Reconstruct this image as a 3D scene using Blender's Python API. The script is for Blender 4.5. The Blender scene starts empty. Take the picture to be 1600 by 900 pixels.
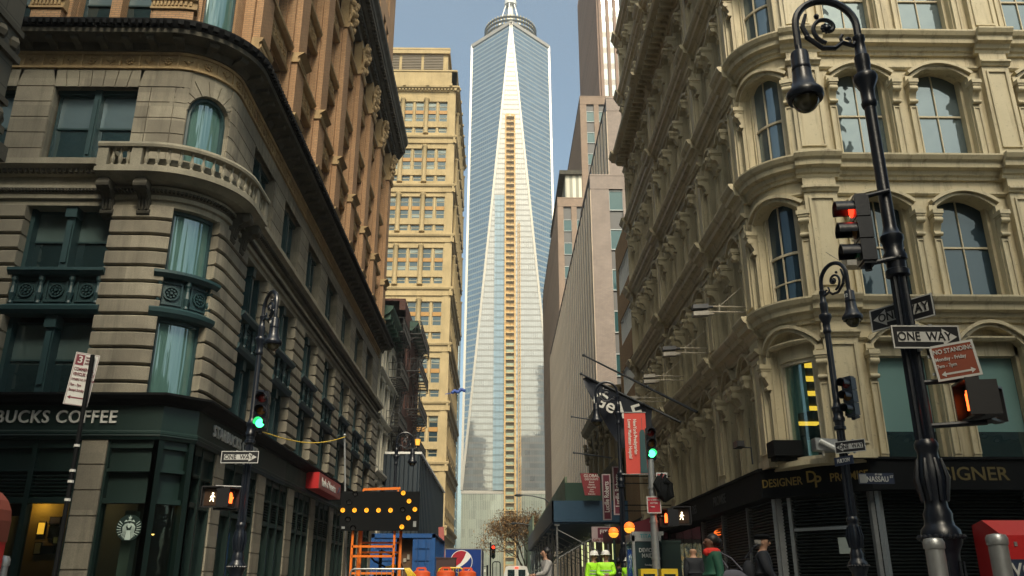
import bpy, bmesh, math, random
from mathutils import Vector, Matrix
random.seed(11)
SC = bpy.context.scene
COL = SC.collection
PI = math.pi
rad = math.radians
# ---------------------------------------------------------------- camera, sky, sun
PITCH = math.atan(464/1300.0); YAW = math.atan(20/1380.0)
cam = bpy.data.cameras.new('camera'); cam.lens = 1300/1600*36; cam.sensor_width = 36
cam.clip_start = 0.1; cam.clip_end = 6000
cob = bpy.data.objects.new('camera', cam); COL.objects.link(cob)
cob.location = (0, 0, 0.85); cob.rotation_euler = (PI/2 + PITCH, 0, -YAW)
SC.camera = cob
SUN_EL = 47.0; SUN_AZ = 172.0        # azimuth clockwise from +Y (looking down): where the sun stands
w = bpy.data.worlds.new("World"); SC.world = w; w.use_nodes = True
nt = w.node_tree; nt.nodes.clear()
sky = nt.nodes.new('ShaderNodeTexSky'); sky.sky_type = 'NISHITA'; sky.sun_disc = False
sky.sun_elevation = rad(SUN_EL); sky.sun_rotation = rad(SUN_AZ)
sky.altitude = 0; sky.air_density = 1.0; sky.dust_density = 4.0; sky.ozone_density = 0.0
bg = nt.nodes.new('ShaderNodeBackground'); bg.inputs['Strength'].default_value = 0.13
wo = nt.nodes.new('ShaderNodeOutputWorld')
tn = nt.nodes.new('ShaderNodeMix'); tn.data_type = 'RGBA'; tn.blend_type = 'MULTIPLY'; tn.inputs[0].default_value = 1
tn.inputs[7].default_value = (1.0, 1.06, .93, 1); nt.links.new(sky.outputs[0], tn.inputs[6]); nt.links.new(tn.outputs[2], bg.inputs[0]); nt.links.new(bg.outputs[0], wo.inputs[0])
sl = bpy.data.lights.new('sun', 'SUN'); sl.energy = 2.5; sl.angle = rad(18); sl.color = (1.0, 0.88, 0.70)
so = bpy.data.objects.new('sun', sl); COL.objects.link(so)
sdir = Vector((math.sin(rad(SUN_AZ))*math.cos(rad(SUN_EL)), math.cos(rad(SUN_AZ))*math.cos(rad(SUN_EL)), math.sin(rad(SUN_EL))))
so.rotation_euler = sdir.to_track_quat('Z', 'Y').to_euler(); so.location = (0, -40, 60)
SC.view_settings.view_transform = 'Standard'; SC.view_settings.look = 'None'
SC.view_settings.exposure = 0.74; SC.view_settings.gamma = 1.0
SC.render.engine = 'CYCLES'
# ---------------------------------------------------------------- tagging
WL = {}                                     # world location of each object we make
def _reg(o, parent, loc):
    o.parent = parent
    p = WL[parent.name] if parent else Vector((0, 0, 0))
    WL[o.name] = Vector(loc); o.location = Vector(loc) - p
def thing(name, label, cat, loc=(0, 0, 0), group=None, rotz=0.0):
    o = bpy.data.objects.new(name, None); COL.objects.link(o); o.empty_display_size = 0.3
    WL[o.name] = Vector(loc); o.location = loc; o.rotation_euler = (0, 0, rotz)
    o['label'] = label; o['category'] = cat
    if group: o['group'] = group
    return o
def tag(o, label, cat, group=None):
    o['label'] = label; o['category'] = cat
    if group: o['group'] = group
    return o
def copy_tree(o, parent=None):
    c = o.copy(); COL.objects.link(c); c.parent = parent
    for ch in list(o.children): copy_tree(ch, c)
    return c
# ---------------------------------------------------------------- facade frames
class Frame:
    """straight wall: u runs along it, d is distance outwards from it"""
    def __init__(s, ox, oy, dx, dy, nx, ny, rot):
        s.o = (ox, oy); s.t = (dx, dy); s.n = (nx, ny); s.rotz = rot
    def map(s, u, d, z): return (s.o[0]+s.t[0]*u+s.n[0]*d, s.o[1]+s.t[1]*u+s.n[1]*d, z)
    def knots(s, u0, u1): return [u0, u1]
    def rot(s, u): return s.rotz
class Corner:
    """front wall facing the camera, quarter-round corner, side wall along the street"""
    def __init__(s, cx, cy, r, mir=1):
        s.c = (cx, cy); s.r = r; s.m = mir; s.L = r*PI/2
    def bn(s, u):
        if u <= 0: return (u, -s.r), (0, -1)
        if u >= s.L: return (s.r, u-s.L), (1, 0)
        a = u/s.r; return (s.r*math.sin(a), -s.r*math.cos(a)), (math.sin(a), -math.cos(a))
    def map(s, u, d, z):
        b, n = s.bn(u); return (s.c[0]+s.m*(b[0]+n[0]*d), s.c[1]+b[1]+n[1]*d, z)
    def knots(s, u0, u1):
        k = [u0]; n = 14
        for i in range(n+1):
            x = s.L*i/n
            if u0+1e-4 < x < u1-1e-4: k.append(x)
        return k+[u1]
    def rot(s, u):
        if u <= 0: return 0.0
        a = min(u/s.r, PI/2); return a if s.m > 0 else -a
# ---------------------------------------------------------------- mesh builder
class MB:
    def __init__(s): s.v = []; s.f = []; s.mi = []; s.marks = []
    def mark(s): s.marks.append((len(s.v), len(s.f))); return s      # starts the next separate piece
    def build_each(s, name, mats, parent, smooth=False, local=False):
        out = []; mk = s.marks+[(len(s.v), len(s.f))]
        for (v0, f0), (v1, f1) in zip(mk, mk[1:]):
            if v1 == v0: continue
            q = MB(); q.v = s.v[v0:v1]; q.f = [tuple(i-v0 for i in f) for f in s.f[f0:f1]]; q.mi = s.mi[f0:f1]
            if local: out.append(q.build(name, mats, parent, smooth, local=True)); continue
            lo = [min(p[k] for p in q.v) for k in range(3)]; hi = [max(p[k] for p in q.v) for k in range(3)]
            out.append(q.build(name, mats, parent, smooth, loc=((lo[0]+hi[0])/2, (lo[1]+hi[1])/2, lo[2])))
        return out
    def add(s, vs, fs, mi=0):
        b = len(s.v); s.v += [tuple(p) for p in vs]
        s.f += [tuple(i+b for i in f) for f in fs]; s.mi += [mi]*len(fs); return s
    def box(s, x0, x1, y0, y1, z0, z1, mi=0):
        return s.add([(x0,y0,z0),(x1,y0,z0),(x1,y1,z0),(x0,y1,z0),(x0,y0,z1),(x1,y0,z1),(x1,y1,z1),(x0,y1,z1)],
            [(0,3,2,1),(4,5,6,7),(0,1,5,4),(1,2,6,5),(2,3,7,6),(3,0,4,7)], mi)
    def bar(s, a, b, w, h=None, mi=0):                  # rectangular bar from a to b
        h = h or w; a = Vector(a); b = Vector(b); d = (b-a).normalized()
        up = Vector((0,0,1)) if abs(d.z) < .95 else Vector((0,1,0))
        x = d.cross(up).normalized()*w/2; y = x.cross(d).normalized()*h/2
        q = [a-x-y, a+x-y, a+x+y, a-x+y, b-x-y, b+x-y, b+x+y, b-x+y]
        return s.add(q, [(0,3,2,1),(4,5,6,7),(0,1,5,4),(1,2,6,5),(2,3,7,6),(3,0,4,7)], mi)
    def rings(s, R, closed=True, cap=True, mi=0):
        n = len(R[0]); vs = [p for r in R for p in r]; fs = []
        for i in range(len(R)-1):
            for j in range(n if closed else n-1):
                k = (j+1) % n; fs.append((i*n+j, i*n+k, (i+1)*n+k, (i+1)*n+j))
        if cap and closed:
            fs.append(tuple(range(n))[::-1]); fs.append(tuple((len(R)-1)*n+j for j in range(n)))
        return s.add(vs, fs, mi)
    def tube(s, pts, r, n=8, mi=0, cap=True):
        P = [Vector(p) for p in pts]; R = []; ref = None
        for i, p in enumerate(P):
            t = (P[min(i+1, len(P)-1)]-P[max(i-1, 0)]).normalized()
            if ref is None: ref = Vector((0,0,1)) if abs(t.z) < .9 else Vector((0,1,0))
            x = t.cross(ref).normalized(); y = x.cross(t).normalized(); ref = y
            rr = r[i] if isinstance(r, (list, tuple)) else r
            R.append([p + x*rr*math.cos(2*PI*k/n) + y*rr*math.sin(2*PI*k/n) for k in range(n)])
        return s.rings(R, True, cap, mi)
    def lathe(s, prof, c=(0,0,0), n=16, mi=0, ax='z', flute=0, amp=0):
        R = []
        for (r, h) in prof:
            ring = []
            for k in range(n):
                a = 2*PI*k/n; rr = r*(1-amp*(0.5-0.5*math.cos(flute*a))) if flute else r
                x, y = rr*math.cos(a), rr*math.sin(a)
                ring.append({'z': (c[0]+x, c[1]+y, c[2]+h), 'y': (c[0]+x, c[1]+h, c[2]+y), 'x': (c[0]+h, c[1]+x, c[2]+y)}[ax])
            R.append(ring)
        return s.rings(R, True, True, mi)
    def ball(s, c, r, n=10, m=6, mi=0, sx=1, sy=1, sz=1):
        R = []
        for i in range(1, m):
            a = PI*i/m; R.append([(c[0]+sx*r*math.sin(a)*math.cos(2*PI*k/n), c[1]+sy*r*math.sin(a)*math.sin(2*PI*k/n), c[2]-sz*r*math.cos(a)) for k in range(n)])
        b = len(s.v); s.rings(R, True, False, mi)
        s.v += [(c[0], c[1], c[2]-sz*r), (c[0], c[1], c[2]+sz*r)]; lo = len(s.v)-2
        for k in range(n):
            s.f.append((lo, b+(k+1) % n, b+k)); s.mi.append(mi)
            q = b+(m-2)*n; s.f.append((lo+1, q+k, q+(k+1) % n)); s.mi.append(mi)
        return s
    def prism(s, poly, fn, w0, w1, mi=0):               # fn(a, b, w) -> xyz
        return s.rings([[fn(a, b, w0) for a, b in poly], [fn(a, b, w1) for a, b in poly]], True, True, mi)
    # shapes in a facade frame
    def ub(s, F, u0, u1, d0, d1, z0, z1, mi=0):
        return s.us(F, u0, u1, [(d0, z0), (d1, z0), (d1, z1), (d0, z1)], mi)
    def us(s, F, u0, u1, prof, mi=0):                   # sweep a (d, z) section along the wall
        return s.rings([[F.map(u, d, z) for d, z in prof] for u in F.knots(u0, u1)], True, True, mi)
    def uf(s, F, u0, u1, d0, d1, lo, hi, n=8, mi=0):    # strip whose bottom/top are functions of u
        ks = [u0+(u1-u0)*i/n for i in range(n+1)]
        return s.rings([[F.map(u, d0, lo(u)), F.map(u, d1, lo(u)), F.map(u, d1, hi(u)), F.map(u, d0, hi(u))] for u in ks], True, True, mi)
    def ut(s, F, pts, w, d0, d1, mi=0):                 # trim of width w along a polyline in (u, z)
        R = []
        for i, (u, z) in enumerate(pts):
            a = pts[max(i-1, 0)]; b = pts[min(i+1, len(pts)-1)]
            t = Vector((b[0]-a[0], b[1]-a[1])).normalized(); n = (-t.y, t.x)
            R.append([F.map(u, d0, z), F.map(u, d1, z), F.map(u+n[0]*w, d1, z+n[1]*w), F.map(u+n[0]*w, d0, z+n[1]*w)])
        return s.rings(R, True, True, mi)
    def mesh(s, mats, smooth=False, off=(0, 0, 0)):
        me = bpy.data.meshes.new('m')
        me.from_pydata([(x-off[0], y-off[1], z-off[2]) for x, y, z in s.v], [], s.f)
        if not isinstance(mats, (list, tuple)): mats = [mats]
        for m in mats: me.materials.append(m)
        me.polygons.foreach_set('material_index', s.mi)
        bm = bmesh.new(); bm.from_mesh(me); bmesh.ops.recalc_face_normals(bm, faces=bm.faces[:]); bm.to_mesh(me); bm.free()
        if smooth:
            me.polygons.foreach_set('use_smooth', [True]*len(me.polygons)); me.set_sharp_from_angle(angle=rad(38))
        me.update(); return me
    def build(s, name, mats, parent=None, smooth=False, loc=None, local=False):
        """world-space vertices unless local; origin at the parent's origin (or loc)"""
        o = bpy.data.objects.new(name, None)
        if local:
            me = s.mesh(mats, smooth); L = None
        else:
            L = Vector(loc) if loc is not None else (WL[parent.name] if parent else Vector((0, 0, 0)))
            me = s.mesh(mats, smooth, L)
        bpy.data.objects.remove(o)
        me.name = name; o = bpy.data.objects.new(name, me); COL.objects.link(o)
        if local:
            o.parent = parent; WL[o.name] = (WL[parent.name] if parent else Vector((0, 0, 0)))
            if loc is not None: o.location = loc
        else: _reg(o, parent, L)
        return o
def structure(o): o['kind'] = 'structure'; return o
def place(name, me, parent, wloc, rotz=0, rotx=0):      # an object that shares mesh data
    o = bpy.data.objects.new(name, me); COL.objects.link(o); _reg(o, parent, wloc)
    o.rotation_euler = (rotx, 0, rotz); return o
def child(name, me, parent, loc=(0, 0, 0)):             # in the parent's own (rotated) space
    o = bpy.data.objects.new(name, me); COL.objects.link(o); o.parent = parent; o.location = loc; WL[o.name] = Vector(loc); return o
# ---------------------------------------------------------------- materials
def newmat(name):
    m = bpy.data.materials.new(name); m.use_nodes = True; n = m.node_tree; n.nodes.clear()
    out = n.nodes.new('ShaderNodeOutputMaterial'); b = n.nodes.new('ShaderNodeBsdfPrincipled')
    n.links.new(b.outputs[0], out.inputs[0]); return m, n, b, out
def N(n, t, **k):
    x = n.nodes.new(t)
    for a, b in k.items(): setattr(x, a, b)
    return x
def noise(n, co, scale, detail=4, rough=.6):
    t = N(n, 'ShaderNodeTexNoise'); t.inputs['Scale'].default_value = scale; t.inputs['Detail'].default_value = detail; t.inputs['Roughness'].default_value = rough
    if co: n.links.new(co, t.inputs['Vector'])
    return t.outputs[0]
def ramp(n, fac, stops):
    r = N(n, 'ShaderNodeValToRGB'); e = r.color_ramp.elements
    while len(e) < len(stops): e.new(.5)
    for q, (p, c) in zip(e, stops): q.position = p; q.color = (*c, 1) if len(c) == 3 else c
    n.links.new(fac, r.inputs[0]); return r.outputs[0]
def mixc(n, fac, a, b, mode='MIX'):
    m = N(n, 'ShaderNodeMix', data_type='RGBA', blend_type=mode)
    for s, v in ((0, fac), (6, a), (7, b)):
        if hasattr(v, 'links'): n.links.new(v, m.inputs[s])
        else: m.inputs[s].default_value = v if s == 0 else (*v, 1)
    return m.outputs[2]
def mth(n, op, a, b=0.0, c=None):
    m = N(n, 'ShaderNodeMath', operation=op)
    for i, v in enumerate((a, b, c)):
        if v is None: continue
        if hasattr(v, 'links'): n.links.new(v, m.inputs[i])
        else: m.inputs[i].default_value = v
    return m.outputs[0]
def coords(n, sx=1, sy=1, sz=1):
    tc = N(n, 'ShaderNodeTexCoord'); mp = N(n, 'ShaderNodeMapping'); mp.inputs['Scale'].default_value = (sx, sy, sz)
    n.links.new(tc.outputs['Object'], mp.inputs[0]); return mp.outputs[0]
def bump(n, b, h, strength=.3, dist=.02):
    x = N(n, 'ShaderNodeBump'); x.inputs['Strength'].default_value = strength; x.inputs['Distance'].default_value = dist
    n.links.new(h, x.inputs['Height']); n.links.new(x.outputs[0], b.inputs['Normal'])
def paint(name, col, rough=.5, metal=0.0, var=.18, scale=3.0, bmp=.0, streak=.0, dirt=(.05,.045,.035), spec=.5, fine=60):
    m, n, b, o = newmat(name); co = coords(n)
    f = noise(n, co, scale, 6, .65)
    c = mixc(n, mth(n, 'MULTIPLY', mth(n, 'SUBTRACT', f, .35), var*3), col, tuple(x*.62 for x in col))
    if streak:
        s = noise(n, coords(n, 3.2, 3.2, .28), 1.0, 5, .7)
        c = mixc(n, ramp(n, s, [(.52, (0,0,0)), (.72, (streak,)*3)]), c, dirt)
    n.links.new(c, b.inputs['Base Color'])
    b.inputs['Roughness'].default_value = rough; b.inputs['Metallic'].default_value = metal; b.inputs['Specular IOR Level'].default_value = spec
    if bmp: bump(n, b, noise(n, co, fine, 3), bmp, .01)
    return m
def stone(name, c1, c2, scale=1.2, speck=45, bmp=.35, streak=.35, rough=.85, cell=None):
    m, n, b, o = newmat(name); co = coords(n)
    a = noise(n, co, scale, 7, .62); f = noise(n, co, speck, 4, .7)
    c = mixc(n, ramp(n, a, [(.35, (0,0,0)), (.68, (1,1,1))]), c1, c2)
    c = mixc(n, .35, c, ramp(n, f, [(.3, (.25,.25,.25)), (.7, (.85,.85,.85))]), 'OVERLAY')
    if cell:                                   # each block of stone has its own tone
        tc = N(n, 'ShaderNodeTexCoord'); sp = N(n, 'ShaderNodeSeparateXYZ'); n.links.new(tc.outputs['Object'], sp.inputs[0])
        cb = N(n, 'ShaderNodeCombineXYZ'); n.links.new(mth(n, 'FLOOR', mth(n, 'DIVIDE', mth(n, 'ADD', sp.outputs[0], sp.outputs[1]), cell[0])), cb.inputs[0]); n.links.new(mth(n, 'FLOOR', mth(n, 'DIVIDE', mth(n, 'SUBTRACT', sp.outputs[2], cell[2]), cell[1])), cb.inputs[1])
        wn = N(n, 'ShaderNodeTexWhiteNoise'); wn.noise_dimensions = '2D'; n.links.new(cb.outputs[0], wn.inputs['Vector'])
        c = mixc(n, mth(n, 'MULTIPLY', wn.outputs[0], .55), c, tuple(x*.55 for x in c2))
    s = noise(n, coords(n, 2.6, 2.6, .22), 1.0, 6, .7)
    c = mixc(n, ramp(n, s, [(.5, (0,0,0)), (.75, (streak,)*3)]), c, (.045,.042,.035))
    n.links.new(c, b.inputs['Base Color']); b.inputs['Roughness'].default_value = rough; b.inputs['Specular IOR Level'].default_value = .25
    bump(n, b, f, bmp, .012); return m
def bricks(name, c1, c2, mortar, bw=.22, bh=.075, ms=.012, streak=.25, rough=.85, big=.5):
    m, n, b, o = newmat(name)
    tc = N(n, 'ShaderNodeTexCoord'); sp = N(n, 'ShaderNodeSeparateXYZ'); n.links.new(tc.outputs['Object'], sp.inputs[0])
    cb = N(n, 'ShaderNodeCombineXYZ'); n.links.new(mth(n, 'ADD', sp.outputs[0], sp.outputs[1]), cb.inputs[0]); n.links.new(sp.outputs[2], cb.inputs[1])
    t = N(n, 'ShaderNodeTexBrick'); n.links.new(cb.outputs[0], t.inputs['Vector'])
    t.inputs['Color1'].default_value = (*c1, 1); t.inputs['Color2'].default_value = (*c2, 1); t.inputs['Mortar'].default_value = (*mortar, 1)
    t.inputs['Scale'].default_value = 1; t.inputs['Mortar Size'].default_value = ms; t.inputs['Brick Width'].default_value = bw; t.inputs['Row Height'].default_value = bh
    t.inputs['Bias'].default_value = 0
    a = noise(n, coords(n), big, 6, .65)
    c = mixc(n, ramp(n, a, [(.35, (0,0,0)), (.7, (.55,.55,.55))]), t.outputs[0], tuple(x*.6 for x in c2))
    s = noise(n, coords(n, 2.2, 2.2, .2), 1.0, 6, .7)
    c = mixc(n, ramp(n, s, [(.52, (0,0,0)), (.76, (streak,)*3)]), c, (.05,.045,.035))
    n.links.new(c, b.inputs['Base Color']); b.inputs['Roughness'].default_value = rough; b.inputs['Specular IOR Level'].default_value = .2
    bump(n, b, t.outputs['Fac'], -.4, .01); return m
def glass(name, tint=(.012,.03,.035), refl=.4, rough=.02, wav=.06, rtint=(.8,.95,1.0), see=0.0, wscale=1.3, vert=1.0):
    """window glass: mirror-like share + dark room behind, or partly see-through"""
    m, n, b, o = newmat(name)
    g = N(n, 'ShaderNodeBsdfGlossy'); g.inputs['Roughness'].default_value = rough; g.inputs['Color'].default_value = (*rtint, 1)
    bp = N(n, 'ShaderNodeBump'); bp.inputs['Strength'].default_value = wav; bp.inputs['Distance'].default_value = .2
    n.links.new(noise(n, coords(n, 1, 1, vert), wscale, 2), bp.inputs['Height']); n.links.new(bp.outputs[0], g.inputs['Normal'])
    b.inputs['Base Color'].default_value = (*tint, 1); b.inputs['Roughness'].default_value = .4; b.inputs['Specular IOR Level'].default_value = .1
    base = b.outputs[0]
    if see:
        tr = N(n, 'ShaderNodeBsdfTransparent'); tr.inputs['Color'].default_value = (.8, .93, .9, 1)
        mx = N(n, 'ShaderNodeMixShader'); mx.inputs[0].default_value = see
        n.links.new(b.outputs[0], mx.inputs[1]); n.links.new(tr.outputs[0], mx.inputs[2]); base = mx.outputs[0]
    ly = N(n, 'ShaderNodeLayerWeight'); ly.inputs['Blend'].default_value = .35
    fac = mth(n, 'MINIMUM', mth(n, 'ADD', mth(n, 'MULTIPLY', mth(n, 'POWER', ly.outputs['Facing'], 2.6), 1-refl), refl*.9), .97)
    m2 = N(n, 'ShaderNodeMixShader'); n.links.new(fac, m2.inputs[0]); n.links.new(base, m2.inputs[1]); n.links.new(g.outputs[0], m2.inputs[2])
    n.links.new(m2.outputs[0], o.inputs[0]); return m
def glow(name, col, st=2.0):
    m, n, b, o = newmat(name); b.inputs['Base Color'].default_value = (*[min(x, .8) for x in col], 1)
    b.inputs['Emission Color'].default_value = (*col, 1); b.inputs['Emission Strength'].default_value = st; return m
M = {}
M['lime'] = stone('limestone', (.33,.305,.235), (.22,.20,.16), 1.0, cell=(2.0, .4458, 5.2), streak=.55)
M['lime2'] = stone('limestone_smooth', (.29,.27,.21), (.19,.18,.14), .8, bmp=.2)
M['terra'] = stone('terracotta', (.44,.32,.17), (.30,.21,.115), 1.5, streak=.3)
M['dstone'] = stone('soot_stone', (.085,.08,.062), (.045,.043,.036), 2, streak=.3)
M['brick'] = bricks('orange_brick', (.52,.315,.175), (.42,.245,.13), (.24,.18,.12))
M['green'] = paint('dark_green_paint', (.004,.020,.017), .5, var=.2, bmp=.1)
M['teal'] = paint('teal_iron_paint', (.018,.052,.058), .5, var=.2, bmp=.1)
M['iron'] = paint('cream_iron_paint', (.52,.455,.30), .55, var=.34, scale=1.1, streak=.65, bmp=.15, dirt=(.13,.10,.06))
def _weather(m):                               # rust runs and chipped flakes over the cream paint
    n = m.node_tree; b = [x for x in n.nodes if x.type == 'BSDF_PRINCIPLED'][0]; src = b.inputs['Base Color'].links[0].from_socket
    r1 = ramp(n, noise(n, coords(n, 5.5, 5.5, .45), 1.0, 6, .75), [(.60, (0,0,0)), (.72, (.55,.55,.55))])
    c = mixc(n, r1, src, (.17,.095,.04))
    r2 = ramp(n, noise(n, coords(n), 9, 5, .8), [(.60, (0,0,0)), (.66, (.7,.7,.7))])
    c = mixc(n, r2, c, (.21,.19,.145)); n.links.new(c, b.inputs['Base Color'])
_weather(M['iron'])
M['ironw'] = paint('worn_cream_wood', (.52,.46,.33), .7, var=.35, scale=6, streak=.4, bmp=.3)
M['gld'] = glass('window_glass', refl=.2)
M['glb'] = glass('bright_window_glass', (.02,.05,.06), refl=.36, wav=.08)
M['gls'] = glass('shopfront_glass', (.004,.008,.008), refl=.05, see=.82, wav=.01)
M['gsee'] = glass('clear_glass', (.02,.05,.05), refl=.12, see=.86, wav=.03)
M['blind'] = paint('pale_teal_blind', (.20,.33,.33), .9, var=.08)
M['blindw'] = paint('pale_blind', (.34,.40,.38), .9, var=.08)
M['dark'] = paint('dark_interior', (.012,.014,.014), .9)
M['black'] = paint('black_iron', (.006,.009,.016), .34, var=.25, bmp=.15, fine=25)
M['blackm'] = paint('matt_black', (.005,.006,.007), .75, spec=.12)
M['steel'] = paint('galvanised_steel', (.38,.40,.41), .42, .7, var=.4, scale=9, bmp=.1)
M['white'] = paint('white_paint', (.72,.73,.70), .5, var=.1)
M['red'] = paint('red_paint', (.40,.018,.02), .35, var=.15)
M['dred'] = paint('dull_red_sheet', (.26,.03,.04), .5, var=.15)
M['yellow'] = paint('yellow_plastic', (.70,.48,.02), .45)
M['orange'] = paint('orange_paint', (.72,.17,.015), .42, var=.15)
M['sgreen'] = glow('green_signal_lens', (.05, 1.0, .25), 4.0)
M['sred'] = glow('red_signal_lens', (1.0, .03, .01), 2.5)
M['samber'] = paint('unlit_amber_lens', (.16,.07,.01), .2)
M['walk'] = glow('walk_light', (1.0, .85, .55), 2.2)
M['hand'] = glow('hand_light', (1.0, .12, .02), 2.4)
M['lampw'] = glow('warm_lamp', (1.0, .50, .12), 4.0)
M['tube'] = glow('ceiling_tube_light', (1.0, .52, .05), 1.25)
# ---------------------------------------------------------------- lettering
def text(body, size, mat, parent, loc, rotz=0, rotx=PI/2, name='lettering', ext=.004, roty=0, align='CENTER', sx=1.0, sh=0.0, space=1.0):
    cu = bpy.data.curves.new(name, 'FONT'); cu.body = body; cu.size = size; cu.extrude = ext; cu.align_x = align; cu.align_y = 'CENTER'
    cu.shear = sh; cu.space_character = space; cu.resolution_u = 3; cu.offset = size*.012
    o = bpy.data.objects.new(name, cu); COL.objects.link(o)
    dg = bpy.context.evaluated_depsgraph_get(); me = bpy.data.meshes.new_from_object(o.evaluated_get(dg))
    bpy.data.objects.remove(o); me.materials.clear(); me.materials.append(mat); me.name = name
    for v in me.vertices: v.co.x *= sx
    o = bpy.data.objects.new(name, me); COL.objects.link(o); o.parent = parent; o.location = loc; o.rotation_euler = (rotx, roty, rotz)
    WL[o.name] = Vector(loc); return o
# ================================================================ ground, street, kerbs
M['asphalt'] = stone('asphalt', (.05,.05,.048), (.032,.032,.03), 1.0, speck=90, streak=0)
M['walk_c'] = stone('pavement_concrete', (.22,.21,.19), (.15,.145,.13), 1.0, speck=70, streak=0)
M['line'] = paint('road_paint', (.7,.7,.66), .7, var=.4, scale=8)
g = MB(); g.add([(-900,-500,-.16),(900,-500,-.16),(900,1800,-.16),(-900,1800,-.16)], [(0,1,2,3)]); structure(g.build('ground', M['asphalt']))
g = MB(); g.box(-4.7, 4.3, -120, 700, -.3, -.12); structure(g.build('fulton_road', M['asphalt'])).name = 'road'
g = MB()
for x0, x1, y0, y1 in ((-60,-4.71,12.6,19.0),(4.31,60,10.8,14.9)): g.box(x0, x1, y0, y1, -.3, -.125)
structure(g.build('side_road', M['asphalt']))
g = MB()
for (x0, x1, y0, y1) in ((-40,-4.7,19.1,520),(4.3,40,15.0,520),(-40,-4.7,-60,12.5),(4.3,40,-60,10.7)): g.box(x0, x1, y0, y1, -.3, 0)
structure(g.build('pavement', M['walk_c']))
g = MB()
for k in range(9): g.box(-4.1+k*.95, -3.6+k*.95, 15.4, 18.2, -.14, -.114)
for k in range(9): g.box(-4.1+k*.95, -3.6+k*.95, 8.6, 11.0, -.14, -.114)
structure(g.build('crosswalk_marking', M['line']))

class Poly:
    """polyline wall with mitred corners; outward normal is to the right-hand side of travel"""
    def __init__(s, pts, flip=1):
        s.p = pts; s.u = [0.0]; s.flip = flip
        for a, b in zip(pts, pts[1:]): s.u.append(s.u[-1]+math.dist(a, b))
        s.ns = []
        for a, b in zip(pts, pts[1:]):
            l = math.dist(a, b); s.ns.append(((b[1]-a[1])/l*flip, -(b[0]-a[0])/l*flip))
    def seg(s, u):
        for i in range(len(s.u)-1):
            if u <= s.u[i+1]: return i
        return len(s.u)-2
    def map(s, u, d, z):
        i = s.seg(u); a, b = s.p[i], s.p[i+1]; t = (u-s.u[i])/(s.u[i+1]-s.u[i]); n = s.ns[i]
        if abs(u-s.u[i+1]) < 1e-6 and i+1 < len(s.ns):
            m = s.ns[i+1]; k = 1+n[0]*m[0]+n[1]*m[1]; n = ((n[0]+m[0])/k, (n[1]+m[1])/k)
        return (a[0]+(b[0]-a[0])*t+n[0]*d, a[1]+(b[1]-a[1])*t+n[1]*d, z)
    def knots(s, u0, u1): return [u0]+[x for x in s.u if u0+1e-5 < x < u1-1e-5]+[u1]
    def rot(s, u):
        i = s.seg(u); a, b = s.p[i], s.p[i+1]
        return math.atan2(b[1]-a[1], b[0]-a[0]) + (0 if s.flip > 0 else PI)

# ---------------------------------------------------------------- sash windows (shared meshes)
_wc = {}
def sash(w, h, fm, gm, bm=None, bf=.5, style='sash', fr=.07, split=1):
    """returns (frame mesh, pane mesh, blind mesh); x right, y inwards, z up, origin bottom centre"""
    key = (round(w, 3), round(h, 3), fm.name, gm.name, bm.name if bm else '', round(bf, 2), style, split)
    if key in _wc: return _wc[key]
    f = MB(); n = split; cw = w/n
    f.box(-w/2, w/2, 0, .12, 0, fr); f.box(-w/2, w/2, 0, .12, h-fr, h)
    for i in range(n+1):
        x = -w/2+cw*i; t = fr if 0 < i < n else fr/2
        x0 = max(-w/2, x-t); x1 = min(w/2, x+t); f.box(x0, x1, -.01, .12, fr+.001, h-fr-.001)
    if style in ('sash', 'sash2'):
        for i in range(n):
            x = -w/2+cw*i; f.box(x+fr, x+cw-fr, .02, .10, h*.5-.025, h*.5+.025)
            if style == 'sash2': f.box(x+cw/2-.014, x+cw/2+.014, .03, .09, fr, h-fr)
    p = MB(); p.add([(-w/2, .075, 0), (w/2, .075, 0), (w/2, .075, h), (-w/2, .075, h)], [(0, 1, 2, 3)])
    b = None
    if bm:
        b = MB()
        for i in range(n):
            x = -w/2+cw*i; b.add([(x+fr*.9, .07, h*(1-bf)), (x+cw-fr*.9, .07, h*(1-bf)), (x+cw-fr*.9, .07, h-fr), (x+fr*.9, .07, h-fr)], [(0, 1, 2, 3)])
        b = b.mesh(bm)
    r = (f.mesh(fm), p.mesh(gm), b); r[0].name = 'window'; r[1].name = 'pane'
    if b: b.name = 'blind'
    _wc[key] = r; return r
def put_win(F, u, d, z, parent, meshes, name='window'):
    wo = place(name, meshes[0], parent, F.map(u, d, z), F.rot(u))
    child('pane', meshes[1], wo)
    if meshes[2]: child('blind', meshes[2], wo)
    return wo
M['gblind'] = glass('glass_over_blind', (.10,.155,.155), refl=.22, wav=.04)
M['gblind2'] = glass('glass_over_pale_blind', (.24,.28,.28), refl=.3, wav=.04)
M['gbright'] = glass('painted_sky_glass', (.16,.24,.28), refl=.45, wav=.05)  # tint holds the sky's reflection as colour; the panes have no real blind

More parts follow.
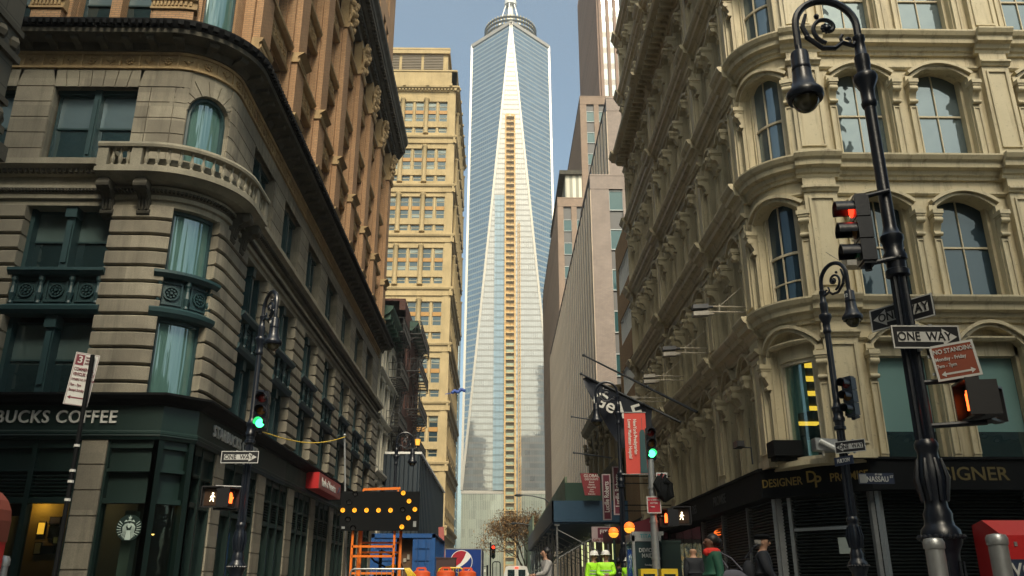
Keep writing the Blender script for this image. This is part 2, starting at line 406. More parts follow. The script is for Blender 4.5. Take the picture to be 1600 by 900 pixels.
def rosette(mb, F, u, d, z, r, mi=0, petals=8):
    c = F.map(u, d, z); a = F.rot(u); ca, sa = math.cos(a), math.sin(a)
    P = lambda x, y, q: (c[0]+x*ca-q*-sa*-1*-1 if False else c[0]+x*ca+q*sa, c[1]+x*sa-q*ca, c[2]+y)
    def disc(x, y, rr, q0, q1, n=8):
        mb.rings([[P(x+rr*math.cos(2*PI*k/n), y+rr*math.sin(2*PI*k/n), q0) for k in range(n)], [P(x+rr*.7*math.cos(2*PI*k/n), y+rr*.7*math.sin(2*PI*k/n), q1) for k in range(n)]], True, True, mi)
    disc(0, 0, r*.36, -.01, .07*r/.16)
    for k in range(petals):
        t = 2*PI*k/petals; disc(r*.68*math.cos(t), r*.68*math.sin(t), r*.26, -.01, .05*r/.16, 6)
def fleur(mb, F, u, d, z, r, mi=0):
    c = F.map(u, d, z); a = F.rot(u); ca, sa = math.cos(a), math.sin(a)
    P = lambda x, y, q: (c[0]+x*ca+q*sa, c[1]+x*sa-q*ca, c[2]+y)
    def poly(pts): mb.rings([[P(x*r, y*r, -.01) for x, y in pts], [P(x*r*.85, y*r*.9, .05) for x, y in pts]], True, True, mi)
    poly([(0,1),(.2,.5),(.14,0),(.1,-.5),(0,-1),(-.1,-.5),(-.14,0),(-.2,.5)])
    for q in (1, -1): poly([(q*x, y) for x, y in ((.16,-.1),(.5,.5),(.9,.45),(.95,.1),(.7,0),(.62,.2),(.42,-.1),(.2,-.5))])
    poly([(-.45,-.32),(.45,-.32),(.45,-.16),(-.45,-.16)])

# ================================================================ left corner building: stone base, brick above
PL = Corner(-9.5, 22.2, 1.5, 1)
FY = lambda y: y-22.2+PL.L
UE = FY(53.2)                                   # far end along the street
U0 = -21.0
L = thing('corner_office_building', 'stone and orange brick office block with a rounded corner and a green coffee shop below', 'building', (-9.5, 22.2, 0))
fbays = [-2.1-3.45*k for k in range(5)]         # front bays (u of centre), width 2.37
sbays = [FY(25.27+4.03*k) for k in range(7)]    # street bays, width 2.5
bays = [(u, 1.19) for u in fbays]+[(u, 1.25) for u in sbays]
CB = (.55, 1.85)                                # rounded corner bay
bounds = sorted([(u-h, u+h) for u, h in bays]+[CB])
piers = []; p = U0
for a, b in bounds:
    if a > p: piers.append((p, a))
    p = b
piers.append((p, UE))
# core wall behind everything
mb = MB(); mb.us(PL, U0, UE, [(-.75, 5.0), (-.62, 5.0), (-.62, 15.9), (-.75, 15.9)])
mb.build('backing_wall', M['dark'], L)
# rusticated piers of 2nd and 3rd storey
mb = MB(); Z0, Z1 = 5.2, 10.55; nb = 12; ph = (Z1-Z0)/nb
for a, b in piers:
    mb.ub(PL, a, b, -.6, .0, Z0, Z1+.3)
    for k in range(nb):
        z0 = Z0+k*ph+.025; z1 = Z0+(k+1)*ph-.03
        e = .035
        mb.us(PL, a-.03, b+.03, [(-.25, z0), (.14, z0), (.19, z0+e), (.19, z1-e), (.14, z1), (-.25, z1)])
mb.build('rusticated_wall', M['lime'], L)
# lintel, string courses
mb = MB()
mb.us(PL, U0, UE+.25, [(-.6, 10.5), (.12, 10.5), (.12, 10.66), (.2, 10.68), (.2, 10.8), (.1, 10.83), (.28, 10.95), (.28, 11.03), (.06, 11.06), (.06, 11.38), (.16, 11.4), (.36, 11.56), (.46, 11.6), (.46, 11.76), (0, 11.8), (-.6, 11.8)])
mb.build('string_course', M['lime2'], L)
mb = MB(); u = U0
while u < UE:
    mb.ub(PL, u, u+.085, .1, .31, 11.42, 11.56); u += .15
u = U0
while u < UE:
    mb.ub(PL, u, u+.05, .18, .31, 10.87, 10.935); u += .09
mb.build('egg_and_dart_moulding', M['dstone'], L)
# spandrel panels and windows, 2nd and 3rd storey
def spandrel(u, h, dz=0):
    m = MB(); a, b = u-h+.0, u+h-.0
    m.ub(PL, a, b, -.3, .02, 7.5, 8.6)
    m.us(PL, a-.06, b+.06, [(-.2, 8.48), (.2, 8.48), (.3, 8.58), (.3, 8.66), (-.2, 8.7)])
    m.us(PL, a-.06, b+.06, [(-.2, 7.42), (.16, 7.42), (.24, 7.52), (.26, 7.62), (.14, 7.7), (-.2, 7.7)])
    nn = 3 if h > .9 else 2; w = 2*h/nn
    for i in range(nn+1):
        x = a+i*w; x = min(max(x, a+.09), b-.09)
        c = PL.map(x, .1, 7.7)
        m.lathe([(.05, 0), (.075, .03), (.045, .1), (.09, .3), (.05, .5), (.05, .6), (.08, .66), (.08, .78)], c, 8)
    for i in range(nn):
        cx = a+(i+.5)*w
        for e0, e1, f0, f1 in ((cx-w*.36, cx+w*.36, 7.78, 7.83), (cx-w*.36, cx+w*.36, 8.36, 8.41)): m.ub(PL, e0, e1, .0, .06, f0, f1)
        for e0 in (cx-w*.36, cx+w*.36-.05): m.ub(PL, e0, e0+.05, .0, .06, 7.83, 8.36)
        m.ut(PL, [(cx+.2*math.cos(t*PI/6), 8.1+.2*math.sin(t*PI/6)) for t in range(13)], .04, 0, .07)
        rosette(m, PL, cx, .03, 8.1, .15)
    return m
sw = sash(1.06, 2.02, M['teal'], M['gld'], M['gblind'], .55, fr=.05)
sw3 = sash(1.06, 1.85, M['teal'], M['gld'], M['gblind'], .5, fr=.05)
for i, (u, h) in enumerate(bays):
    spandrel(u, h).build('spandrel_panel', M['teal'], L, loc=PL.map(u, 0, 7.5))
    mu = MB()
    mu.ub(PL, u-.11, u+.11, -.42, -.02, 5.25, 7.42); mu.ub(PL, u-.15, u+.15, -.3, .06, 7.1, 7.42); mu.ub(PL, u-.07, u+.07, -.1, .03, 5.6, 7.0)
    mu.ub(PL, u-.11, u+.11, -.42, -.02, 8.7, 10.5); mu.ub(PL, u-.15, u+.15, -.3, .06, 10.2, 10.5); mu.ub(PL, u-.07, u+.07, -.1, .03, 8.9, 10.1)
    for s_ in (-1, 1):
        x = u+s_*(h-.02); mu.ub(PL, min(x, x-s_*.12), max(x, x-s_*.12), -.45, -.12, 5.25, 10.5)
    mu.build('mullion', M['teal'], L, loc=PL.map(u, 0, 5.25))
    for q in (-.59, .59):
        put_win(PL, u+q, -.3, 5.3, L, sw); put_win(PL, u+q, -.3, 8.68, L, sw3)
# curved corner bay windows
def curved_bay(z0, z1, gm, arch=False, d=-.12):
    f = MB(); a, b = CB
    f.ub(PL, a, a+.09, d-.1, d+.06, z0, z1); f.ub(PL, b-.09, b, d-.1, d+.06, z0, z1)
    f.ub(PL, a, b, d-.1, d+.06, z0, z0+.1); f.ub(PL, a, b, d-.1, d+.06, z1-.1, z1)
    o = f.build('window', M['teal'], L, loc=PL.map((a+b)/2, 0, z0))
    g_ = MB(); g_.ub(PL, a+.05, b-.05, d-.05, d-.02, z0+.05, z1-.05); g_.build('pane', gm, o, smooth=True)
    c = MB()
    n = 26
    for k in range(n):
        x = a+.08+(b-a-.16)*k/n
        c.ub(PL, x, x+.032, d-.3-.04*(k % 2), d-.28-.04*(k % 2), z0+.1, z1-.1)
    return o
M['curve'] = glass('curved_pane_glass', (.07,.15,.135), refl=.16, rough=.05, wav=.35, wscale=3.5, vert=.05)
curved_bay(5.3, 7.42, M['curve']); curved_bay(8.68, 10.5, M['curve'])
spandrel(sum(CB)/2, (CB[1]-CB[0])/2+.12).build('spandrel_panel', M['teal'], L, loc=PL.map(1.2, 0, 7.5))
# 4th storey: jointed wall with openings
ZW0, ZW1, ZT = 12.0, 14.3, 14.95
mb = MB()
for a, b in piers:
    mb.ub(PL, a, b, -.55, -.012, 11.76, ZT)
    nz = 5; hh = (14.3-11.8)/nz
    for k in range(nz):
        z0 = 11.8+k*hh+.015; z1 = 11.8+(k+1)*hh-.015
        if b-a > 3: cuts = [a]+[a+(b-a)*i/3 for i in (1, 2)]+[b]
        elif b-a > 1.3: cuts = [a+.01, a+.38, b-.38, b-.01]
        else: cuts = [a, b]
        for c0, c1 in zip(cuts, cuts[1:]): mb.ub(PL, c0+.012, c1-.012, -.1, .03, z0, z1)
    mb.ub(PL, a+.012, b-.012, -.1, .03, 14.32, 14.84)
for u, h in bays:                              # flat arch of voussoirs over each opening
    mb.ub(PL, u-h, u+h, -.55, -.012, ZW1, ZT); mb.ub(PL, u-h, u+h, -.55, .05, 11.76, ZW0)
    n = 7; w = 2*h/n
    for k in range(n):
        x0 = u-h+k*w; s0 = (k-n/2)*.035; s1 = (k+1-n/2)*.035
        R = [[PL.map(x0+.012+q, -.1, ZW1), PL.map(x0+.012+q, .03, ZW1), PL.map(x0+w-.012+q2, .03, ZW1), PL.map(x0+w-.012+q2, -.1, ZW1)] for q, q2 in ((0, 0),)]
        R.append([PL.map(x0+.012+s0, -.1, 14.84), PL.map(x0+.012+s0, .03, 14.84), PL.map(x0+w-.012+s1, .03, 14.84), PL.map(x0+w-.012+s1, -.1, 14.84)])
        mb.rings(R)
# arched corner opening
ca = sum(CB)/2; ra = (CB[1]-CB[0])/2; zsp = 13.62
arch = lambda u: zsp+math.sqrt(max(ra*ra-(u-ca)**2, 0))*.95
mb.uf(PL, CB[0], CB[1], -.55, -.012, arch, lambda u: ZT, 16)
mb.ub(PL, CB[0], CB[1], -.55, .05, 11.76, ZW0)
for k in range(9):
    t0 = PI-PI*k/9-.02; t1 = PI-PI*(k+1)/9+.02
    R = []
    for t in (t0, (t0+t1)/2, t1):
        R.append([PL.map(ca+rr*math.cos(t), dd, zsp+rr*.95*math.sin(t)) for rr, dd in ((ra+.0, -.1), (ra+.0, .03), (ra+.52, .03), (ra+.52, -.1))])
    mb.rings(R)
mb.build('jointed_wall', M['lime'], L)
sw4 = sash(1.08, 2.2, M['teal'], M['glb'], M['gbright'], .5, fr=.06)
sw4b = sash(1.08, 2.2, M['teal'], M['gld'], M['gblind'], .6, fr=.06)
for i, (u, h) in enumerate(bays):
    mu = MB(); mu.ub(PL, u-.1, u+.1, -.36, -.16, ZW0, ZW1); mu.ub(PL, u-.05, u+.05, -.2, -.12, ZW0+.2, ZW1-.3); mu.ub(PL, u-h, u+h, -.4, -.2, ZW1-.12, ZW1+.0)
    mu.build('mullion', M['teal'], L, loc=PL.map(u, 0, ZW0))
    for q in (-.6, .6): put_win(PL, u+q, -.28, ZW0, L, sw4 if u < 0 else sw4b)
f = MB(); a, b = CB
f.ut(PL, [(ca+ra*math.cos(PI*t/14), zsp+ra*.95*math.sin(PI*t/14)) for t in range(15)], .1, -.3, -.12)
f.ub(PL, a, a+.09, -.3, -.12, ZW0, zsp); f.ub(PL, b-.09, b, -.3, -.12, ZW0, zsp); f.ub(PL, a+.09, b-.09, -.3, -.14, ZW0, ZW0+.08)
o = f.build('window', M['teal'], L, loc=PL.map(ca, 0, ZW0))
f = MB(); f.uf(PL, a, b, -.27, -.24, lambda u: ZW0, lambda u: arch(u)-.02, 14); f.build('pane', M['curve'], o, smooth=True)
# terracotta frieze
mb = MB(); mb.ub(PL, U0, UE+.04, -.5, .02, 14.96, 15.42)
mb.us(PL, U0, UE+.08, [(-.1, 14.9), (.07, 14.9), (.07, 14.97), (-.1, 14.97)]); mb.us(PL, U0, UE+.08, [(-.1, 15.36), (.07, 15.36), (.1, 15.43), (-.1, 15.43)])
u = U0; k = 0
while u < UE-.3:
    mb.ub(PL, u, u+.05, .0, .06, 14.97, 15.36)
    (rosette if k % 2 else fleur)(mb, PL, u+.3, .02, 15.165, .145)
    u += .555; k += 1
mb.build('frieze', M['terra'], L)
# bracketed cornice
mb = MB(); mb.us(PL, U0, UE+.8, [(-.4, 15.43), (.16, 15.43), (.2, 15.5), (.26, 15.62), (.72, 15.66), (.74, 15.8), (-.4, 15.8)])
u = U0+.2
while u < UE:
    mb.us(PL, u, u+.2, [(.1, 15.44), (.2, 15.44), (.32, 15.5), (.56, 15.52), (.6, 15.56), (.6, 15.7), (.1, 15.7)]); u += .72
mb.build('cornice', M['dstone'], L)
mb = MB(); mb.us(PL, U0, UE+.88, [(-.4, 15.8), (.76, 15.8), (.8, 15.86), (.86, 15.98), (.86, 16.04), (-.4, 16.08)])
u = U0
while u < UE+.8: mb.ub(PL, u, u+.1, .7, .9, 15.84, 16.0); u += .2
mb.build('gutter', M['blackm'], L)
# corner balcony
B0, B1 = -1.3, 3.66
mb = MB(); mb.us(PL, B0, B1, [(0, 11.08), (.55, 11.08), (.78, 11.2), (.84, 11.2), (.84, 11.32), (0, 11.32)])
mb.us(PL, B0+.03, B1-.03, [(.6, 11.32), (.8, 11.32), (.8, 11.4), (.6, 11.4)])
mb.us(PL, B0, B1, [(.54, 11.93), (.84, 11.93), (.86, 12.0), (.84, 12.07), (.54, 12.07)])
for q in (B0, B1-.28): mb.ub(PL, q, q+.28, 0, .54, 11.93, 12.07)
posts = [B0, B0+1.05, 2.9-.0, B1-.28]
for q in (B0, B0+.9, B1-1.18, B1-.28): mb.ub(PL, q, q+.28, .58, .8, 11.4, 11.93)
for q in (B0, B1-.28): mb.ub(PL, q, q+.28, .0, .2, 11.32, 11.93)
bal = mb.build('balcony', M['lime2'], L, loc=PL.map(ca, 0, 11.1))
prof = [(.055, 0), (.055, .05), (.03, .08), (.06, .18), (.062, .22), (.03, .36), (.028, .42), (.05, .46), (.055, .53)]
bm_ = MB().lathe(prof, (0, 0, 0), 8).mesh(M['lime2'], True); bm_.name = 'baluster'
spans = [(B0+.28, B0+.9), (B0+1.18, B1-1.18), (B1-.9, B1-.28)]
for a, b in spans:
    n = max(2, round((b-a)/.2))
    for k in range(n):
        place('baluster', bm_, bal, PL.map(a+(b-a)*(k+.5)/n, .7, 11.4), 0)
def console(F, u0, u1, zt, depth, hgt, name, mat, parent):
    m = MB(); m.us(F, u0, u1, [(0, zt), (depth, zt), (depth, zt-.1), (depth*.95, zt-hgt*.28), (depth*.72, zt-hgt*.36), (depth*.42, zt-hgt*.5), (depth*.35, zt-hgt*.78), (depth*.2, zt-hgt*.98), (0, zt-hgt)])
    for (d, z, r) in ((depth*.86, zt-hgt*.18, .13), (depth*.24, zt-hgt*.84, .09)):
        c0 = F.map(u0-.03, d, z); c1 = F.map(u1+.03, d, z); m.tube([c0, c1], r, 12)
    w_ = (u1-u0)/3
    for i in (0, 1, 2): m.us(F, u0+w_*i+w_*.25, u0+w_*i+w_*.75, [(depth*.3, zt-hgt*.3), (depth*.8, zt-hgt*.3), (depth*.5, zt-hgt*.5), (depth*.42, zt-hgt*.78), (depth*.3, zt-hgt*.8)])
    return m.build(name, mat, parent, loc=F.map((u0+u1)/2, 0, zt-hgt))
for q in (B0+.08, B0+1.05, B1-1.25, B1-.35): console(PL, q, q+.28, 11.08, .68, .95, 'console', M['dstone'], bal)
# ---------------------------------------------------------------- brick storeys of the left building
mb = MB()
flo = [(16.3, 18.75), (19.95, 22.35), (23.5, 25.9), (27.1, 29.3), (32.4, 34.8), (36.0, 38.4), (39.8, 42.0)]
def wall_with_holes(mb, F, ivs, U0, U1, d0, d1, zs, zlo, zhi, mi=0):
    """wall between d0 and d1; ivs = window bays (u0,u1), zs = window (z0,z1) rows"""
    p = U0
    for a, b in ivs:
        if a > p: mb.ub(F, p, a, d0, d1, zlo, zhi, mi)
        q = zlo
        for z0, z1 in zs: mb.ub(F, a, b, d0, d1, q, z0, mi); q = z1
        mb.ub(F, a, b, d0, d1, q, zhi, mi); p = b
    if U1 > p: mb.ub(F, p, U1, d0, d1, zlo, zhi, mi)
holes = []
for u, h in bays: holes += [(u-h+.08, u-.16), (u+.16, u+h-.08)]
holes.append((CB[0]+.05, CB[1]-.05)); holes.sort()
wall_with_holes(mb, PL, holes, U0, UE, -.7, -.2, flo, 16.06, 45.5)
pil = []
for a, b in piers:
    if b-a > 3: a = b-1.25
    c = (a+b)/2; hw = min(.55, (b-a)/2-.1)
    pil.append((c-hw, c+hw))
for a, b in pil:
    mb.ub(PL, a, b, -.25, .32, 16.06, 27.0); mb.ub(PL, a-.16, b+.16, -.25, .1, 16.06, 27.0)
mb.ub(PL, U0, UE, -.22, .1, 31.4, 31.9)
mb.build('brick_wall', M['brick'], L)
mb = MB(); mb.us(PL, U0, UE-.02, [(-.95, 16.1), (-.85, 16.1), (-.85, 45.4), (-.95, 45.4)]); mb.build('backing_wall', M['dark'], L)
mb = MB()                                      # caps and bands on the brick pilasters
for a, b in pil:
    for z, s in ((16.75, 1), (19.35, 1.25)):
        mb.us(PL, a-.07, b+.07, [(-.1, z), (.38, z), (.38, z+.07), (.34, z+.09), (.34, z+.25), (.42, z+.3), (.47*s, z+.42), (-.1, z+.42)])
        x = a
        while x < b-.05: mb.ub(PL, x, x+.06, .3, .4, z+.1, z+.24); x += .11
for u, h in bays:                              # carved spandrels with a projecting ledge
    for z in (18.95, 22.5, 26.1):
        mb.ub(PL, u-h+.02, u+h-.02, -.3, -.04, z, z+.86)
        mb.us(PL, u-h-.04, u+h+.04, [(-.2, z+.78), (.06, z+.78), (.18, z+.86), (.2, z+.96), (-.2, z+.98)])
        mb.us(PL, u-h-.02, u+h+.02, [(-.2, z-.12), (.02, z-.12), (.06, z-.02), (-.2, z)])
        for k in range(4):
            cx = u-h+.2+(2*h-.4)*(k+.5)/4; rosette(mb, PL, cx, -.04, z+.4, .19, petals=6)
            mb.ub(PL, cx-.3, cx-.26, -.05, .0, z+.1, z+.72)
mb.build('terracotta_band', M['terra'], L)
mb = MB()                                      # figured capitals under the main cornice
for a, b in pil:
    c = (a+b)/2; mb.mark()
    mb.us(PL, a-.08, b+.08, [(-.1, 27.0), (.4, 27.0), (.46, 27.12), (.46, 27.25), (-.1, 27.25)])
    mb.ub(PL, a, b, -.1, .32, 27.25, 29.2)
    for k in range(16):
        q = PL.map(a+random.random()*(b-a), .34+.22*(k/16), 27.4+1.7*k/16); mb.ball(q, .14+.09*random.random(), 7, 5)
    for s_ in (a+.1, b-.1): mb.tube([PL.map(s_, .3, 27.4), PL.map(s_, .45, 27.9), PL.map(s_, .4, 28.5), PL.map(s_, .6, 29.0)], .08, 6)
mb.build_each('carved_capital', M['terra'], L)
mb = MB(); mb.us(PL, U0, UE+.5, [(-.2, 29.1), (.25, 29.1), (.3, 29.35), (.45, 29.4), (.45, 29.75), (.62, 29.8), (.95, 30.3), (1.02, 30.35), (1.02, 30.75), (1.18, 31.0), (1.2, 31.3), (-.2, 31.4)])
u = U0
while u < UE:
    mb.ub(PL, u, u+.14, .3, .56, 29.42, 29.7); mb.ub(PL, u, u+.2, .6, .98, 30.0, 30.3); u += .34
mb.build('main_cornice', M['dstone'], L)
M['brickblue'] = glass('blue_sash_glass', (.03,.06,.075), refl=.5)
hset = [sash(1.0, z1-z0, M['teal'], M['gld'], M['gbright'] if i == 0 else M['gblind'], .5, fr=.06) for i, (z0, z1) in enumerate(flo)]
for u, h in bays:
    for i, (z0, z1) in enumerate(flo):
        if u < -6 and i > 1: continue
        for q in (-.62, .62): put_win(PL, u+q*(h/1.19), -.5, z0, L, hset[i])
for z0, z1 in flo[:3]: curved_bay(z0, z1, M['curve'], d=-.35)
mb = MB(); mb.us(PL, U0, UE+.3, [(-.6, 45.5), (.1, 45.5), (.5, 46.0), (.5, 46.3), (-.6, 46.4)]); mb.build('parapet', M['terra'], L)
mb = MB(); mb.box(-30.4, -10.3, 22.9, 53, 45.2, 45.5); mb.build('roof', M['dstone'], L)
mb = MB(); mb.box(-30.5, -30.2, 21.5, 53.0, 0, 45.4); mb.box(-30.5, -8.9, 52.7, 53.15, 0, 45.4); mb.build('rear_wall', M['brick'], L)

# ---------------------------------------------------------------- ground-floor shopfronts
SP = Poly([(-30.0, 20.35), (-8.25, 20.35), (-7.62, 21.05), (-7.62, 53.2)])
US = lambda y: SP.u[2]+(y-21.05); UX = lambda x: x+30.0
split = US(30.2)
def fascia_mb(a, b):
    m = MB(); m.us(SP, a, b, [(-.5, 4.18), (.0, 4.18), (.03, 4.24), (.03, 4.36), (.0, 4.4), (.0, 5.0), (-.5, 5.0)]); return m
fas = fascia_mb(0, split).build('fascia', M['green'], L)
M['gstone'] = stone('green_grey_stone', (.075,.095,.075), (.04,.055,.045), .8, streak=.4, bmp=.1)
fas2 = fascia_mb(split, SP.u[-1]).build('fascia', M['gstone'], L)
mb = MB(); mb.us(SP, 0, SP.u[-1]+.1, [(-.6, 5.0), (.06, 5.0), (.1, 5.06), (.24, 5.12), (.34, 5.2), (.34, 5.26), (-.6, 5.32)]); mb.build('shopfront_cornice', M['blackm'], L)
mb = MB(); mb.us(SP, 0, SP.u[-1], [(.02, 4.26), (.055, 4.26), (.045, 4.285), (.055, 4.31), (.02, 4.31)])
mb.build('bead_moulding', M['green'], L)
spiers = [(UX(-10.12), UX(-9.5)), (UX(-14.2), UX(-13.5)), (UX(-19), UX(-18.2)), (UX(-24.5), UX(-23.8)), (US(22.85), US(23.6)), (US(26.95), US(27.9)), (US(31.0), US(31.9)), (US(34.8), US(35.7)), (US(38.8), US(39.7)), (US(42.9), US(43.8)), (US(46.9), US(47.9)), (US(51.2), US(53.2))]
mb = MB()
for a, b in spiers:
    mb.mark()
    for k in range(7):
        z0 = -.02+k*.6; mb.ub(SP, a, b, -.5, -.03, z0+.015, z0+.585)
    mb.ub(SP, a+.02, b-.02, -.5, -.06, 0, 4.18)
mb.build_each('stone_pier', M['lime'], L)
# timber frames, louvres, glass between the piers
fr = MB(); lv = MB(); gl = MB(); st = MB()
edges = [0]+[e for p_ in sorted(spiers) for e in p_]+[SP.u[-1]]
ivs = [(edges[i], edges[i+1]) for i in range(0, len(edges), 2) if edges[i+1]-edges[i] > .2]
def post(u, w=.13): fr.ub(SP, u-w/2, u+w/2, -.36, -.08, 0, 4.18)
for a, b in ivs:
    for q_ in (lv, gl, st, fr): q_.mark()
    ks = [k for k in SP.u[1:3] if a < k < b]
    for z0, z1 in ((3.98, 4.18), (3.42, 3.5), (2.68, 2.8), (0, .45)): fr.ub(SP, a, b, -.32, -.1, z0, z1)
    segs = [a]+ks+[b]
    for s0, s1 in zip(segs, segs[1:]):
        n = max(1, round((s1-s0)/1.15))
        for i in range(n+1):
            x = s0+(s1-s0)*i/n
            if x in ks: fr.ub(SP, x-.14, x+.14, -.34, -.02, 0, 4.18)
            else: fr.ub(SP, max(a, x-.06), min(b, x+.06), -.34, -.08, 0, 4.18)
        gl.ub(SP, s0, s1, -.24, -.22, .45, 2.68)
        if a > US(22) or s1 < UX(-10):
            z = 2.84
            while z < 3.4: lv.us(SP, s0+.02, s1-.02, [(-.26, z), (-.12, z-.04), (-.12, z-.02), (-.26, z+.02)]); z += .085
            st.ub(SP, s0, s1, -.3, -.27, 2.8, 3.42)
        else: st.ub(SP, s0, s1, -.3, -.27, 2.8, 3.42)
        st.ub(SP, s0, s1, -.3, -.2, 3.5, 3.98)
fr.build_each('shopfront_frame', M['green'], L); lv.build_each('louvre', M['green'], L); st.build_each('transom_panel', M['green'], L); gl.build_each('shop_window', M['gls'], L)
# coffee shop interior
mb = MB(); mb.box(-29, -11.2, 26.0, 26.1, 0, 4.1); mb.box(-13.6, -13.5, 21.1, 26, 0, 4.1)
mb.box(-12.2, -12.1, 26.1, 52.9, 0, 4.1); mb.box(-12.2, -8.3, 30.1, 30.2, 0, 4.1); mb.box(-12.2, -8.3, 52.8, 52.9, 0, 4.1); mb.box(-29, -8.1, 20.9, 52.9, 4.1, 4.15)
M['room'] = paint('brown_interior', (.10,.055,.03), .8); mb.build('interior_wall', M['room'], L)
mb = MB(); mb.mark(); mb.box(-11.3, -10.9, 23.0, 26, 0, 4.1); mb.mark(); mb.box(-9.35, -9.1, 21.6, 21.9, 0, 2.6); mb.mark(); mb.box(-13.5, -12.6, 23.5, 23.6, .0, 2.6)
M['rcol'] = paint('pale_plaster', (.30,.28,.24), .8); mb.build_each('interior_column', M['rcol'], L)
off = WL[L.name]
def ltext(body, size, mat, wl, rotz, par=L, **k): return text(body, size, mat, par, Vector(wl)-WL[par.name], rotz, **k)
M['letter'] = paint('sign_letters', (.62,.63,.60), .5, var=.06)
ltext('STARBUCKS COFFEE', .43, M['letter'], (-11.33, 20.33, 4.7), 0, name='lettering', ext=.02, space=1.1, sx=.93)
ltext('STARBUCKS COFFEE', .43, M['letter'], (-7.6, 24.3, 4.7), PI/2, name='lettering', ext=.02, space=1.08)
# ================================================================ right corner building: cream cast iron
PR = Corner(8.9, 22.4, 1.4, -1)
FR = lambda y: y-22.4+PR.L
XR = lambda x: 8.9-x
R = thing('cast_iron_building', 'cream cast-iron loft building with a curved corner bay and black jewellery shop fascia', 'building', (8.9, 22.4, 0))
RE = FR(44.0); RS = XR(20.6)
LV = [3.85, 8.05, 12.25, 16.4, 20.55, 24.85, 29.0, 33.2]
wins = [(XR(x), .80) for x in (18.5, 16.15, 12.95, 10.6)]+[(FR(y), .56) for y in (24.45, 26.35)]+[(FR(y), .66) for y in (29.35, 31.75, 34.15, 37.3, 39.6, 41.9)]
CRB = (.62, 2.12)
pils = [(XR(20.6), XR(19.8)), (XR(15.0), XR(14.2)), (XR(9.35), XR(8.5)), (2.42, 3.2), (FR(27.2), FR(28.05)), (FR(35.35), FR(36.2)), (FR(43.3), FR(44.0))]
LF = Frame(0, 0, 1, 0, 0, -1, 0)
def panel(m, F, a, b, z0, z1, d0, dp, e=.06):          # raised border: a recessed panel reads in it
    m.ub(F, a, a+e, d0, d0+dp, z0, z1); m.ub(F, b-e, b, d0, d0+dp, z0, z1)
    m.ub(F, a+e, b-e, d0, d0+dp, z0, z0+e); m.ub(F, a+e, b-e, d0, d0+dp, z1-e, z1)
def surround(F, uc, hw, zb, sp, rise, dep=.34):
    """arched hood, side strips with recessed panels and a scrolled console under each hood end"""
    m = MB(); n = 12
    pts = [(uc+hw*math.cos(PI-PI*i/n)*1.0, zb+sp+rise*math.sin(PI*i/n)) for i in range(n+1)]
    arc = []
    for i in range(n+1):
        t = -1+2*i/n; arc.append((uc+t*(hw+.02), zb+sp+rise*(1-t*t)))
    out = [(uc+(u-uc)*(1+.16/hw), z+.06) for u, z in arc]
    m.ut(F, arc, .09, -.02, .10); m.ut(F, [(uc+(u-uc)*(1+.1/hw), z+.08) for u, z in arc], .09, -.02, .19)
    for s in (-1, 1):
        x = uc+s*(hw+.13)
        m.ub(F, x-.11, x+.11, -.02, .12, zb+sp-.22, zb+sp+.02)
        m.ub(F, x-.145, x+.145, -.02, dep, zb+sp-.32, zb+sp-.2); m.ub(F, x-.12, x+.12, -.02, dep-.03, zb+sp-.38, zb+sp-.32)
        panel(m, F, x-.12, x+.12, zb+sp-.2, zb+sp-.1, .1, .04, .025)
        zt = zb+sp-.38
        m.us(F, x-.1, x+.1, [(0, zt), (dep-.05, zt), (dep-.06, zt-.14), (.2, zt-.2), (.12, zt-.36), (.13, zt-.5), (0, zt-.56)])
        for d, z, r in ((dep-.12, zt-.1, .085), (.13, zt-.48, .06)):
            m.tube([F.map(x-.12, d, z), F.map(x+.12, d, z)], r, 10)
        m.ub(F, x-.1, x+.1, -.02, .07, zb+.02, zt-.55)
        panel(m, F, x-.1, x+.1, zb+.1, zt-.62, .07, .03, .035)
    return m
# core wall
mb = MB()
def ironfloor(m, i):
    zb = LV[i]; zt = LV[i+1]-.62
    ops = sorted([(u-h, u+h, u, h) for u, h in wins]+[(CRB[0], CRB[1], sum(CRB)/2, (CRB[1]-CRB[0])/2)])
    p = RS
    sp, rise = (2.75, .36) if i else (2.95, .5)
    for a, b, u, h in ops:
        m.ub(PR, p, a, -.5, 0, zb-.1, zt+.1)
        m.uf(PR, a, b, -.42, -.0, lambda x: zb+sp+rise*(1-((x-u)/h)**2), lambda x: zt+.1, 12)
        m.ub(PR, a, b, -.5, .03, zb-.1, zb+.03)
        for s in (a, b):                       # stepped inner jambs
            q = (s, s+.09) if s == a else (s-.09, s); m.ub(PR, q[0], q[1], -.5, -.2, zb, zb+sp+rise)
        if i == 0: m.uf(PR, a, b, -.36, -.2, lambda x: zb+2.72, lambda x: zb+sp+rise+.02, 6)
        p = b
    m.ub(PR, p, RE, -.5, 0, zb-.1, zt+.1)
    # wide wall panels between the hoods
for i in range(7): ironfloor(mb, i)
mb.ub(PR, RS, RE, -.5, 0, 33.2, 37.0); mb.build('iron_wall', M['iron'], R)
# pilasters
for a, b in pils:
    m = MB()
    for i in range(7):
        zb = LV[i]; zt = LV[i+1]-.62
        m.ub(PR, a, b, -.02, .2, zb-.02, zt-.42); panel(m, PR, a+.1, b-.1, zb+.35, zt-.62, .2, .05, .05)
        m.ub(PR, a-.05, b+.05, -.02, .26, zb-.02, zb+.2)
        m.us(PR, a-.04, b+.04, [(-.02, zt-.46), (.25, zt-.46), (.28, zt-.40), (.34, zt-.36), (.34, zt-.30), (-.02, zt-.3)])
        m.ub(PR, a, b, -.02, .22, zt-.3, zt+.02)
    m.build('pilaster', M['iron'], R, loc=PR.map((a+b)/2, 0, LV[0]))
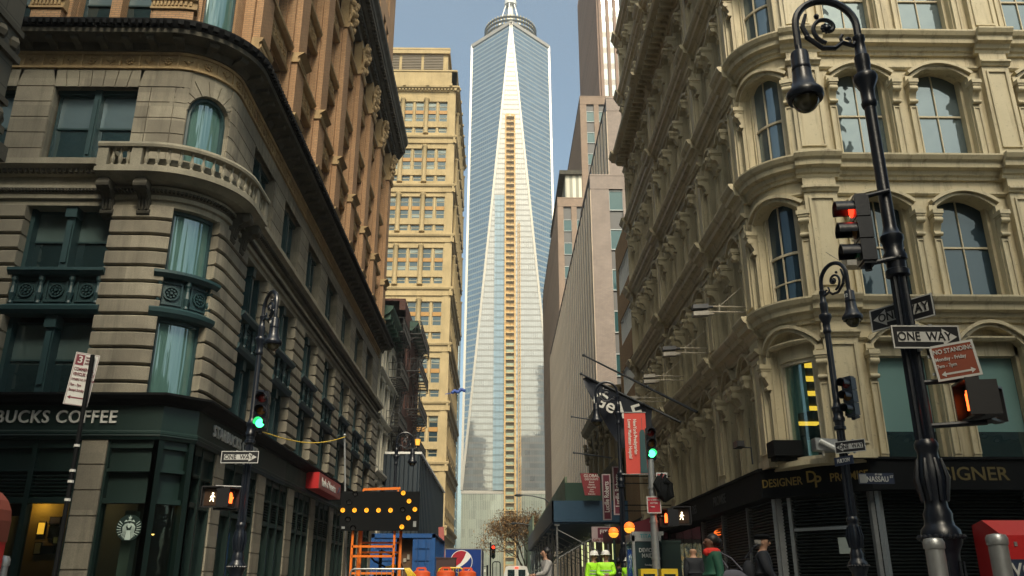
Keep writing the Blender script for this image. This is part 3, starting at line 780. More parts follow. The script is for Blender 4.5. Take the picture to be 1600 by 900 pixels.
# cornices with breaks over the pilasters, architrave lines
def corn(m, z, a, b, x=0.0, big=0.0):
    m.us(PR, a, b, [(-.3, z-.64), (.08+x, z-.64), (.1+x, z-.56), (.16+x, z-.52), (.2+x, z-.4), (.34+x+big*.5, z-.36), (.36+x+big*.5, z-.22), (.44+x+big, z-.16), (.5+x+big, z-.05), (.5+x+big, z), (-.3, z+.015)])
cor = []
for i in range(1, 8):
    m = MB(); z = LV[i]; big = .45 if i == 5 else 0.0
    corn(m, z, RS, RE+.4, 0, big)
    for a, b in pils: corn(m, z+.006, a-.12, b+.12, .15, big)
    m.us(PR, RS, RE, [(-.1, z-1.12), (.05, z-1.12), (.1, z-1.06), (.1, z-1.02), (-.1, z-1.0)])
    if i == 5:
        u = RS
        while u < RE: m.ub(PR, u, u+.14, .1, .7, z-.56, z-.36); u += .42
    cor.append(m.build('cornice', M['iron'], R, loc=PR.map(1.1, 0, z)))
# window surrounds and sashes: shared meshes on the straight walls
smesh = {}
for h in (.80, .56, .66):
    for first in (True, False):
        me = surround(LF, 0, h, 0, 2.95 if first else 2.75, .5 if first else .36, .34 if h > .7 else .44).mesh(M['iron'], True); me.name = 'window_surround'; smesh[(h, first)] = me
M['glr'] = glass('old_dark_sash_glass', (.012,.028,.042), refl=.05, wav=.03)
M['glrb'] = glass('old_sash_glass', (.06,.085,.095), refl=.14, wav=.05)
M['gshade'] = glass('glass_over_teal_blind', (.15,.27,.27), refl=.12, wav=.03)
def rwin(i, h):
    w_ = 2*h-.1
    hh = 3.3 if i else 2.74
    if i == 0: return sash(w_, hh, M['ironw'], M['gld'], M['gshade'], .74, 'plain', .06, 1)
    gm = M['glrb'] if i >= 2 else M['glr']
    return sash(w_, hh, M['ironw'], gm, None, .5, 'sash2', .06, 1)
for i in range(7):
    for u, h in wins:
        if i >= 5 and u < -6: pass
        s_ = place('window_surround', smesh[(h, i == 0)], R, PR.map(u, 0, LV[i]), PR.rot(u))
        put_win(PR, u, -.34, LV[i]+.03, R, rwin(i, h))
# curved corner windows
cc = sum(CRB)/2; ch = (CRB[1]-CRB[0])/2
for i in range(7):
    surround(PR, cc, ch, LV[i], 2.95 if i == 0 else 2.75, .5 if i == 0 else .36).build('window_surround', M['iron'], R, True, loc=PR.map(cc, 0, LV[i]))
    f = MB(); a, b = CRB; z0 = LV[i]+.03; z1 = LV[i]+(2.74 if i == 0 else 3.2); d = -.3
    f.ub(PR, a, a+.16, d-.1, d+.06, z0, z1); f.ub(PR, b-.16, b, d-.1, d+.06, z0, z1); f.ub(PR, a, b, d-.1, d+.05, z0, z0+.12); f.ub(PR, a, b, d-.1, d+.05, z1-.12, z1)
    if i: f.ub(PR, a+.16, b-.16, d-.08, d+.03, z0+1.5, z0+1.57); f.ub(PR, cc-.02, cc+.02, d-.06, d+.02, z0, z1)
    if i == 1: f.ub(PR, a+.16, b-.16, d-.06, d+.02, z0+.7, z0+.74)
    o = f.build('window', M['ironw'], R, loc=PR.map(cc, 0, z0))
    g_ = MB(); g_.ub(PR, a+.12, b-.12, d-.04, d-.02, z0+.05, z1-.05); g_.build('pane', M['gsee'] if i == 0 else (M['glr'] if i == 1 else M['glrb']), o, smooth=True)
m = MB(); m.ub(PR, 1.18, 1.80, -.5, -.48, LV[0]+1.35, LV[0]+2.7); m.build('blind', M['blind'], R, loc=PR.map(cc, -.5, LV[0]))
m = MB(); m.ub(PR, 1.76, 2.0, -.46, -.44, LV[0]+.1, LV[0]+2.7); m.build('curtain', M['blind'], R, loc=PR.map(cc, -.5, LV[0]))
# lit office behind the corner window of the second floor
m = MB()
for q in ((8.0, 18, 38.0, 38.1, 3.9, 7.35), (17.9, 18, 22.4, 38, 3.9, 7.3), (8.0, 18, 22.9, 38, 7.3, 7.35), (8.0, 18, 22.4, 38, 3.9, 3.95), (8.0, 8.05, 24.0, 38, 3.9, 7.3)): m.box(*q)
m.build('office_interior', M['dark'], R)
for k, y in enumerate((24.6, 26.4, 28.6, 31.2, 34.4)):
    m = MB(); c = .372*y+(.35 if k % 2 else 0); m.box(c-.55, c+.6, y, y+.2+.01*y, 7.2, 7.27); m.build('ceiling_light', M['tube'], R, loc=(c, y, 7.2))
m = MB(); m.box(8.9, 9.35, 22.25, 22.6, 4.0, 4.35); m.build('planter', M['blindw'], R, loc=(9.1, 22.4, 4.0))
m = MB(); m.box(8.05, 30, 43.5, 43.98, 0, 37); m.box(20.6, 21.0, 21.2, 44, 0, 37); m.box(8.05, 20.6, 21.6, 43.6, 36.4, 36.8); m.build('rear_wall', M['brick'], R)
# shop fascia and shutters
RP = Poly([(20.6, 20.95), (9.25, 20.95), (7.2, 23.3), (7.2, 44.0)], -1)
c1, c2 = RP.u[1], RP.u[2]
mb = MB(); mb.us(RP, 0, RP.u[-1], [(-.8, 3.08), (0, 3.08), (0, 3.8), (.05, 3.82), (.05, 3.88), (-.8, 3.9)])
fsc = mb.build('fascia', M['blackm'], R)
mb = MB(); mb.ub(RP, 0, RP.u[-1], -1.0, -.9, -.1, 3.1); mb.build('shop_backing', M['dark'], R)
mb = MB()
for a, b in ((.1, c1-.12), (c1+.1, c2-.1), (c2+.15, c2+9)):
    mb.mark(); z = .05
    while z < 3.08: mb.us(RP, a, b, [(-.5, z), (-.44, z+.02), (-.44, z+.045), (-.5, z+.05)]); z += .085
M['shut'] = paint('shutter_metal', (.022,.03,.03), .35, .5, var=.3); mb.build_each('roller_shutter', M['shut'], R)
mb = MB()
for u in (.1, 3.6, 7.3, c1-.1, c1+.12, c1+.75, c2-.55, c2-.08, c2+.12, c2+3, c2+6, c2+9): mb.mark(); mb.ub(RP, u-.05, u+.05, -.55, -.38, 0, 3.1)
mb.mark(); mb.ub(RP, c1+.75, c2-.5, -.5, -.42, 2.2, 2.28); mb.build_each('shutter_rail', M['steel'], R)
mb = MB()
for k in range(7): u = c2+9.6+k*1.6; mb.mark(); mb.ub(RP, u, u+1.5, -.5, -.46, .3, 3.0)
mb.build_each('shop_window', M['gld'], R)
mb = MB(); mb.ub(RP, c1+.95, c1+1.3, -.42, -.4, 1.6, 2.0); mb.build('paper_notice', M['blindw'], R)
M['gold'] = paint('gold_letters', (.30,.20,.035), .45, var=.08)
M['goldd'] = paint('faded_gold_letters', (.10,.075,.02), .5, var=.08)
M['grey'] = paint('faded_grey_letters', (.05,.05,.048), .7)
def rtext(body, size, mat, u, z, d=.006, **k): return ltext(body, size, mat, RP.map(u, d, z), RP.rot(u), R, **k)
w3 = c2-c1; mid = c1+w3/2
rtext('DESIGNER', .30, M['gold'], mid+.92, 3.45, sx=.88); rtext('PROMISE', .30, M['gold'], mid-.98, 3.45, sx=.88)
rtext('D', .42, M['gold'], mid+.05, 3.52); rtext('P', .42, M['gold'], mid-.12, 3.38)
def rev(u): return c1-u
rtext('DESIGNER', .46, M['goldd'], c1-2.3, 3.45, sx=1.1); rtext('D', .44, M['goldd'], c1-4.35, 3.52); rtext('P', .44, M['goldd'], c1-4.5, 3.38)
rtext('PROMISE', .46, M['goldd'], c1-6.4, 3.45, sx=1.1)
rtext('DES', .42, M['grey'], c2+8.3, 3.45); rtext('PROMISE', .42, M['grey'], c2+4.6, 3.45)
# ================================================================ near corners of the crossing
M['nstone'] = bricks('grey_block_stone', (.13,.125,.10), (.10,.095,.08), (.06,.06,.05), .9, .4, .012)
def near_left():
    B = thing('near_stone_building', 'dark grey stone building edge with carved bands at the upper left frame', 'building', (-8, 11.7, 0))
    m = MB(); m.box(-34, -8, -45, 11.7, 0, 16); m.build('wall', M['nstone'], B)
    m = MB()
    for z in (7.6, 8.9, 14):
        m.box(-34, -7.93, -45, 11.77, z, z+.12); m.box(-34, -7.95, -45, 11.75, z+.5, z+.6)
        for k in range(24): m.ball((-8.02, 11.6-.35*k, z+.3), .13, 6, 4)
        for k in range(24): m.ball((-8.1-.35*k, 11.75, z+.3), .13, 6, 4)
    m.box(-34, -7.85, -45, 11.85, 7.15, 7.4); m.build('carved_band', M['dstone'], B)
    F = Frame(-8, 11.7, 0, -1, 1, 0, PI/2)
    w = sash(1.4, 2.6, M['blackm'], M['gld'])
    for i in range(5):
        put_win(F, 3+i*3.2, .01, 10.2, B, w)
near_left()
M['slate'] = paint('slate_iron', (.075,.078,.078), .6, streak=.3, var=.3)
def near_right():
    B = thing('near_dark_building', 'dark grey fluted corner of a building at the upper right frame', 'building', (7.9, 9.6, 0))
    m = MB(); m.box(8.05, 34, -8.1, 9.5, 0, 11); m.build('wall', M['nstone'], B)
    m = MB(); m.box(7.98, 9.3, 8.3, 9.56, 6.9, 11)
    for k in range(6): m.box(7.9, 7.99, 8.42+k*.18, 8.5+k*.18, 7.3, 10.8)
    for k in range(6): m.box(8.1+k*.18, 8.18+k*.18, 9.55, 9.63, 7.3, 10.8)
    m.build('fluted_pier', M['slate'], B)
    m = MB(); m.box(7.5, 34, -8.1, 9.95, 6.35, 6.55); m.box(7.62, 34, -8.1, 9.85, 6.55, 6.95); m.build('ledge', M['slate'], B)
near_right()
def tall_behind():  # unseen block, added to keep sun off the left front
    B = thing('unseen_shade_block', 'unseen dark stone block added behind the fluted corner to shade the left front', 'building', (8.2, -8, 0))
    m = MB(); m.box(8.2, 24, -90, -8, 0, 43); m.build('wall', M['nstone'], B)
    m = MB(); m.box(7.9, 24.2, -90, -7.7, 43, 44); m.build('cornice', M['slate'], B)
tall_behind()
def more_behind():  # unseen blocks, added to cut sky light on the low fronts
    B = thing('unseen_canyon_block', 'unseen grey stone block added behind the carved corner to darken the street', 'building', (-8.3, -2, 0))
    m = MB(); m.box(-34.2, -8.2, -90, -2, 0, 44); m.build('wall', M['nstone'], B)
    m = MB(); m.box(-34.4, -7.9, -90, -1.7, 44, 45); m.build('cornice', M['dstone'], B)
    B = thing('unseen_end_block', 'unseen brick block added far behind the crossing to cut sky light', 'building', (0, -130, 0))  # unseen, added to close off sky light from behind
    m = MB(); m.box(-40, 40, -150, -130, 0, 36); m.build('wall', M['rbrick'], B)
    m = MB(); m.box(-40.2, 40.2, -150, -129.6, 36, 37); m.build('cornice', M['dstone'], B)

# ================================================================ left row beyond the corner building
M['wwood'] = paint('white_stone_front', (.50,.48,.40), .7, var=.3, streak=.4, scale=2)
M['gcop'] = paint('green_copper', (.02,.07,.05), .6, var=.4)
M['rbrick'] = bricks('dark_red_brick', (.13,.05,.04), (.09,.04,.033), (.10,.08,.07))
M['feblack'] = paint('fire_escape_black', (.012,.013,.014), .6)
FL = Frame(-8, 0, 0, 1, 1, 0, PI/2)
more_behind()
def fire_escape(B, y0, y1, zs, d=.95, ladders=True):
    for j, z in enumerate(zs):
        m = MB(); m.bar((-8+d, y0, z-.04), (-8+d, y1, z-.04), .05)
        for k in range(14): q_ = -8+d*k/14; m.bar((q_, y0, z-.03), (q_, y1, z-.03), .018)
        for k in range(7): m.box(-8, -8+d, y0+(y1-y0)*k/7, y0+(y1-y0)*k/7+.08, z-.14, z-.05)
        for zz in (z+.5, z+1.0): m.bar((-8+d, y0, zz), (-8+d, y1, zz), .04); m.bar((-8, y0, zz), (-8+d, y0, zz), .04); m.bar((-8, y1, zz), (-8+d, y1, zz), .04)
        k = y0
        while k <= y1: m.bar((-8+d, k, z), (-8+d, k, z+1.0), .025); k += .22
        for k in (0, .3, .6, .9): m.bar((-8+k, y0, z), (-8+k, y0, z+1.0), .025)
        for yy in (y0+.2, y1-.2): m.bar((-8, yy, z-.75), (-8+d, yy, z-.1), .05)
        m.build('platform', M['feblack'], B, loc=(-7.5, (y0+y1)/2, z))
        if j+1 < len(zs):
            z2 = zs[j+1]; m = MB(); ya, yb = (y0+.4, y1-.9) if j % 2 else (y1-.4, y0+.9)
            for x in (-7.75, -7.2):
                m.bar((x, ya, z), (x, yb, z2), .05, .16); m.bar((x, ya, z+.8), (x, yb, z2+.8), .035)
            for q in range(12):
                t = q/12; m.box(-7.75, -7.2, ya+(yb-ya)*t-.1, ya+(yb-ya)*t+.1, z+(z2-z)*t, z+(z2-z)*t+.03)
            m.build('stair', M['feblack'], B, loc=(-7.5, ya, z))
def white_building():
    B = thing('white_fronted_building', 'narrow white stone building with green copper cornice beside the corner block', 'building', (-8, 53.4, 0))
    Y0, Y1 = 53.4, 64.2
    rows = [(4.6, 7.0), (8.2, 10.6), (11.6, 13.8), (14.7, 16.7)]
    ivs = []
    for k in range(3):
        c = Y0+1.5+k*2.6; ivs.append((c-.62, c+.62))
    m = MB(); wall_with_holes(m, FL, ivs, Y0, Y1-1.6, -.5, 0, rows, 0, 17.6); m.build('wall', M['wwood'], B)
    m = MB()
    for z in (7.5, 11.0, 14.1): m.us(FL, Y0, Y1-1.5, [(-.2, z), (.12, z), (.3, z+.18), (.3, z+.3), (-.2, z+.32)])
    for a, b in ivs:
        for z0, z1 in rows: m.us(FL, a-.15, b+.15, [(-.2, z1), (.15, z1), (.2, z1+.15), (-.2, z1+.15)])
    for yy in (Y0+.1, Y0+2.65, Y0+5.3, Y0+8.0): m.ub(FL, yy, yy+.3, -.1, .1, 4, 17.6)
    m.build('moulding', M['wwood'], B)
    m = MB(); m.us(FL, Y0, Y1-1.4, [(-.3, 17.6), (.1, 17.6), (.15, 17.9), (.5, 18.1), (.75, 18.4), (.8, 18.6), (-.3, 18.7)])
    for k in range(8): m.ub(FL, Y0+.2+k*1.05, Y0+.45+k*1.05, .05, .6, 17.7, 18.3)
    m.build('cornice', M['gcop'], B)
    w = sash(1.2, 2.35, M['wwood'], M['gld'])
    for a, b in ivs:
        for z0, z1 in rows: put_win(FL, (a+b)/2, -.2, z0, B, w)
    m = MB(); m.box(-8.6, -7.7, Y1-1.6, Y1-.5, 0, 19.2); m.build('pier', M['nstone'], B)
    m = MB(); m.box(-20, -8.5, Y0, Y1, 0, 17.6); m.box(-20, -8.1, Y1-.5, Y1, 0, 17.6); m.build('rear_wall', M['rbrick'], B)
    m = MB(); m.box(-8.35, -8.3, Y0+.3, Y1-2, 0, 3.6); m.build('shop_window', M['gld'], B)
    fire_escape(B, 58.2, 63.2, [8.0, 11.4, 14.9, 18.3])
white_building()
def red_building():
    B = thing('red_brick_tenement', 'dark red brick tenement with black fire escape stairs down its front', 'building', (-8, 66.5, 0))
    Y0, Y1 = 66.5, 80.0; rows = [(4.8+3.3*k, 7.0+3.3*k) for k in range(5)]
    ivs = [(Y0+1.4+3*k, Y0+2.6+3*k) for k in range(4)]
    m = MB(); wall_with_holes(m, FL, ivs, Y0, Y1, -.5, 0, rows, 0, 22.6); m.box(-20, -8.5, Y0, Y1, 0, 23.4); m.box(-20, -8.0, Y0, Y0+.5, 0, 23.6); m.box(-8.5, -8, Y0+.5, Y1, 22.6, 23.5)
    m.build('wall', M['rbrick'], B)
    w = sash(1.15, 2.15, M['blackm'], M['gld'])
    for a, b in ivs:
        for z0, z1 in rows: put_win(FL, (a+b)/2, -.2, z0, B, w)
    m = MB(); m.us(FL, Y0+4, Y1, [(-.1, 22.0), (.2, 22.0), (.7, 22.6), (.7, 22.9), (-.1, 22.9)]); m.build('cornice', M['gcop'], B)
    fire_escape(B, 69.5, 78.5, [8.3, 11.6, 14.9, 18.2, 21.5], 1.1)
red_building()

# ================================================================ pale office tower with columns
M['pale'] = stone('pale_stone', (.43,.335,.185), (.32,.25,.135), .35, speck=12, streak=.25, bmp=.1)
M['ochre'] = paint('ochre_spandrel', (.36,.19,.045), .6, var=.2)
M['pblind'] = glass('pale_blind_pane', (.20,.23,.20), refl=.06); M['glc'] = glass('tower_sash_glass', (.015,.035,.045), refl=.07); M['gcream'] = paint('cream_window_frame', (.42,.36,.22), .6)
def pale_tower():
    B = thing('columned_office_tower', 'pale sunlit stone office tower with stacked column storeys left of the glass skyscraper', 'building', (-8.5, 133.3, 0))
    F = Frame(-8.5, 133.3, -1, 0, 0, -1, 0); G = Frame(-8.5, 133.3, 0, 1, 1, 0, PI/2)
    led = [-.4, 9.5, 19.25, 28.9, 38.7, 48.5, 58.3, 67.9, 77.7]; H = 9.75
    m = MB(); m.box(-36, -9.2, 134.0, 166, 0, 91)
    for z in led:
        ztop = z+H if z < 77 else 91
        for FF, n, Lm in ((F, 6, 27.5), (G, 7, 32)):
            FF_ = FF
            m.ub(FF_, 0 if FF is F else .755, 1.2, -.75, .0, z, ztop)
            for k in range(n):
                a = 1.2+k*4.3; b = a+4.3
                m.ub(FF_, b-.45, b, -.75, -.1, z, ztop); m.ub(FF_, a, a+.25, -.75, -.1, z, ztop); m.ub(FF_, (a+b)/2-.3, (a+b)/2+.1, -.7, -.25, z, ztop)
                for z0, z1 in ((z-.1, z+.75), (z+1.95, z+3.1), (z+7.3, ztop)): m.ub(FF_, a, b, -.75, -.12, z0, z1)
    m.build('wall', M['pale'], B)
    m = MB(); cm = MB()
    for z in led:
        for FF, n, Lm in ((F, 6, 27.2), (G, 7, 31.5)):
            m.us(FF, -.35, Lm, [(-.2, z-1.5), (.12, z-1.5), (.12, z-.5), (.35, z-.45), (.45, z-.2), (.45, z), (-.2, z+.04)])
            for k in range(n):
                u = 5.3+k*4.3
                if u > Lm: continue
                c = FF.map(u, .05, z+.45)
                if FF is G and z < 40: continue
                cm.mark(); cm.lathe([(.5, 0), (.5, .25), (.4, .35), (.37, 6.9), (.42, 7.0), (.5, 7.2), (.5, 7.4)], c, 10)
                if z > 40 or FF is F: cm.tube([FF.map(u-.5, .1, z+7.6), FF.map(u+.5, .1, z+7.6)], .2, 8)
    z = 87.9
    for FF, Lm in ((F, 27.2), (G, 31.5)):
        m.us(FF, -.6, Lm, [(-.2, z-.9), (.15, z-.9), (.2, z-.5), (.7, z-.3), (.75, z), (-.2, z+.05)])
        m.us(FF, -.1, Lm, [(-.8, z), (.1, z), (.1, 91.2), (.25, 91.3), (.25, 91.6), (-.8, 91.7)])
        u = 0
        while u < Lm: m.ub(FF, u, u+.3, .1, .5, z-.75, z-.4); u += .6
        u = .6
        while u < Lm: m.ub(FF, u, u+.5, .5, .9, z-.1, z+.35); u += 4.3
    m.build('entablature', M['pale'], B); cm.build_each('column', M['pale'], B, True)
    def pair(w, h, tall):
        f = MB(); p = MB(); b = MB(); s = MB()
        for c in (-.92, 1.12):
            x0, x1 = c-.75, c+.75
            f.box(x0, x0+.08, 0, .1, 0, h); f.box(x1-.08, x1, 0, .1, 0, h); f.box(x0, x1, 0, .1, 0, .08); f.box(x0, x1, 0, .1, h-.08, h)
            p.add([(x0, .06, 0), (x1, .06, 0), (x1, .06, h), (x0, .06, h)], [(0, 1, 2, 3)])
            if tall:
                s.box(x0, x1, -.1, .05, 1.7, 2.4)
                for q in (.85, 3.25): f.box(x0, x1, 0, .1, q-.04, q+.04)
            else: f.box(x0, x1, 0, .1, h/2-.04, h/2+.04)
            for k, (z0, z1) in enumerate(((.1, .85), (3.3, 4.1)) if tall else ((h*.45, h-.1),)):
                if random.random() < .45: b.add([(x0+.08, .05, z0+.4*random.random()), (x1-.08, .05, z0+.2), (x1-.08, .05, z1), (x0+.08, .05, z1)], [(0, 1, 2, 3)])
        return [x.mesh(mt) if x.v else None for x, mt in ((f, M['gcream']), (p, M['glc']), (b, M['pblind']), (s, M['ochre']))]
    M['gcream'] = paint('cream_window_frame', (.42,.36,.22), .6)
    for z in led:
        pt = [pair(0, 4.2, True) for _ in range(3)]; ps = [pair(0, 1.2, False) for _ in range(3)]
        for k in range(5):
            for pr, dz in ((random.choice(pt), 3.1), (random.choice(ps), .75)):
                wo = place('window', pr[0], B, F.map(3.25+k*4.3+.1, -.45, z+dz), 0)
                child('pane', pr[1], wo)
                if pr[2]: child('blind', pr[2], wo)
                if pr[3]: child('spandrel', pr[3], wo)
    m = MB(); m.box(-34, -10.3, 136, 160, 91, 97); m.box(-34.5, -9.9, 135.5, 160.5, 97, 97.7); m.build('penthouse', M['pale'], B)
    m = MB()
    for k in range(5):
        m.mark()
        for j in range(14): m.box(-14.9-k*4.2, -11.2-k*4.2, 135.85, 135.99, 91.9+j*.36, 92.1+j*.36)
    M['lvr'] = paint('bronze_louvre', (.10,.075,.04), .5); m.build_each('louvre', M['lvr'], B)
    m = MB()
    for k in range(40): m.bar((-10-k*.6, 136.5, 97.7), (-10-k*.6, 136.5, 98.8), .15)
    m.box(-34, -10, 136.4, 136.6, 98.5, 98.9); m.build('roof_railing', M['pale'], B)
pale_tower()
# ---------------------------------------------------------------- curtain-wall material
def curtain(name, glassc, span, mull, fh=4.1, mw=1.5, sfrac=.28, mfrac=.10, refl=.45, dark=None, xs=(1, 0), tint=(.85,.95,1), mrough=.06, bands=()):
    m, n, b, o = newmat(name); tc = N(n, 'ShaderNodeTexCoord'); sp = N(n, 'ShaderNodeSeparateXYZ'); n.links.new(tc.outputs['Object'], sp.inputs[0])
    u = mth(n, 'ADD', mth(n, 'MULTIPLY', sp.outputs[0], xs[0]), mth(n, 'MULTIPLY', sp.outputs[1], xs[1])); z = sp.outputs[2]
    fz = mth(n, 'FRACT', mth(n, 'DIVIDE', z, fh)); fu = mth(n, 'FRACT', mth(n, 'DIVIDE', u, mw))
    isS = mth(n, 'LESS_THAN', fz, sfrac); isM = mth(n, 'LESS_THAN', fu, mfrac)
    cell = N(n, 'ShaderNodeTexWhiteNoise'); cell.noise_dimensions = '2D'; cb = N(n, 'ShaderNodeCombineXYZ')
    n.links.new(mth(n, 'FLOOR', mth(n, 'DIVIDE', u, mw*2)), cb.inputs[0]); n.links.new(mth(n, 'FLOOR', mth(n, 'DIVIDE', z, fh)), cb.inputs[1]); n.links.new(cb.outputs[0], cell.inputs['Vector'])
    g = mixc(n, mth(n, 'MULTIPLY', cell.outputs[0], .8), glassc, tuple(x*1.9+.01 for x in glassc))
    g = mixc(n, isS, g, span); g = mixc(n, isM, g, mull)
    n.links.new(g, b.inputs['Base Color']); b.inputs['Roughness'].default_value = .5; b.inputs['Specular IOR Level'].default_value = .3
    gl = N(n, 'ShaderNodeBsdfGlossy'); gl.inputs['Color'].default_value = (*tint, 1); gl.inputs['Roughness'].default_value = mrough
    bp = N(n, 'ShaderNodeBump'); bp.inputs['Strength'].default_value = .05; bp.inputs['Distance'].default_value = 1.0
    n.links.new(noise(n, coords(n, .12, .12, .12), 1, 2), bp.inputs['Height']); n.links.new(bp.outputs[0], gl.inputs['Normal'])
    f = mth(n, 'MULTIPLY', mth(n, 'SUBTRACT', 1.0, mth(n, 'MULTIPLY', mth(n, 'MAXIMUM', isS, isM), .55)), refl)
    mx = N(n, 'ShaderNodeMixShader'); n.links.new(f, mx.inputs[0]); n.links.new(b.outputs[0], mx.inputs[1]); n.links.new(gl.outputs[0], mx.inputs[2]); n.links.new(mx.outputs[0], o.inputs[0])
    return m
M['cw1'] = curtain('skyscraper_glass', (.045,.085,.12), (.30,.33,.31), (.20,.23,.23), refl=.38, tint=(.88,.95,.93))
M['cwf'] = curtain('skyscraper_warm_lit_glass', (.09,.10,.10), (.15,.145,.13), (.07,.07,.07), refl=.28, tint=(.97,.94,.88), mfrac=.12, sfrac=.3)  # same glass as the sides, with the front's warm light put into its colours
M['cwp'] = curtain('podium_fin_glass', (.17,.19,.15), (.24,.26,.20), (.33,.34,.27), fh=5.6, mw=1.1, sfrac=.06, mfrac=.35, refl=.16)
def skyscraper():
    cx, cy = 7.0, 567.0; hb = 31.0; ht = 31.0; z0, z1 = 57.0, 410.0
    T = thing('glass_skyscraper', 'tall tapering glass skyscraper with mast and construction hoist at the end of the street', 'skyscraper', (cx, cy, 0))
    bc = [(cx-hb, cy-hb), (cx+hb, cy-hb), (cx+hb, cy+hb), (cx-hb, cy+hb)]
    tcn = [(cx, cy-ht), (cx+ht, cy), (cx, cy+ht), (cx-ht, cy)]
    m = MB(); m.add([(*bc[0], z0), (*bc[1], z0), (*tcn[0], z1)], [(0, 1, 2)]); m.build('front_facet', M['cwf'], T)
    m = MB()
    for i in range(4):
        a = bc[i]; b = bc[(i+1) % 4]
        if i: m.add([(*a, z0), (*b, z0), (*tcn[i], z1)], [(0, 1, 2)])
        m.add([(*a, z0), (*tcn[i], z1), (*tcn[(i-1) % 4], z1)], [(0, 1, 2)])
    m.build('side_facet', M['cw1'], T)
    M['ssteel'] = paint('bright_steel_edge', (.46,.43,.37), .35, .2)
    for i in range(4):
        for t in (tcn[i], tcn[(i-1) % 4]):
            m = MB(); m.bar((*bc[i], z0), (*t, z1), 1.5); m.build('steel_arris', M['ssteel'], T)
    m = MB(); m.box(cx-hb, cx+hb, cy-hb, cy+hb, 0, z0-2.2); m.build('podium', M['cwp'], T)
    m = MB(); m.box(cx-hb-.3, cx+hb+.3, cy-hb-.3, cy+hb+.3, z0-2.2, z0-.2)
    for i in range(4):
        m.bar((*tcn[i], z1), (*tcn[(i+1) % 4], z1), 1.6, 3)
    m.build('edge_band', M['ssteel'], T)
    m = MB(); m.add([(*p, z1-1) for p in tcn], [(0, 1, 2, 3)]); m.build('roof', M['dstone'], T)
    M['ringd'] = paint('dark_ring_steel', (.05,.055,.04), .5); M['ringy'] = paint('yellow_ring_steel', (.55,.42,.12), .5)
    m = MB()
    for z, r in ((413, 19), (416.5, 19.8), (420, 20.3), (423.5, 20.3)):
        P = [(cx+r*math.cos(2*PI*k/48), cy+r*math.sin(2*PI*k/48), z) for k in range(49)]; m.mark(); m.tube(P, .95, 6)
    m.build_each('crown_ring', M['ringd'], T)
    m = MB()
    for k in range(48):
        a = 2*PI*k/48; m.mark(); m.bar((cx+18.8*math.cos(a), cy+18.8*math.sin(a), 407), (cx+20.5*math.cos(a), cy+20.5*math.sin(a), 425.5), .55)
    m.build_each('crown_strut', M['ringy'], T)
    m = MB(); m.tube([(cx, cy, 409), (cx, cy, 436), (cx, cy, 470), (cx, cy, 540)], [3.2, 2.6, 1.8, .5], 10)
    for k in range(6):
        a = 2*PI*k/6+.3; m.bar((cx+10*math.cos(a), cy+10*math.sin(a), 426), (cx+2.6*math.cos(a), cy+2.6*math.sin(a), 455), .8)
    m.lathe([(2, 0), (5, 1), (5, 5), (2, 6)], (cx, cy, 449), 12); m.build('mast', M['white'], T, True)
    # construction hoist up the front
    M['hosh'] = paint('hoist_tan_shaft', (.34,.26,.13), .7); M['hoy'] = paint('hoist_mast_and_lit_bay', (.58,.36,.12), .6, var=.3, scale=.4); M['hog'] = paint('hoist_green_screen', (.30,.36,.25), .5); M['how'] = paint('hoist_white_slab', (.55,.42,.20), .6)
    hx0, hx1, yy = cx-3.9, cx+2.7, cy-hb
    sl = MB(); sc = MB(); yb = MB(); dk = MB()
    dk.box(hx0, hx1, yy-1.0, yy-.3, 8, 325)
    z = 12.0; k = 0
    while z < 326:
        sl.mark(); sc.mark(); yb.mark(); sl.box(hx0, hx1, yy-3.4, yy-.9, z, z+.55)
        if z > 150: yb.box(hx0+.3, hx0+3.0, yy-1.4, yy-1.0, z+.8, z+3.6); yb.box(hx0+3.7, hx1-.3, yy-1.3, yy-1.0, z+.7, z+3.3)  # ochre boxes paint the orange light inside the open bays
        elif z < 150: sc.box(hx0+.8, hx1-1.0, yy-3.3, yy-3.15, z+.6, z+2.3)
        z += 4.6; k += 1
    sl.build_each('hoist_slab', M['how'], T); sc.build_each('hoist_screen', M['hog'], T); yb.build_each('lit_hoist_bay', M['hoy'], T); dk.build('hoist_shaft', M['hosh'], T)
    m = MB()
    for x in (hx0, hx1): m.box(x-.5, x+.5, yy-3.6, yy-2.9, 6, 326 if x == hx0 else 326)
    for x in (hx1+2.2, hx1+3.6): m.box(x-.2, x+.2, yy-2, yy-1.4, 40, 240)
    z = 42
    while z < 240: m.bar((hx1+2.2, yy-1.7, z), (hx1+3.6, yy-1.7, z+2), .25); z += 2.2
    m.build('hoist_mast', M['hoy'], T)
    m = MB(); m.box(hx0-7.5, hx0-.6, yy-.9, yy-.25, 57, 262); M['bstrip'] = curtain('blue_strip_glass', (.03,.08,.12), (.07,.12,.15), (.04,.07,.09), fh=4.6, mw=2.5, refl=.2)
    m.build('dark_glass_strip', M['bstrip'], T)
skyscraper()
M['cwb'] = curtain('blue_tower_glass', (.04,.11,.17), (.07,.15,.20), (.03,.07,.10), fh=4.2, mw=3.0, sfrac=.12, mfrac=.06, refl=.25)
def far_block(name, label, x0, x1, y0, y1, h, m, extra=None):
    B = thing(name, label, 'building', ((x0+x1)/2, y0, 0))
    MB().box(x0, x1, y0, y1, 0, h).build('wall', m, B)
    q = MB(); q.box(x0-.4, x1+.4, y0-.4, y1+.4, h, h+1.2); q.build('roof_edge', extra or m, B)
    return B
far_block('glass_office_tower', 'blue glass office tower mirrored in the front of the tall skyscraper', 31, 52, 395, 425, 165, M['cwb'])
M['cwy'] = curtain('tan_grid_wall', (.05,.06,.06), (.50,.38,.16), (.50,.38,.16), fh=4.0, mw=3.2, sfrac=.4, mfrac=.45, refl=.08)
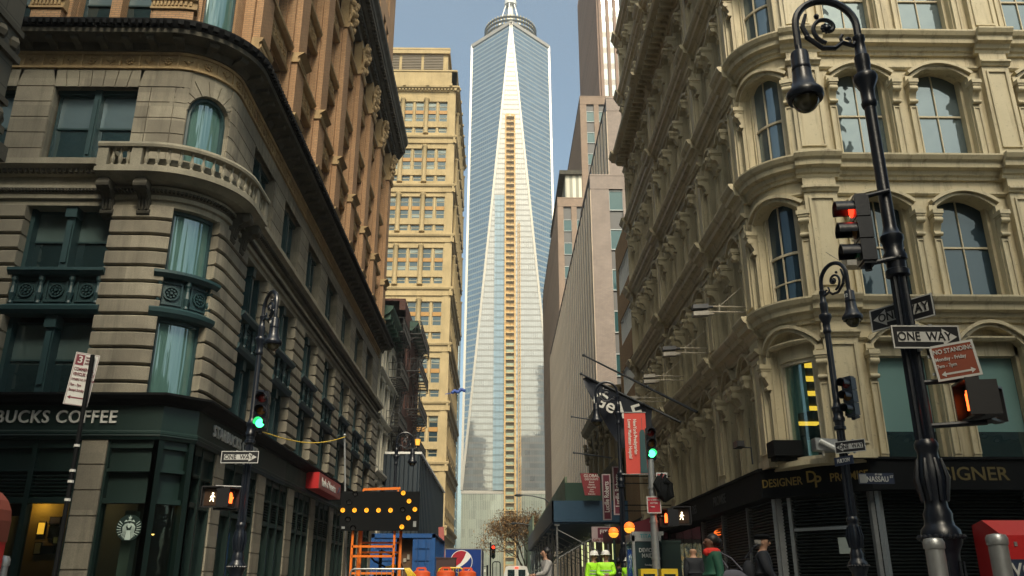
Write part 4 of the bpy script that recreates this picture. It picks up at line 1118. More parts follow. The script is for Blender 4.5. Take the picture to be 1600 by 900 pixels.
M['cwt'] = curtain('teal_grid_glass', (.03,.09,.13), (.25,.30,.28), (.05,.10,.13), fh=4.2, mw=2.6, sfrac=.2, mfrac=.1, refl=.3)
B = far_block('tan_gridded_tower', 'slim tan gridded tower glimpsed between the columned tower and the glass skyscraper', -42, -23.6, 420, 450, 158, M['cwy'])
far_block('teal_glass_block', 'teal glass block low behind the tan gridded tower left of the skyscraper', -30, -20.5, 400, 416, 122, M['cwt'])
def black_box_tower():
    B = thing('dark_glass_tower', 'dark blue glass tower top with gold grid showing above the columned tower roof', 'building', (-25, 200, 0))
    M['cwd'] = curtain('dark_gold_grid', (.02,.035,.06), (.02,.035,.06), (.28,.2,.07), fh=4.6, mw=4.0, sfrac=.02, mfrac=.03, refl=.3)
    m = MB(); m.box(-60, -26.3, 199.4, 230, 0, 144); m.box(-60, -14.8, 200, 230, 0, 141.5); m.build('wall', M['cwd'], B)
    m = MB(); m.tube([(-38, 205, 144), (-38, 205, 150)], .2, 6); m.build('antenna', M['white'], B)
black_box_tower()

# ================================================================ right row beyond the cast-iron building
M['obrick'] = bricks('tan_orange_brick', (.46,.26,.11), (.37,.21,.09), (.2,.14,.08))
FRt = Frame(8.0, 0, 0, -1, -1, 0, -PI/2)           # u = -y
def yb_(y): return -y
def orange_building():
    B = thing('tan_brick_building', 'plain tan brick building with long ribbon windows beyond the cast-iron building', 'building', (8, 44.1, 0))
    G = Frame(8.0, 44.1, 0, 1, -1, 0, -PI/2)
    rows = [(8.6, 10.4), (12.2, 14.0), (15.65, 17.4), (19.1, 21.0)]
    m = MB(); wall_with_holes(m, G, [(1.4, 8.9)], 0, 9.8, -.5, 0, rows, 4.4, 22.9); m.box(8.5, 24, 44.1, 53.9, 0, 22.8); m.build('wall', M['obrick'], B)
    for z0, z1 in rows:
        f = MB(); 
        f.ub(G, 1.4, 8.9, -.3, -.05, z0, z0+.08); f.ub(G, 1.4, 8.9, -.3, -.05, z1-.08, z1)
        for k in range(11): u = 1.4+7.5*k/10; f.ub(G, u-.04, u+.04, -.3, -.05, z0, z1)
        o = f.build('ribbon_window', M['white'], B, loc=G.map(5, 0, z0))
        p = MB(); p.ub(G, 1.4, 8.9, -.42, -.4, z0, z1); p.build('pane', M['glc'], o)
    m = MB(); m.ub(G, 0, 9.8, -.4, .12, 4.0, 4.4); m.ub(G, .3, 9.5, -.4, -.1, 0, 4.0); m.build('shopfront', M['blackm'], B)
orange_building()
M['tstone'] = stone('brown_stone_front', (.22,.18,.105), (.15,.125,.08), 1.2)
def stone_low():
    B = thing('low_stone_building', 'low ornate brown stone building behind the street banners', 'building', (7.9, 54, 0))
    G = Frame(7.9, 54, 0, 1, -1, 0, -PI/2); rows = [(5.0, 7.6), (9.0, 11.4)]
    ivs = [(.9+3.5*k, 3.0+3.5*k) for k in range(5)]
    m = MB(); wall_with_holes(m, G, ivs, 0, 17.9, -.6, 0, rows, 0, 13.2); m.box(8.5, 22, 54, 71.9, 0, 13.0)
    for k in range(6): m.ub(G, k*3.5+.0, k*3.5+.7, -.1, .3, 4.2, 12.2)
    m.us(G, 0, 17.9, [(-.1, 12.2), (.35, 12.2), (.4, 12.6), (.8, 12.9), (.9, 13.3), (-.1, 13.4)]); m.us(G, 0, 17.9, [(-.1, 8.1), (.35, 8.1), (.5, 8.5), (-.1, 8.6)])
    m.build('wall', M['tstone'], B)
    m = MB()
    for k in range(6):
        m.mark()
        for j in range(7): m.ball(G.map(k*3.5+.35+.2*math.sin(j*2.1), .4+.03*j, 10.6+.24*j), .2, 6, 4)
    m.build_each('carved_ornament', M['tstone'], B)
    w = sash(2.0, 2.5, M['blackm'], M['gld'], split=2)
    for a, b in ivs:
        for z0, z1 in rows: put_win(G, (a+b)/2, -.3, z0, B, w)
stone_low()
M['gbrick'] = bricks('grey_pink_brick', (.36,.30,.26), (.29,.245,.22), (.15,.13,.12), .3, .1, .012, streak=.12)
M['finst'] = stone('pale_fin_stone', (.66,.53,.40), (.52,.42,.32), .4, speck=10, streak=.2)
M['bbrick'] = bricks('brown_tan_brick', (.36,.265,.20), (.29,.22,.17), (.15,.12,.1), .3, .1, .012, streak=.15)
M['dpan'] = paint('dark_grey_spandrel', (.10,.10,.10), .6, var=.2)
M['alu'] = paint('pale_window_frame', (.38,.42,.42), .5)
M['tgl'] = glass('teal_window_glass', (.02,.065,.07), refl=.05)
def finned(name, label, X, Y0, Y1, H, xin, tiers, pitch=2.3, wm=None, cols=None, rows=None, fin=None, winw=1.3):
    """office slab: vertical fins on the street side, brick front facing the camera"""
    B = thing(name, label, 'building', (X, Y0, 0)); wm = wm or M['gbrick']; fin = fin or M['finst']
    for (x, y0, y1, z0, z1) in [(X, Y0, Y1, 0, H)]+tiers:
        m = MB(); m.box(x+.4, xin, y0+.4, y1, z0, z1); m.box(x, x+.4, y0, y0+.5, z0, z1)
        cs = [c for c in (cols or []) if c > x+.6]; q = x+.4
        rws = [(a, b) for a, b in (rows or []) if a > z0+.3 and b < z1-.3]
        for c in cs:
            m.box(q, c, y0, y0+.4, z0, z1); q = c+winw
        m.box(q, xin, y0, y0+.4, z0, z1); m.box(x-.05, xin, y0-.03, y0+.30, z1-1.4, z1-.02); m.box(x-.05, xin, y0-.05, y1, z1, z1+.18)
        m.build('wall', wm, B)
        if cs and rws:
            m = MB()
            for c in cs: m.box(c, c+winw, y0+.25, y0+.38, z0, z1-1.4)
            m.build('spandrel', M['dpan'], B)
            w = sash(winw, rws[0][1]-rws[0][0], M['alu'], M['tgl'], None, .5, 'plain', .08)
            F = Frame(x, y0, 1, 0, 0, -1, 0)
            for c in cs[:6]:
                for a, b in rws: put_win(F, c-x+winw/2, -.12, a, B, w)
        m = MB(); s = MB(); y = y0+.5
        while y < y1-.3: m.mark(); m.box(x-.07, x+.3, y+pitch*.5, y+pitch, z0, z1-.5); y += pitch
        m.mark(); m.box(x-.06, x-.005, y0+.02, y0+.6, z0, z1-1.45); m.build_each('fin', fin, B)
        s.box(x+.0, x+.36, y0+.5, y1, z0, z1-.3); s.build('window_strip', M['stripg'], B)
    return B
M['stripg'] = curtain('window_strip_wall', (.012,.02,.022), (.045,.035,.03), (.05,.05,.05), fh=4.05, mw=40, sfrac=.42, mfrac=.0, refl=.12, xs=(0, 1))
rws = [(34.5-4.05*k, 36.6-4.05*k) for k in range(8)]+[]
finned('grey_finned_office', 'grey brick office slab with tall vertical fins along the street right side', 8.6, 72, 138, 38.1, 34, [(10.5, 72.1, 100, 38.3, 46.8)], cols=[10.35, 12.45, 14.8], rows=rws)
r2 = [(73.0-3.95*k, 75.0-3.95*k) for k in range(16)]
finned('brown_setback_office', 'brown brick office block with teal windows and a striped rooftop box', 9.0, 120, 166, 58.9, 40, [(13.1, 120.1, 150, 59.1, 77.7)], pitch=1.6, wm=M['bbrick'], fin=M['bbrick'], cols=[9.9, 12.0, 14.1, 16.15, 18.2], rows=r2, winw=1.25)
m = MB(); m.box(10.3, 13.0, 120.4, 145, 59.1, 63.2); M['stripe'] = curtain('striped_rooftop_panel', (.42,.40,.32), (.42,.40,.32), (.25,.25,.2), fh=50, mw=1.0, sfrac=0, mfrac=.5, refl=.02)
m.build('rooftop_box', M['stripe'], bpy.data.objects['brown_setback_office'])
m = MB(); m.box(9.4, 13.0, 119.9, 146, 63.2, 63.9); m.build('rooftop_slab', M['dstone'], bpy.data.objects['brown_setback_office'])
M['pstone'] = stone('pink_tan_stone', (.29,.21,.17), (.23,.17,.14), .3, speck=8, streak=.1)
def tall_right():
    B = thing('pinkish_finned_tower', 'tall pinkish stone tower with vertical stripes rising behind the brown office block', 'building', (21, 150, 0))
    MB().box(21.1, 55, 150.5, 190, 0, 150).build('wall', M['pstone'], B)
    m = MB()
    for k in range(20): x = 21+k*1.55; m.mark(); m.box(x, x+.62, 149.9, 150.6, 0, 150)
    for k in range(24): y = 150.6+k*1.6; m.mark(); m.box(20.6, 21.2, y, y+.65, 0, 150)
    m.build_each('fin', M['pstone'], B)
    m = MB(); m.box(21.05, 54, 150.4, 150.48, 0, 149); m.box(21.02, 21.08, 150.5, 189, 0, 149); m.build('window_strip', curtain('tower_strip', (.03,.07,.09), (.20,.15,.125), (.2,.15,.12), fh=4.0, mw=60, sfrac=.35, mfrac=0, refl=.2), B)
tall_right()
# ================================================================ street lamps
M['bulbg'] = paint('olive_lamp_glass', (.045,.04,.018), .12, spec=.8)
def scroll(cx, cz, r0, turns, start, dirn=1, n=30, sh=.14):
    P = []
    for i in range(n+1):
        t = i/n; a = start+dirn*turns*2*PI*t; r = r0*(1-t)+sh*r0*t; P.append((cx+r*math.cos(a), 0, cz+r*math.sin(a)))
    return P
def bishop_lamp(label, loc, rotz, s=1.0, detail=True, number=None, globe=None):
    L_ = thing('street_lamp', label, 'street lamp', loc, 'bishop-crook lamps along the street', rotz)
    def Z(pr): return [(r*s, z*s) for r, z in pr]
    def B(m, name, mat=None, smooth=True): return m.build(name, mat or M['black'], L_, smooth, local=True)
    m = MB(); m.lathe([(r_*s*.54, z_*s) for r_, z_ in [(.34, 0), (.34, .08), (.28, .12), (.27, .2), (.25, .25), (.25, 1.05), (.27, 1.1), (.33, 1.16), (.35, 1.22), (.33, 1.29), (.26, 1.33), (.24, 1.38), (.25, 1.44), (.2, 1.5), (.19, 1.56), (.22, 1.66), (.24, 1.78), (.22, 1.9), (.18, 2.0), (.18, 2.04), (.21, 2.08), (.21, 2.12), (.17, 2.16)]], n=16)
    for k in range(8):                                 # acanthus leaves round the urn, rope round the base
        a = 2*PI*k/8
        m.tube([(s*.115*math.cos(a), s*.115*math.sin(a), s*1.56), (s*.15*math.cos(a), s*.15*math.sin(a), s*1.78), (s*.115*math.cos(a), s*.115*math.sin(a), s*1.97)], [s*.02, s*.026, s*.012], 5)
    for k in range(22):
        a = 2*PI*k/22; m.ball((s*.2*math.cos(a), s*.2*math.sin(a), s*1.22), s*.026, 6, 4)
    for k in range(8):
        a = 2*PI*(k+.5)/8; m.tube([(s*.155*math.cos(a), s*.155*math.sin(a), s*.3), (s*.155*math.cos(a), s*.155*math.sin(a), s*1.0)], s*.012, 5)
    B(m, 'base')
    m = MB(); m.lathe(Z([(.096, 2.14), (.09, 3.3), (.084, 3.92)]), n=48, flute=12, amp=.22); B(m, 'fluted_shaft')
    m = MB(); m.lathe([(q_*(.82 if (z_ < 6.2*s or z_ > 6.5*s) else .66), z_) for q_, z_ in Z([(.1, 3.9), (.15, 3.92), (.15, 3.98), (.12, 4.0), (.125, 4.08), (.15, 4.1), (.15, 4.16), (.12, 4.2), (.13, 4.3), (.15, 4.33), (.15, 4.38), (.11, 4.42), (.085, 4.5), (.078, 6.0), (.10, 6.02), (.11, 6.07), (.095, 6.1), (.12, 6.24), (.2, 6.36), (.21, 6.41), (.19, 6.44), (.12, 6.46), (.095, 6.54), (.105, 6.58), (.105, 6.7), (.085, 6.72), (.07, 6.9), (.085, 6.92), (.085, 6.98), (.06, 7.0)])], n=14)
    B(m, 'upper_shaft')
    r = .37; P = [(0, 0, 6.95), (0, 0, 7.13)]+[(r-r*math.cos(PI*k/14), 0, 7.13+r*math.sin(PI*k/14)) for k in range(1, 15)]+[(2*r, 0, 6.84)]
    m = MB(); m.tube([(x*s, y*s, z*s) for x, y, z in P], .045*s, 8)
    if detail:
        Q = [(0, 0, 6.98), (.08, 0, 6.86), (.2, 0, 6.9), (.3, 0, 6.82), (.45, 0, 6.82), (.6, 0, 6.95), (.66, 0, 7.12), (.6, 0, 7.3)]
        m.tube([(x*s, y*s, z*s) for x, y, z in Q], [.03*s]*7+[.02*s], 6)
        m.tube([(x*s, 0, z*s) for x, _, z in scroll(.36, 7.1, .21, .95, -1.4, 1)], .026*s, 6)
        m.tube([(x*s, 0, z*s) for x, _, z in scroll(.14, 6.94, .085, 1.0, 1.0, -1, 16)], .02*s, 6)
        for k in range(9): a = 2*PI*k/9; m.ball((s*(.37+.055*math.cos(a)), 0, s*(7.1+.055*math.sin(a))), .02*s, 6, 4)
        m.ball((s*.37, 0, s*7.1), .05*s, 8, 5); m.ball((s*.47, 0, s*7.27), .035*s, 6, 4); m.ball((s*.62, 0, s*6.97), .035*s, 6, 4)
    B(m, 'crook_arm')
    m = MB(); m.lathe([(q*s*.84, (6.86+(z-6.86)*.88)*s) for q, z in [(.03, 6.86), (.05, 6.84), (.05, 6.74), (.115, 6.73), (.125, 6.7), (.125, 6.52), (.132, 6.5), (.132, 6.46), (.125, 6.45), (.14, 6.3), (.18, 6.18), (.25, 6.1), (.255, 6.05), (.235, 6.0), (.2, 6.0)]], (2*r*s, 0, 0), 20)
    h = B(m, 'lamp_shade')
    m = MB()
    m.rings([[(2*r*s+s*.155*math.sin(a)*math.cos(2*PI*k/18), s*.155*math.sin(a)*math.sin(2*PI*k/18), s*(6.115-.17*math.cos(a))) for k in range(18)] for a in [PI/2-.001-i*(PI/2-.03)/7 for i in range(8)]], True, True)
    g_ = m.build('lamp_glass', globe or M['bulbg'], h, True, local=True); g_.location = (0, 0, 0)
    if number: text(number, .11*s, M['white'], h, (2*r*s, -.11*s, 6.63*s), -rotz*0, name='lettering')
    return L_
bishop_lamp('large black crook lamp post carrying one-way signs, nearest the camera on the right', (4.62, 9.0, 0), PI, 1.08)
bishop_lamp('black crook lamp post before the cast-iron corner with a dark red signal', (7.0, 17, 0), math.atan2(-.68, .3), .985, number='12')
bishop_lamp('black crook lamp post in front of the coffee shop corner with a green signal', (-5.75, 19.3, 0), math.atan2(-.58, .46), 1.0, number='11')
bishop_lamp('black crook lamp post behind the red hospital banner', (3.98, 27.8, 0), PI-.1, .985)
bishop_lamp('farthest black crook lamp post beside the left fire escapes', (-4.75, 38.6, 0), .1, 1.0)

# ================================================================ traffic signals
def signal(label, loc, rotz, lit=None, s=1.0, arm=None):
    T = thing('traffic_light', label, 'traffic light', loc, 'three-lens traffic signals', rotz)
    def B(m, name, mat, smooth=True, par=T): return m.build(name, mat, par, smooth, local=True)
    m = MB()
    for k in range(3): m.box(-.16*s, .16*s, -.02*s, .18*s, (k*.34+.01)*s, (k*.34+.33)*s)
    m.box(-.13*s, .13*s, 0, .16*s, -.03*s, 1.05*s); m.tube([(0, .08*s, -.1*s), (0, .08*s, -.03*s)], .05*s, 8); B(m, 'housing', M['black'], False)
    for k, col in enumerate(('green', 'amber', 'red')):
        z = (k*.34+.17)*s; m = MB(); n = 14; R = []
        for y, rr in ((-.02, .135), (-.27, .14), (-.27, .128), (-.02, .123)):
            R.append([(rr*s*math.cos(a), (y+(.12 if i > n*.75-2 and False else 0))*s, z+rr*s*math.sin(a)) for i, a in enumerate([-.35+ (PI+.7)*i/n for i in range(n+1)])])
        m.rings(R+[R[0]], False, False); B(m, 'visor', M['black'])
        m = MB(); m.lathe([(.12*s, 0), (.1*s, -.02*s), (.05*s, -.035*s)], (0, -.03*s, z), 16, ax='y')
        on = lit == col; mt = {'green': M['sgreen'] if on else M['dgreen'], 'amber': M['samber'], 'red': M['sred'] if on else M['dredl']}[col]
        B(m, 'lens', mt)
    if arm:
        m = MB()
        for z, (dx, dy) in arm: m.tube([(0, .1*s, z), (dx, dy, z+.05)], .035*s, 8)
        B(m, 'bracket', M['black'])
    return T
M['dgreen'] = paint('unlit_green_lens', (.01,.05,.03), .2); M['dredl'] = paint('unlit_red_lens', (.16,.01,.01), .2)
signal('black traffic signal with big visors turned sideways high on the nearest lamp post', (4.22, 9.0, 4.38), rad(-98), 'red', .82, [(.0, (.05, .42)), (.85, (.05, .42))])
signal('black traffic signal turned sideways on the lamp post before the cream corner', (7.2, 16.85, 4.12), rad(-60), None, .78, [(-.05, (0, .25))])
signal('traffic signal showing green on the lamp post by the coffee shop', (-5.5, 19.1, 4.2), 0, 'green', .85, [(.0, (-.2, .2)), (.9, (-.2, .2))])
signal('traffic signal showing green on top of the steel pole', (3.98, 21.95, 3.95), 0, 'green', .8)
signal('distant traffic signal showing red at the end of the street', (-.38, 55, 2.45), 0, 'red', .75)

M['pbox'] = paint('ped_signal_box', (.02,.02,.022), .4); M['pface'] = paint('ped_signal_face', (.05,.03,.02), .3)
def walker(parent, s, mat, z=.0):
    m = MB(); n = lambda x, z_: (x*s, -.035, z_*s+z)
    def limb(pts, w): 
        for a, b in zip(pts, pts[1:]): m.bar(n(*a), n(*b), w*s, .01)
    m.lathe([(.045*s, 0), (.045*s, -.012)], (0.02*s, -.03, .16*s+z), 10, ax='y')
    limb([(.01, .1), (0, -.02)], .075); limb([(0, -.02), (.05, -.09), (.07, -.2)], .04); limb([(0, -.02), (-.04, -.1), (-.1, -.19)], .04)
    limb([(.01, .09), (.08, .04), (.12, .0)], .03); limb([(.01, .09), (-.06, .03), (-.08, -.04)], .03)
    return m.build('walking_figure', mat, parent, local=True)
def ped_signal(label, loc, rotz, mode, s=.45, arm=None):
    T = thing('pedestrian_signal', label, 'pedestrian signal', loc, 'pedestrian walk signals', rotz)
    h = s/2; m = MB(); m.box(-h, h, 0, .2, -h, h); m.box(-h-.02, h+.02, -.12, .02, h, h+.025); m.box(-h-.02, -h, -.12, .02, -h, h); m.box(h, h+.02, -.12, .02, -h, h); m.box(-h, h, -.08, .02, -h-.015, -h+.01)
    m.build('housing', M['pbox'], T, local=True)
    m = MB(); m.box(-h+.03, h-.03, -.02, 0, -h+.03, h-.03); m.build('face', M['pface'], T, local=True)
    if mode == 'walk': walker(T, s*1.15, M['walk'])
    elif mode == 'hand':
        m = MB(); q = s
        m.box(-.16*q, .10*q, -.05, -.03, -.28*q, .05*q)
        for k, (x, t) in enumerate(((-.14, .22), (-.07, .3), (0, .28), (.07, .2))): m.box((x-.028)*q, (x+.028)*q, -.05, -.03, .05*q, t*q)
        m.bar((.08*q, -.04, -.12*q), (.2*q, -.04, .06*q), .06*q, .01); m.build('hand_symbol', M['hand'], T, local=True)
    if arm:
        m = MB()
        for a, b in arm: m.tube([a, b], .03, 8)
        m.build('bracket', M['black'], T, local=True)
    return T
ped_signal('open pedestrian signal with orange hand on the nearest lamp post', (5.08, 8.75, 2.72), rad(-99), 'hand', .37, [((0, .1, -.24), (-.175, -.49, -.24)), ((0, .1, .24), (-.175, -.49, .24))])
ped_signal('black pedestrian signal seen from behind beside the orange hand', (5.36, 8.98, 2.72), rad(40), 'none', .36)
ped_signal('walking-man signal on the lamp post by the coffee shop', (-6.35, 19.0, 2.68), 0, 'walk', .42, [((0, .1, -.24), (.6, .3, -.24)), ((0, .1, .25), (.6, .3, .25))])
ped_signal('side-on pedestrian signal beside the walking man by the coffee shop', (-5.98, 19.0, 2.66), rad(75), 'hand', .4)
ped_signal('walking-man signal right of the steel pole', (4.62, 21.8, 2.5), 0, 'walk', .42, [((0, .1, .0), (-.6, .15, .0))])
ped_signal('side-on pedestrian signal with orange hand by the steel pole', (4.27, 21.8, 2.45), rad(-70), 'hand', .4)

# ================================================================ signs
M['sblack'] = paint('sign_black', (.012,.013,.016), .4, var=.05); M['swhite'] = paint('sign_white', (.46,.47,.46), .45, var=.12)
M['sred'+'s'] = paint('sign_red', (.20,.035,.010), .7, var=.35, scale=2); M['sblue'] = paint('sign_blue', (.02,.03,.06), .4)
def board(T, w, h, mat, rim=None, t=.012, name='board'):
    m = MB(); m.box(-w/2, w/2, 0, t, -h/2, h/2); o = m.build(name, mat, T, local=True)
    if rim:
        m = MB(); e = .018*h/.3
        for a, b, c, d in ((-w/2, w/2, h/2-e, h/2), (-w/2, w/2, -h/2, -h/2+e), (-w/2, -w/2+e, -h/2+e, h/2-e), (w/2-e, w/2, -h/2+e, h/2-e)): m.box(a, b, -.003, 0, c, d)
        m.build('border', rim, T, local=True)
    return o
def oneway(label, loc, rotz, w, h, right=True, tilt=0.0, grime=False):
    T = thing('one_way_sign', label, 'street sign', loc, 'one-way signs', rotz); T.rotation_euler = (0, tilt, rotz)
    board(T, w, h, M['sblack'], M['swhite'])
    d = 1 if right else -1; m = MB(); a = h*.22; b = h*.36
    pts = [(-w*.42, -a), (w*.24, -a), (w*.24, -b), (w*.45, 0), (w*.24, b), (w*.24, a), (-w*.42, a)]
    m.rings([[(d*x, y_, z) for x, z in pts] for y_ in (-.004, -.001)], True, True); m.build('arrow', M['swhite'], T, local=True)
    text('ONE  WAY', h*.52, M['sblack'], T, (-.03*w*d, -.008, 0), 0, sx=.92*min(1, w/h/3.0))
    m = MB()
    for x in (-w*.1, w*.1): m.mark(); m.box(x-.02, x+.02, .012, .06, -h/2-.02, h/2+.02)
    m.build_each('bracket', M['steel'], T, local=True)
    return T
oneway('straight one-way sign pointing right on the nearest lamp post', (4.72, 8.80, 3.44), 0, .76, .265, True, rad(0))
oneway('turned one-way sign pointing left just above the straight one', (4.66, 9.15, 3.83), rad(-58), .80, .27, False)
oneway('one-way sign pointing right on the lamp post by the coffee shop', (-5.85, 19.0, 3.56), 0, .84, .27, True)
oneway('small one-way sign pointing left on the lamp post before the cream corner', (7.05, 16.75, 3.48), rad(-45), .62, .24, False)
def arrow2(T, w, z, th, mat, y=-.004):
    m = MB(); pts = [(-w/2, 0), (-w/2+th*2.2, th*1.6), (-w/2+th*2.2, th*.5), (w/2-th*2.2, th*.5), (w/2-th*2.2, th*1.6), (w/2, 0), (w/2-th*2.2, -th*1.6), (w/2-th*2.2, -th*.5), (-w/2+th*2.2, -th*.5), (-w/2+th*2.2, -th*1.6)]
    m.rings([[(x, yy, z+q) for x, q in pts] for yy in (y, -.001)], True, True); m.build('arrow', mat, T, local=True)
T = thing('no_standing_sign', 'rust red no standing sign with double arrow under the one-way signs', 'street sign', (4.95, 8.72, 3.15), None, rad(-22)); T.rotation_euler = (0, rad(-6), rad(-22))
board(T, .44, .40, M['sreds'], M['swhite'])
for t, z, s_ in (('NO STANDING', .12, .072), ('Monday - Friday', .035, .058), ('7am - 7pm', -.04, .056)): text(t, s_, M['swhite'], T, (-.195, -.005, z), 0, align='LEFT', sx=.82)
arrow2(T, .34, -.13, .02, M['swhite'])
m = MB(); m.bar((-.25, .05, -.1), (.05, .05, -.1), .03); m.bar((-.25, .05, .1), (.0, .05, .1), .03); m.build('bracket', M['steel'], T, local=True)
T = thing('parking_sign_post', 'thin pole with white commercial vehicles parking sign at the left', 'street sign', (-6.02, 12.0, 0))
m = MB(); m.tube([(0, 0, 0), (0, 0, 4.05)], .032, 8); m.build('pole', M['blackm'], T, True, local=True)
m = MB()
for z in (2.7, 2.35, 1.95, 2.2): m.tube([(0, 0, z), (0, 0, z+.035)], .042, 8)
m.build('torn_sticker', M['swhite'], T, local=True)
T2 = MB(); m = MB(); m.box(-.2, .12, -.06, -.05, 3.28, 4.06); bd = m.build('board', M['swhite'], T, local=True); bd.rotation_euler = (0, rad(4), rad(26)); bd.location = (-.32, -.04, .02)
def bt(t, x, z, s_, mt, **k): return text(t, s_, mt, bd, (x, -.064, z), 0, align='LEFT', **k)
M['signm'] = paint('sign_maroon', (.13,.01,.025), .5)
m = MB(); m.box(-.18, -.07, -.063, -.06, 3.87, 4.03); m.build('number_panel', M['signm'], bd, local=True)
m = MB()
for a, b, c, d in ((-.19, .11, 3.285, 3.29), (-.19, .11, 4.045, 4.05), (-.19, -.185, 3.29, 4.045), (.105, .11, 3.29, 4.045)): m.box(a, b, -.063, -.06, c, d)
m.build('border', M['signm'], bd, local=True)
bt('3', -.16, 3.95, .15, M['swhite'])
for t, x, z, s_ in (('hour', -.055, 4.0, .045), ('metered', -.055, 3.955, .045), ('parking', -.055, 3.91, .045), ('COMMERCIAL', -.175, 3.81, .068), ('VEHICLES ONLY', -.175, 3.735, .064), ('OTHERS NO STANDING', -.175, 3.655, .045), ('7am - 7pm', -.175, 3.575, .055), ('Except Sunday', -.175, 3.50, .055)): bt(t, x, z, s_, M['signm'], sx=.62)
m = MB(); w_, th, z = .26, .018, 3.39
pts = [(-w_/2, 0), (-w_/2+th*2.2, th*1.6), (-w_/2+th*2.2, th*.5), (w_/2-th*2.2, th*.5), (w_/2-th*2.2, th*1.6), (w_/2, 0), (w_/2-th*2.2, -th*1.6), (w_/2-th*2.2, -th*.5), (-w_/2+th*2.2, -th*.5), (-w_/2+th*2.2, -th*1.6)]
m.rings([[(x-.04, yy, z+q) for x, q in pts] for yy in (-.064, -.06)], True, True); m.build('arrow', M['signm'], bd, local=True)
T = thing('street_name_sign', 'dark street name sign reading Nassau St on the lamp post before the cream corner', 'street sign', (7.58, 16.95, 2.87))
board(T, .72, .21, M['sblue'], None, .02); text('NASSAU', .15, M['swhite'], T, (.02, -.004, -.02), 0, sx=.8); text('ST', .07, M['swhite'], T, (.31, -.004, .03), 0); text('87-100', .05, M['swhite'], T, (.05, -.004, .075), 0)
m = MB(); m.box(-.34, -.2, -.003, 0, -.09, .08); m.build('sticker', M['steel'], T, local=True)
T = thing('street_name_sign', 'small dark street name sign seen edge-on above the Nassau St sign', 'street sign', (6.9, 16.8, 3.2), None, rad(-68)); board(T, .5, .17, M['sblue'], None, .02); text('FULTON', .11, M['swhite'], T, (0, -.004, 0), 0, sx=.8)

# centre-right steel pole with its signs
T = thing('steel_signal_pole', 'plain galvanised steel pole in front of the phone kiosk', 'pole', (3.95, 22, 0))
m = MB(); m.tube([(0, 0, 0), (0, 0, 1.6), (0, 0, 3.95)], [.11, .10, .085], 12); m.build('pole', M['steel'], T, True, local=True)
m = MB()
for z in (.6, 1.45, 2.35, 3.2): m.tube([(0, 0, z), (0, 0, z+.05)], .115, 12)
m.build('clamp', M['steel'], T, True, local=True)
M['sredb'] = paint('crimson_sign', (.33,.015,.03), .4)
def smallsign(label, loc, w, h, lines, rotz=0, low=None):
    T = thing('no_standing_sign', label, 'street sign', loc, None, rotz); board(T, w, h, M['sredb'], M['swhite'])
    for t, z, s_ in lines: text(t, s_, M['swhite'], T, (0, -.005, z), 0, sx=.8)
    m = MB(); m.box(-.08, .02, -.004, -.001, -.06, -.04); m.bar((-.1, -.003, -.05), (-.05, -.003, -.05), .05, .004); m.build('arrow', M['swhite'], T, local=True)
    return T
smallsign('small red no standing anytime sign on the steel pole', (3.95, 21.85, 2.78), .36, .42, (('NO STANDING', .12, .06), ('ANYTIME', .04, .06)), rad(-5))
smallsign('red parking sign half wrapped in a black bag right of the steel pole', (4.2, 21.9, 3.3), .3, .6, (('2 HOUR', .22, .06), ('PARKING', .14, .06), ('NO STANDING', -.12, .045)), rad(8))
T = thing('plastic_bag', 'torn black plastic bag wrapped around the red parking sign', 'bag', (4.2, 21.85, 2.85))
m = MB(); random.seed(4)
for k in range(9):
    a = random.random()*6.3; m.tube([(.12*math.cos(a), -.05+.1*math.sin(a), .72-.03*k), (.2*math.cos(a+.8), -.06, .45), (.14*math.cos(a+1.4)+.05, -.08, .15), (.02, -.05, -.0)], [.03, .07, .09, .03], 6)
m.build('bag', M['blackm'], T, True, local=True)

# ================================================================ banners and projecting signs
M['banner'] = paint('red_banner_cloth', (.55,.06,.045), .7, var=.2)
T = thing('hospital_banner', 'red street banner with white sideways writing and a dark tower picture', 'banner', (4.52, 27.7, 4.28))
def cloth(w, h, amp, nx=10, nz=14, fx=None):
    m = MB(); vs = []; fs = []
    for j in range(nz+1):
        for i in range(nx+1): x = -w/2+w*i/nx; z = h*j/nz; vs.append((x, amp*math.sin(3*x/w+4*z/h)*(.4+.6*(1-z/h)), z))
    for j in range(nz):
        for i in range(nx): a = j*(nx+1)+i; fs.append((a, a+1, a+nx+2, a+nx+1))
    m.add(vs, fs); return m
cloth(.72, 2.02, .02).build('cloth', M['banner'], T, True, local=True)
m = MB(); m.tube([(-.55, 0, 2.03), (.38, 0, 2.03)], .02, 8); m.tube([(-.55, 0, -.01), (.38, 0, -.01)], .02, 8); m.build('banner_arm', M['black'], T, True, local=True)
text('NewYork-Presbyterian', .16, M['white'], T, (-.02, -.035, 1.22), 0, roty=PI/2, sx=.78); text('Lower Manhattan Hospital', .155, M['white'], T, (-.2, -.035, 1.15), 0, roty=PI/2, sx=.78)
M['bteal'] = paint('dark_teal_print', (.015,.06,.07), .6); m = MB()
m.rings([[(x, y, z) for x, z in ((.1, .03), (.34, .03), (.3, 1.35), (.27, 1.45), (.17, 1.45), (.13, 1.35))] for y in (-.034, -.028)], True, True); m.bar((.22, -.03, 1.45), (.22, -.03, 1.85), .012, .004)
m.build('printed_tower', M['bteal'], T, local=True)
M['lrframe'] = paint('pale_sign_frame', (.42,.34,.36), .5); M['lrm'] = paint('maroon_sign_face', (.12,.012,.035), .5)
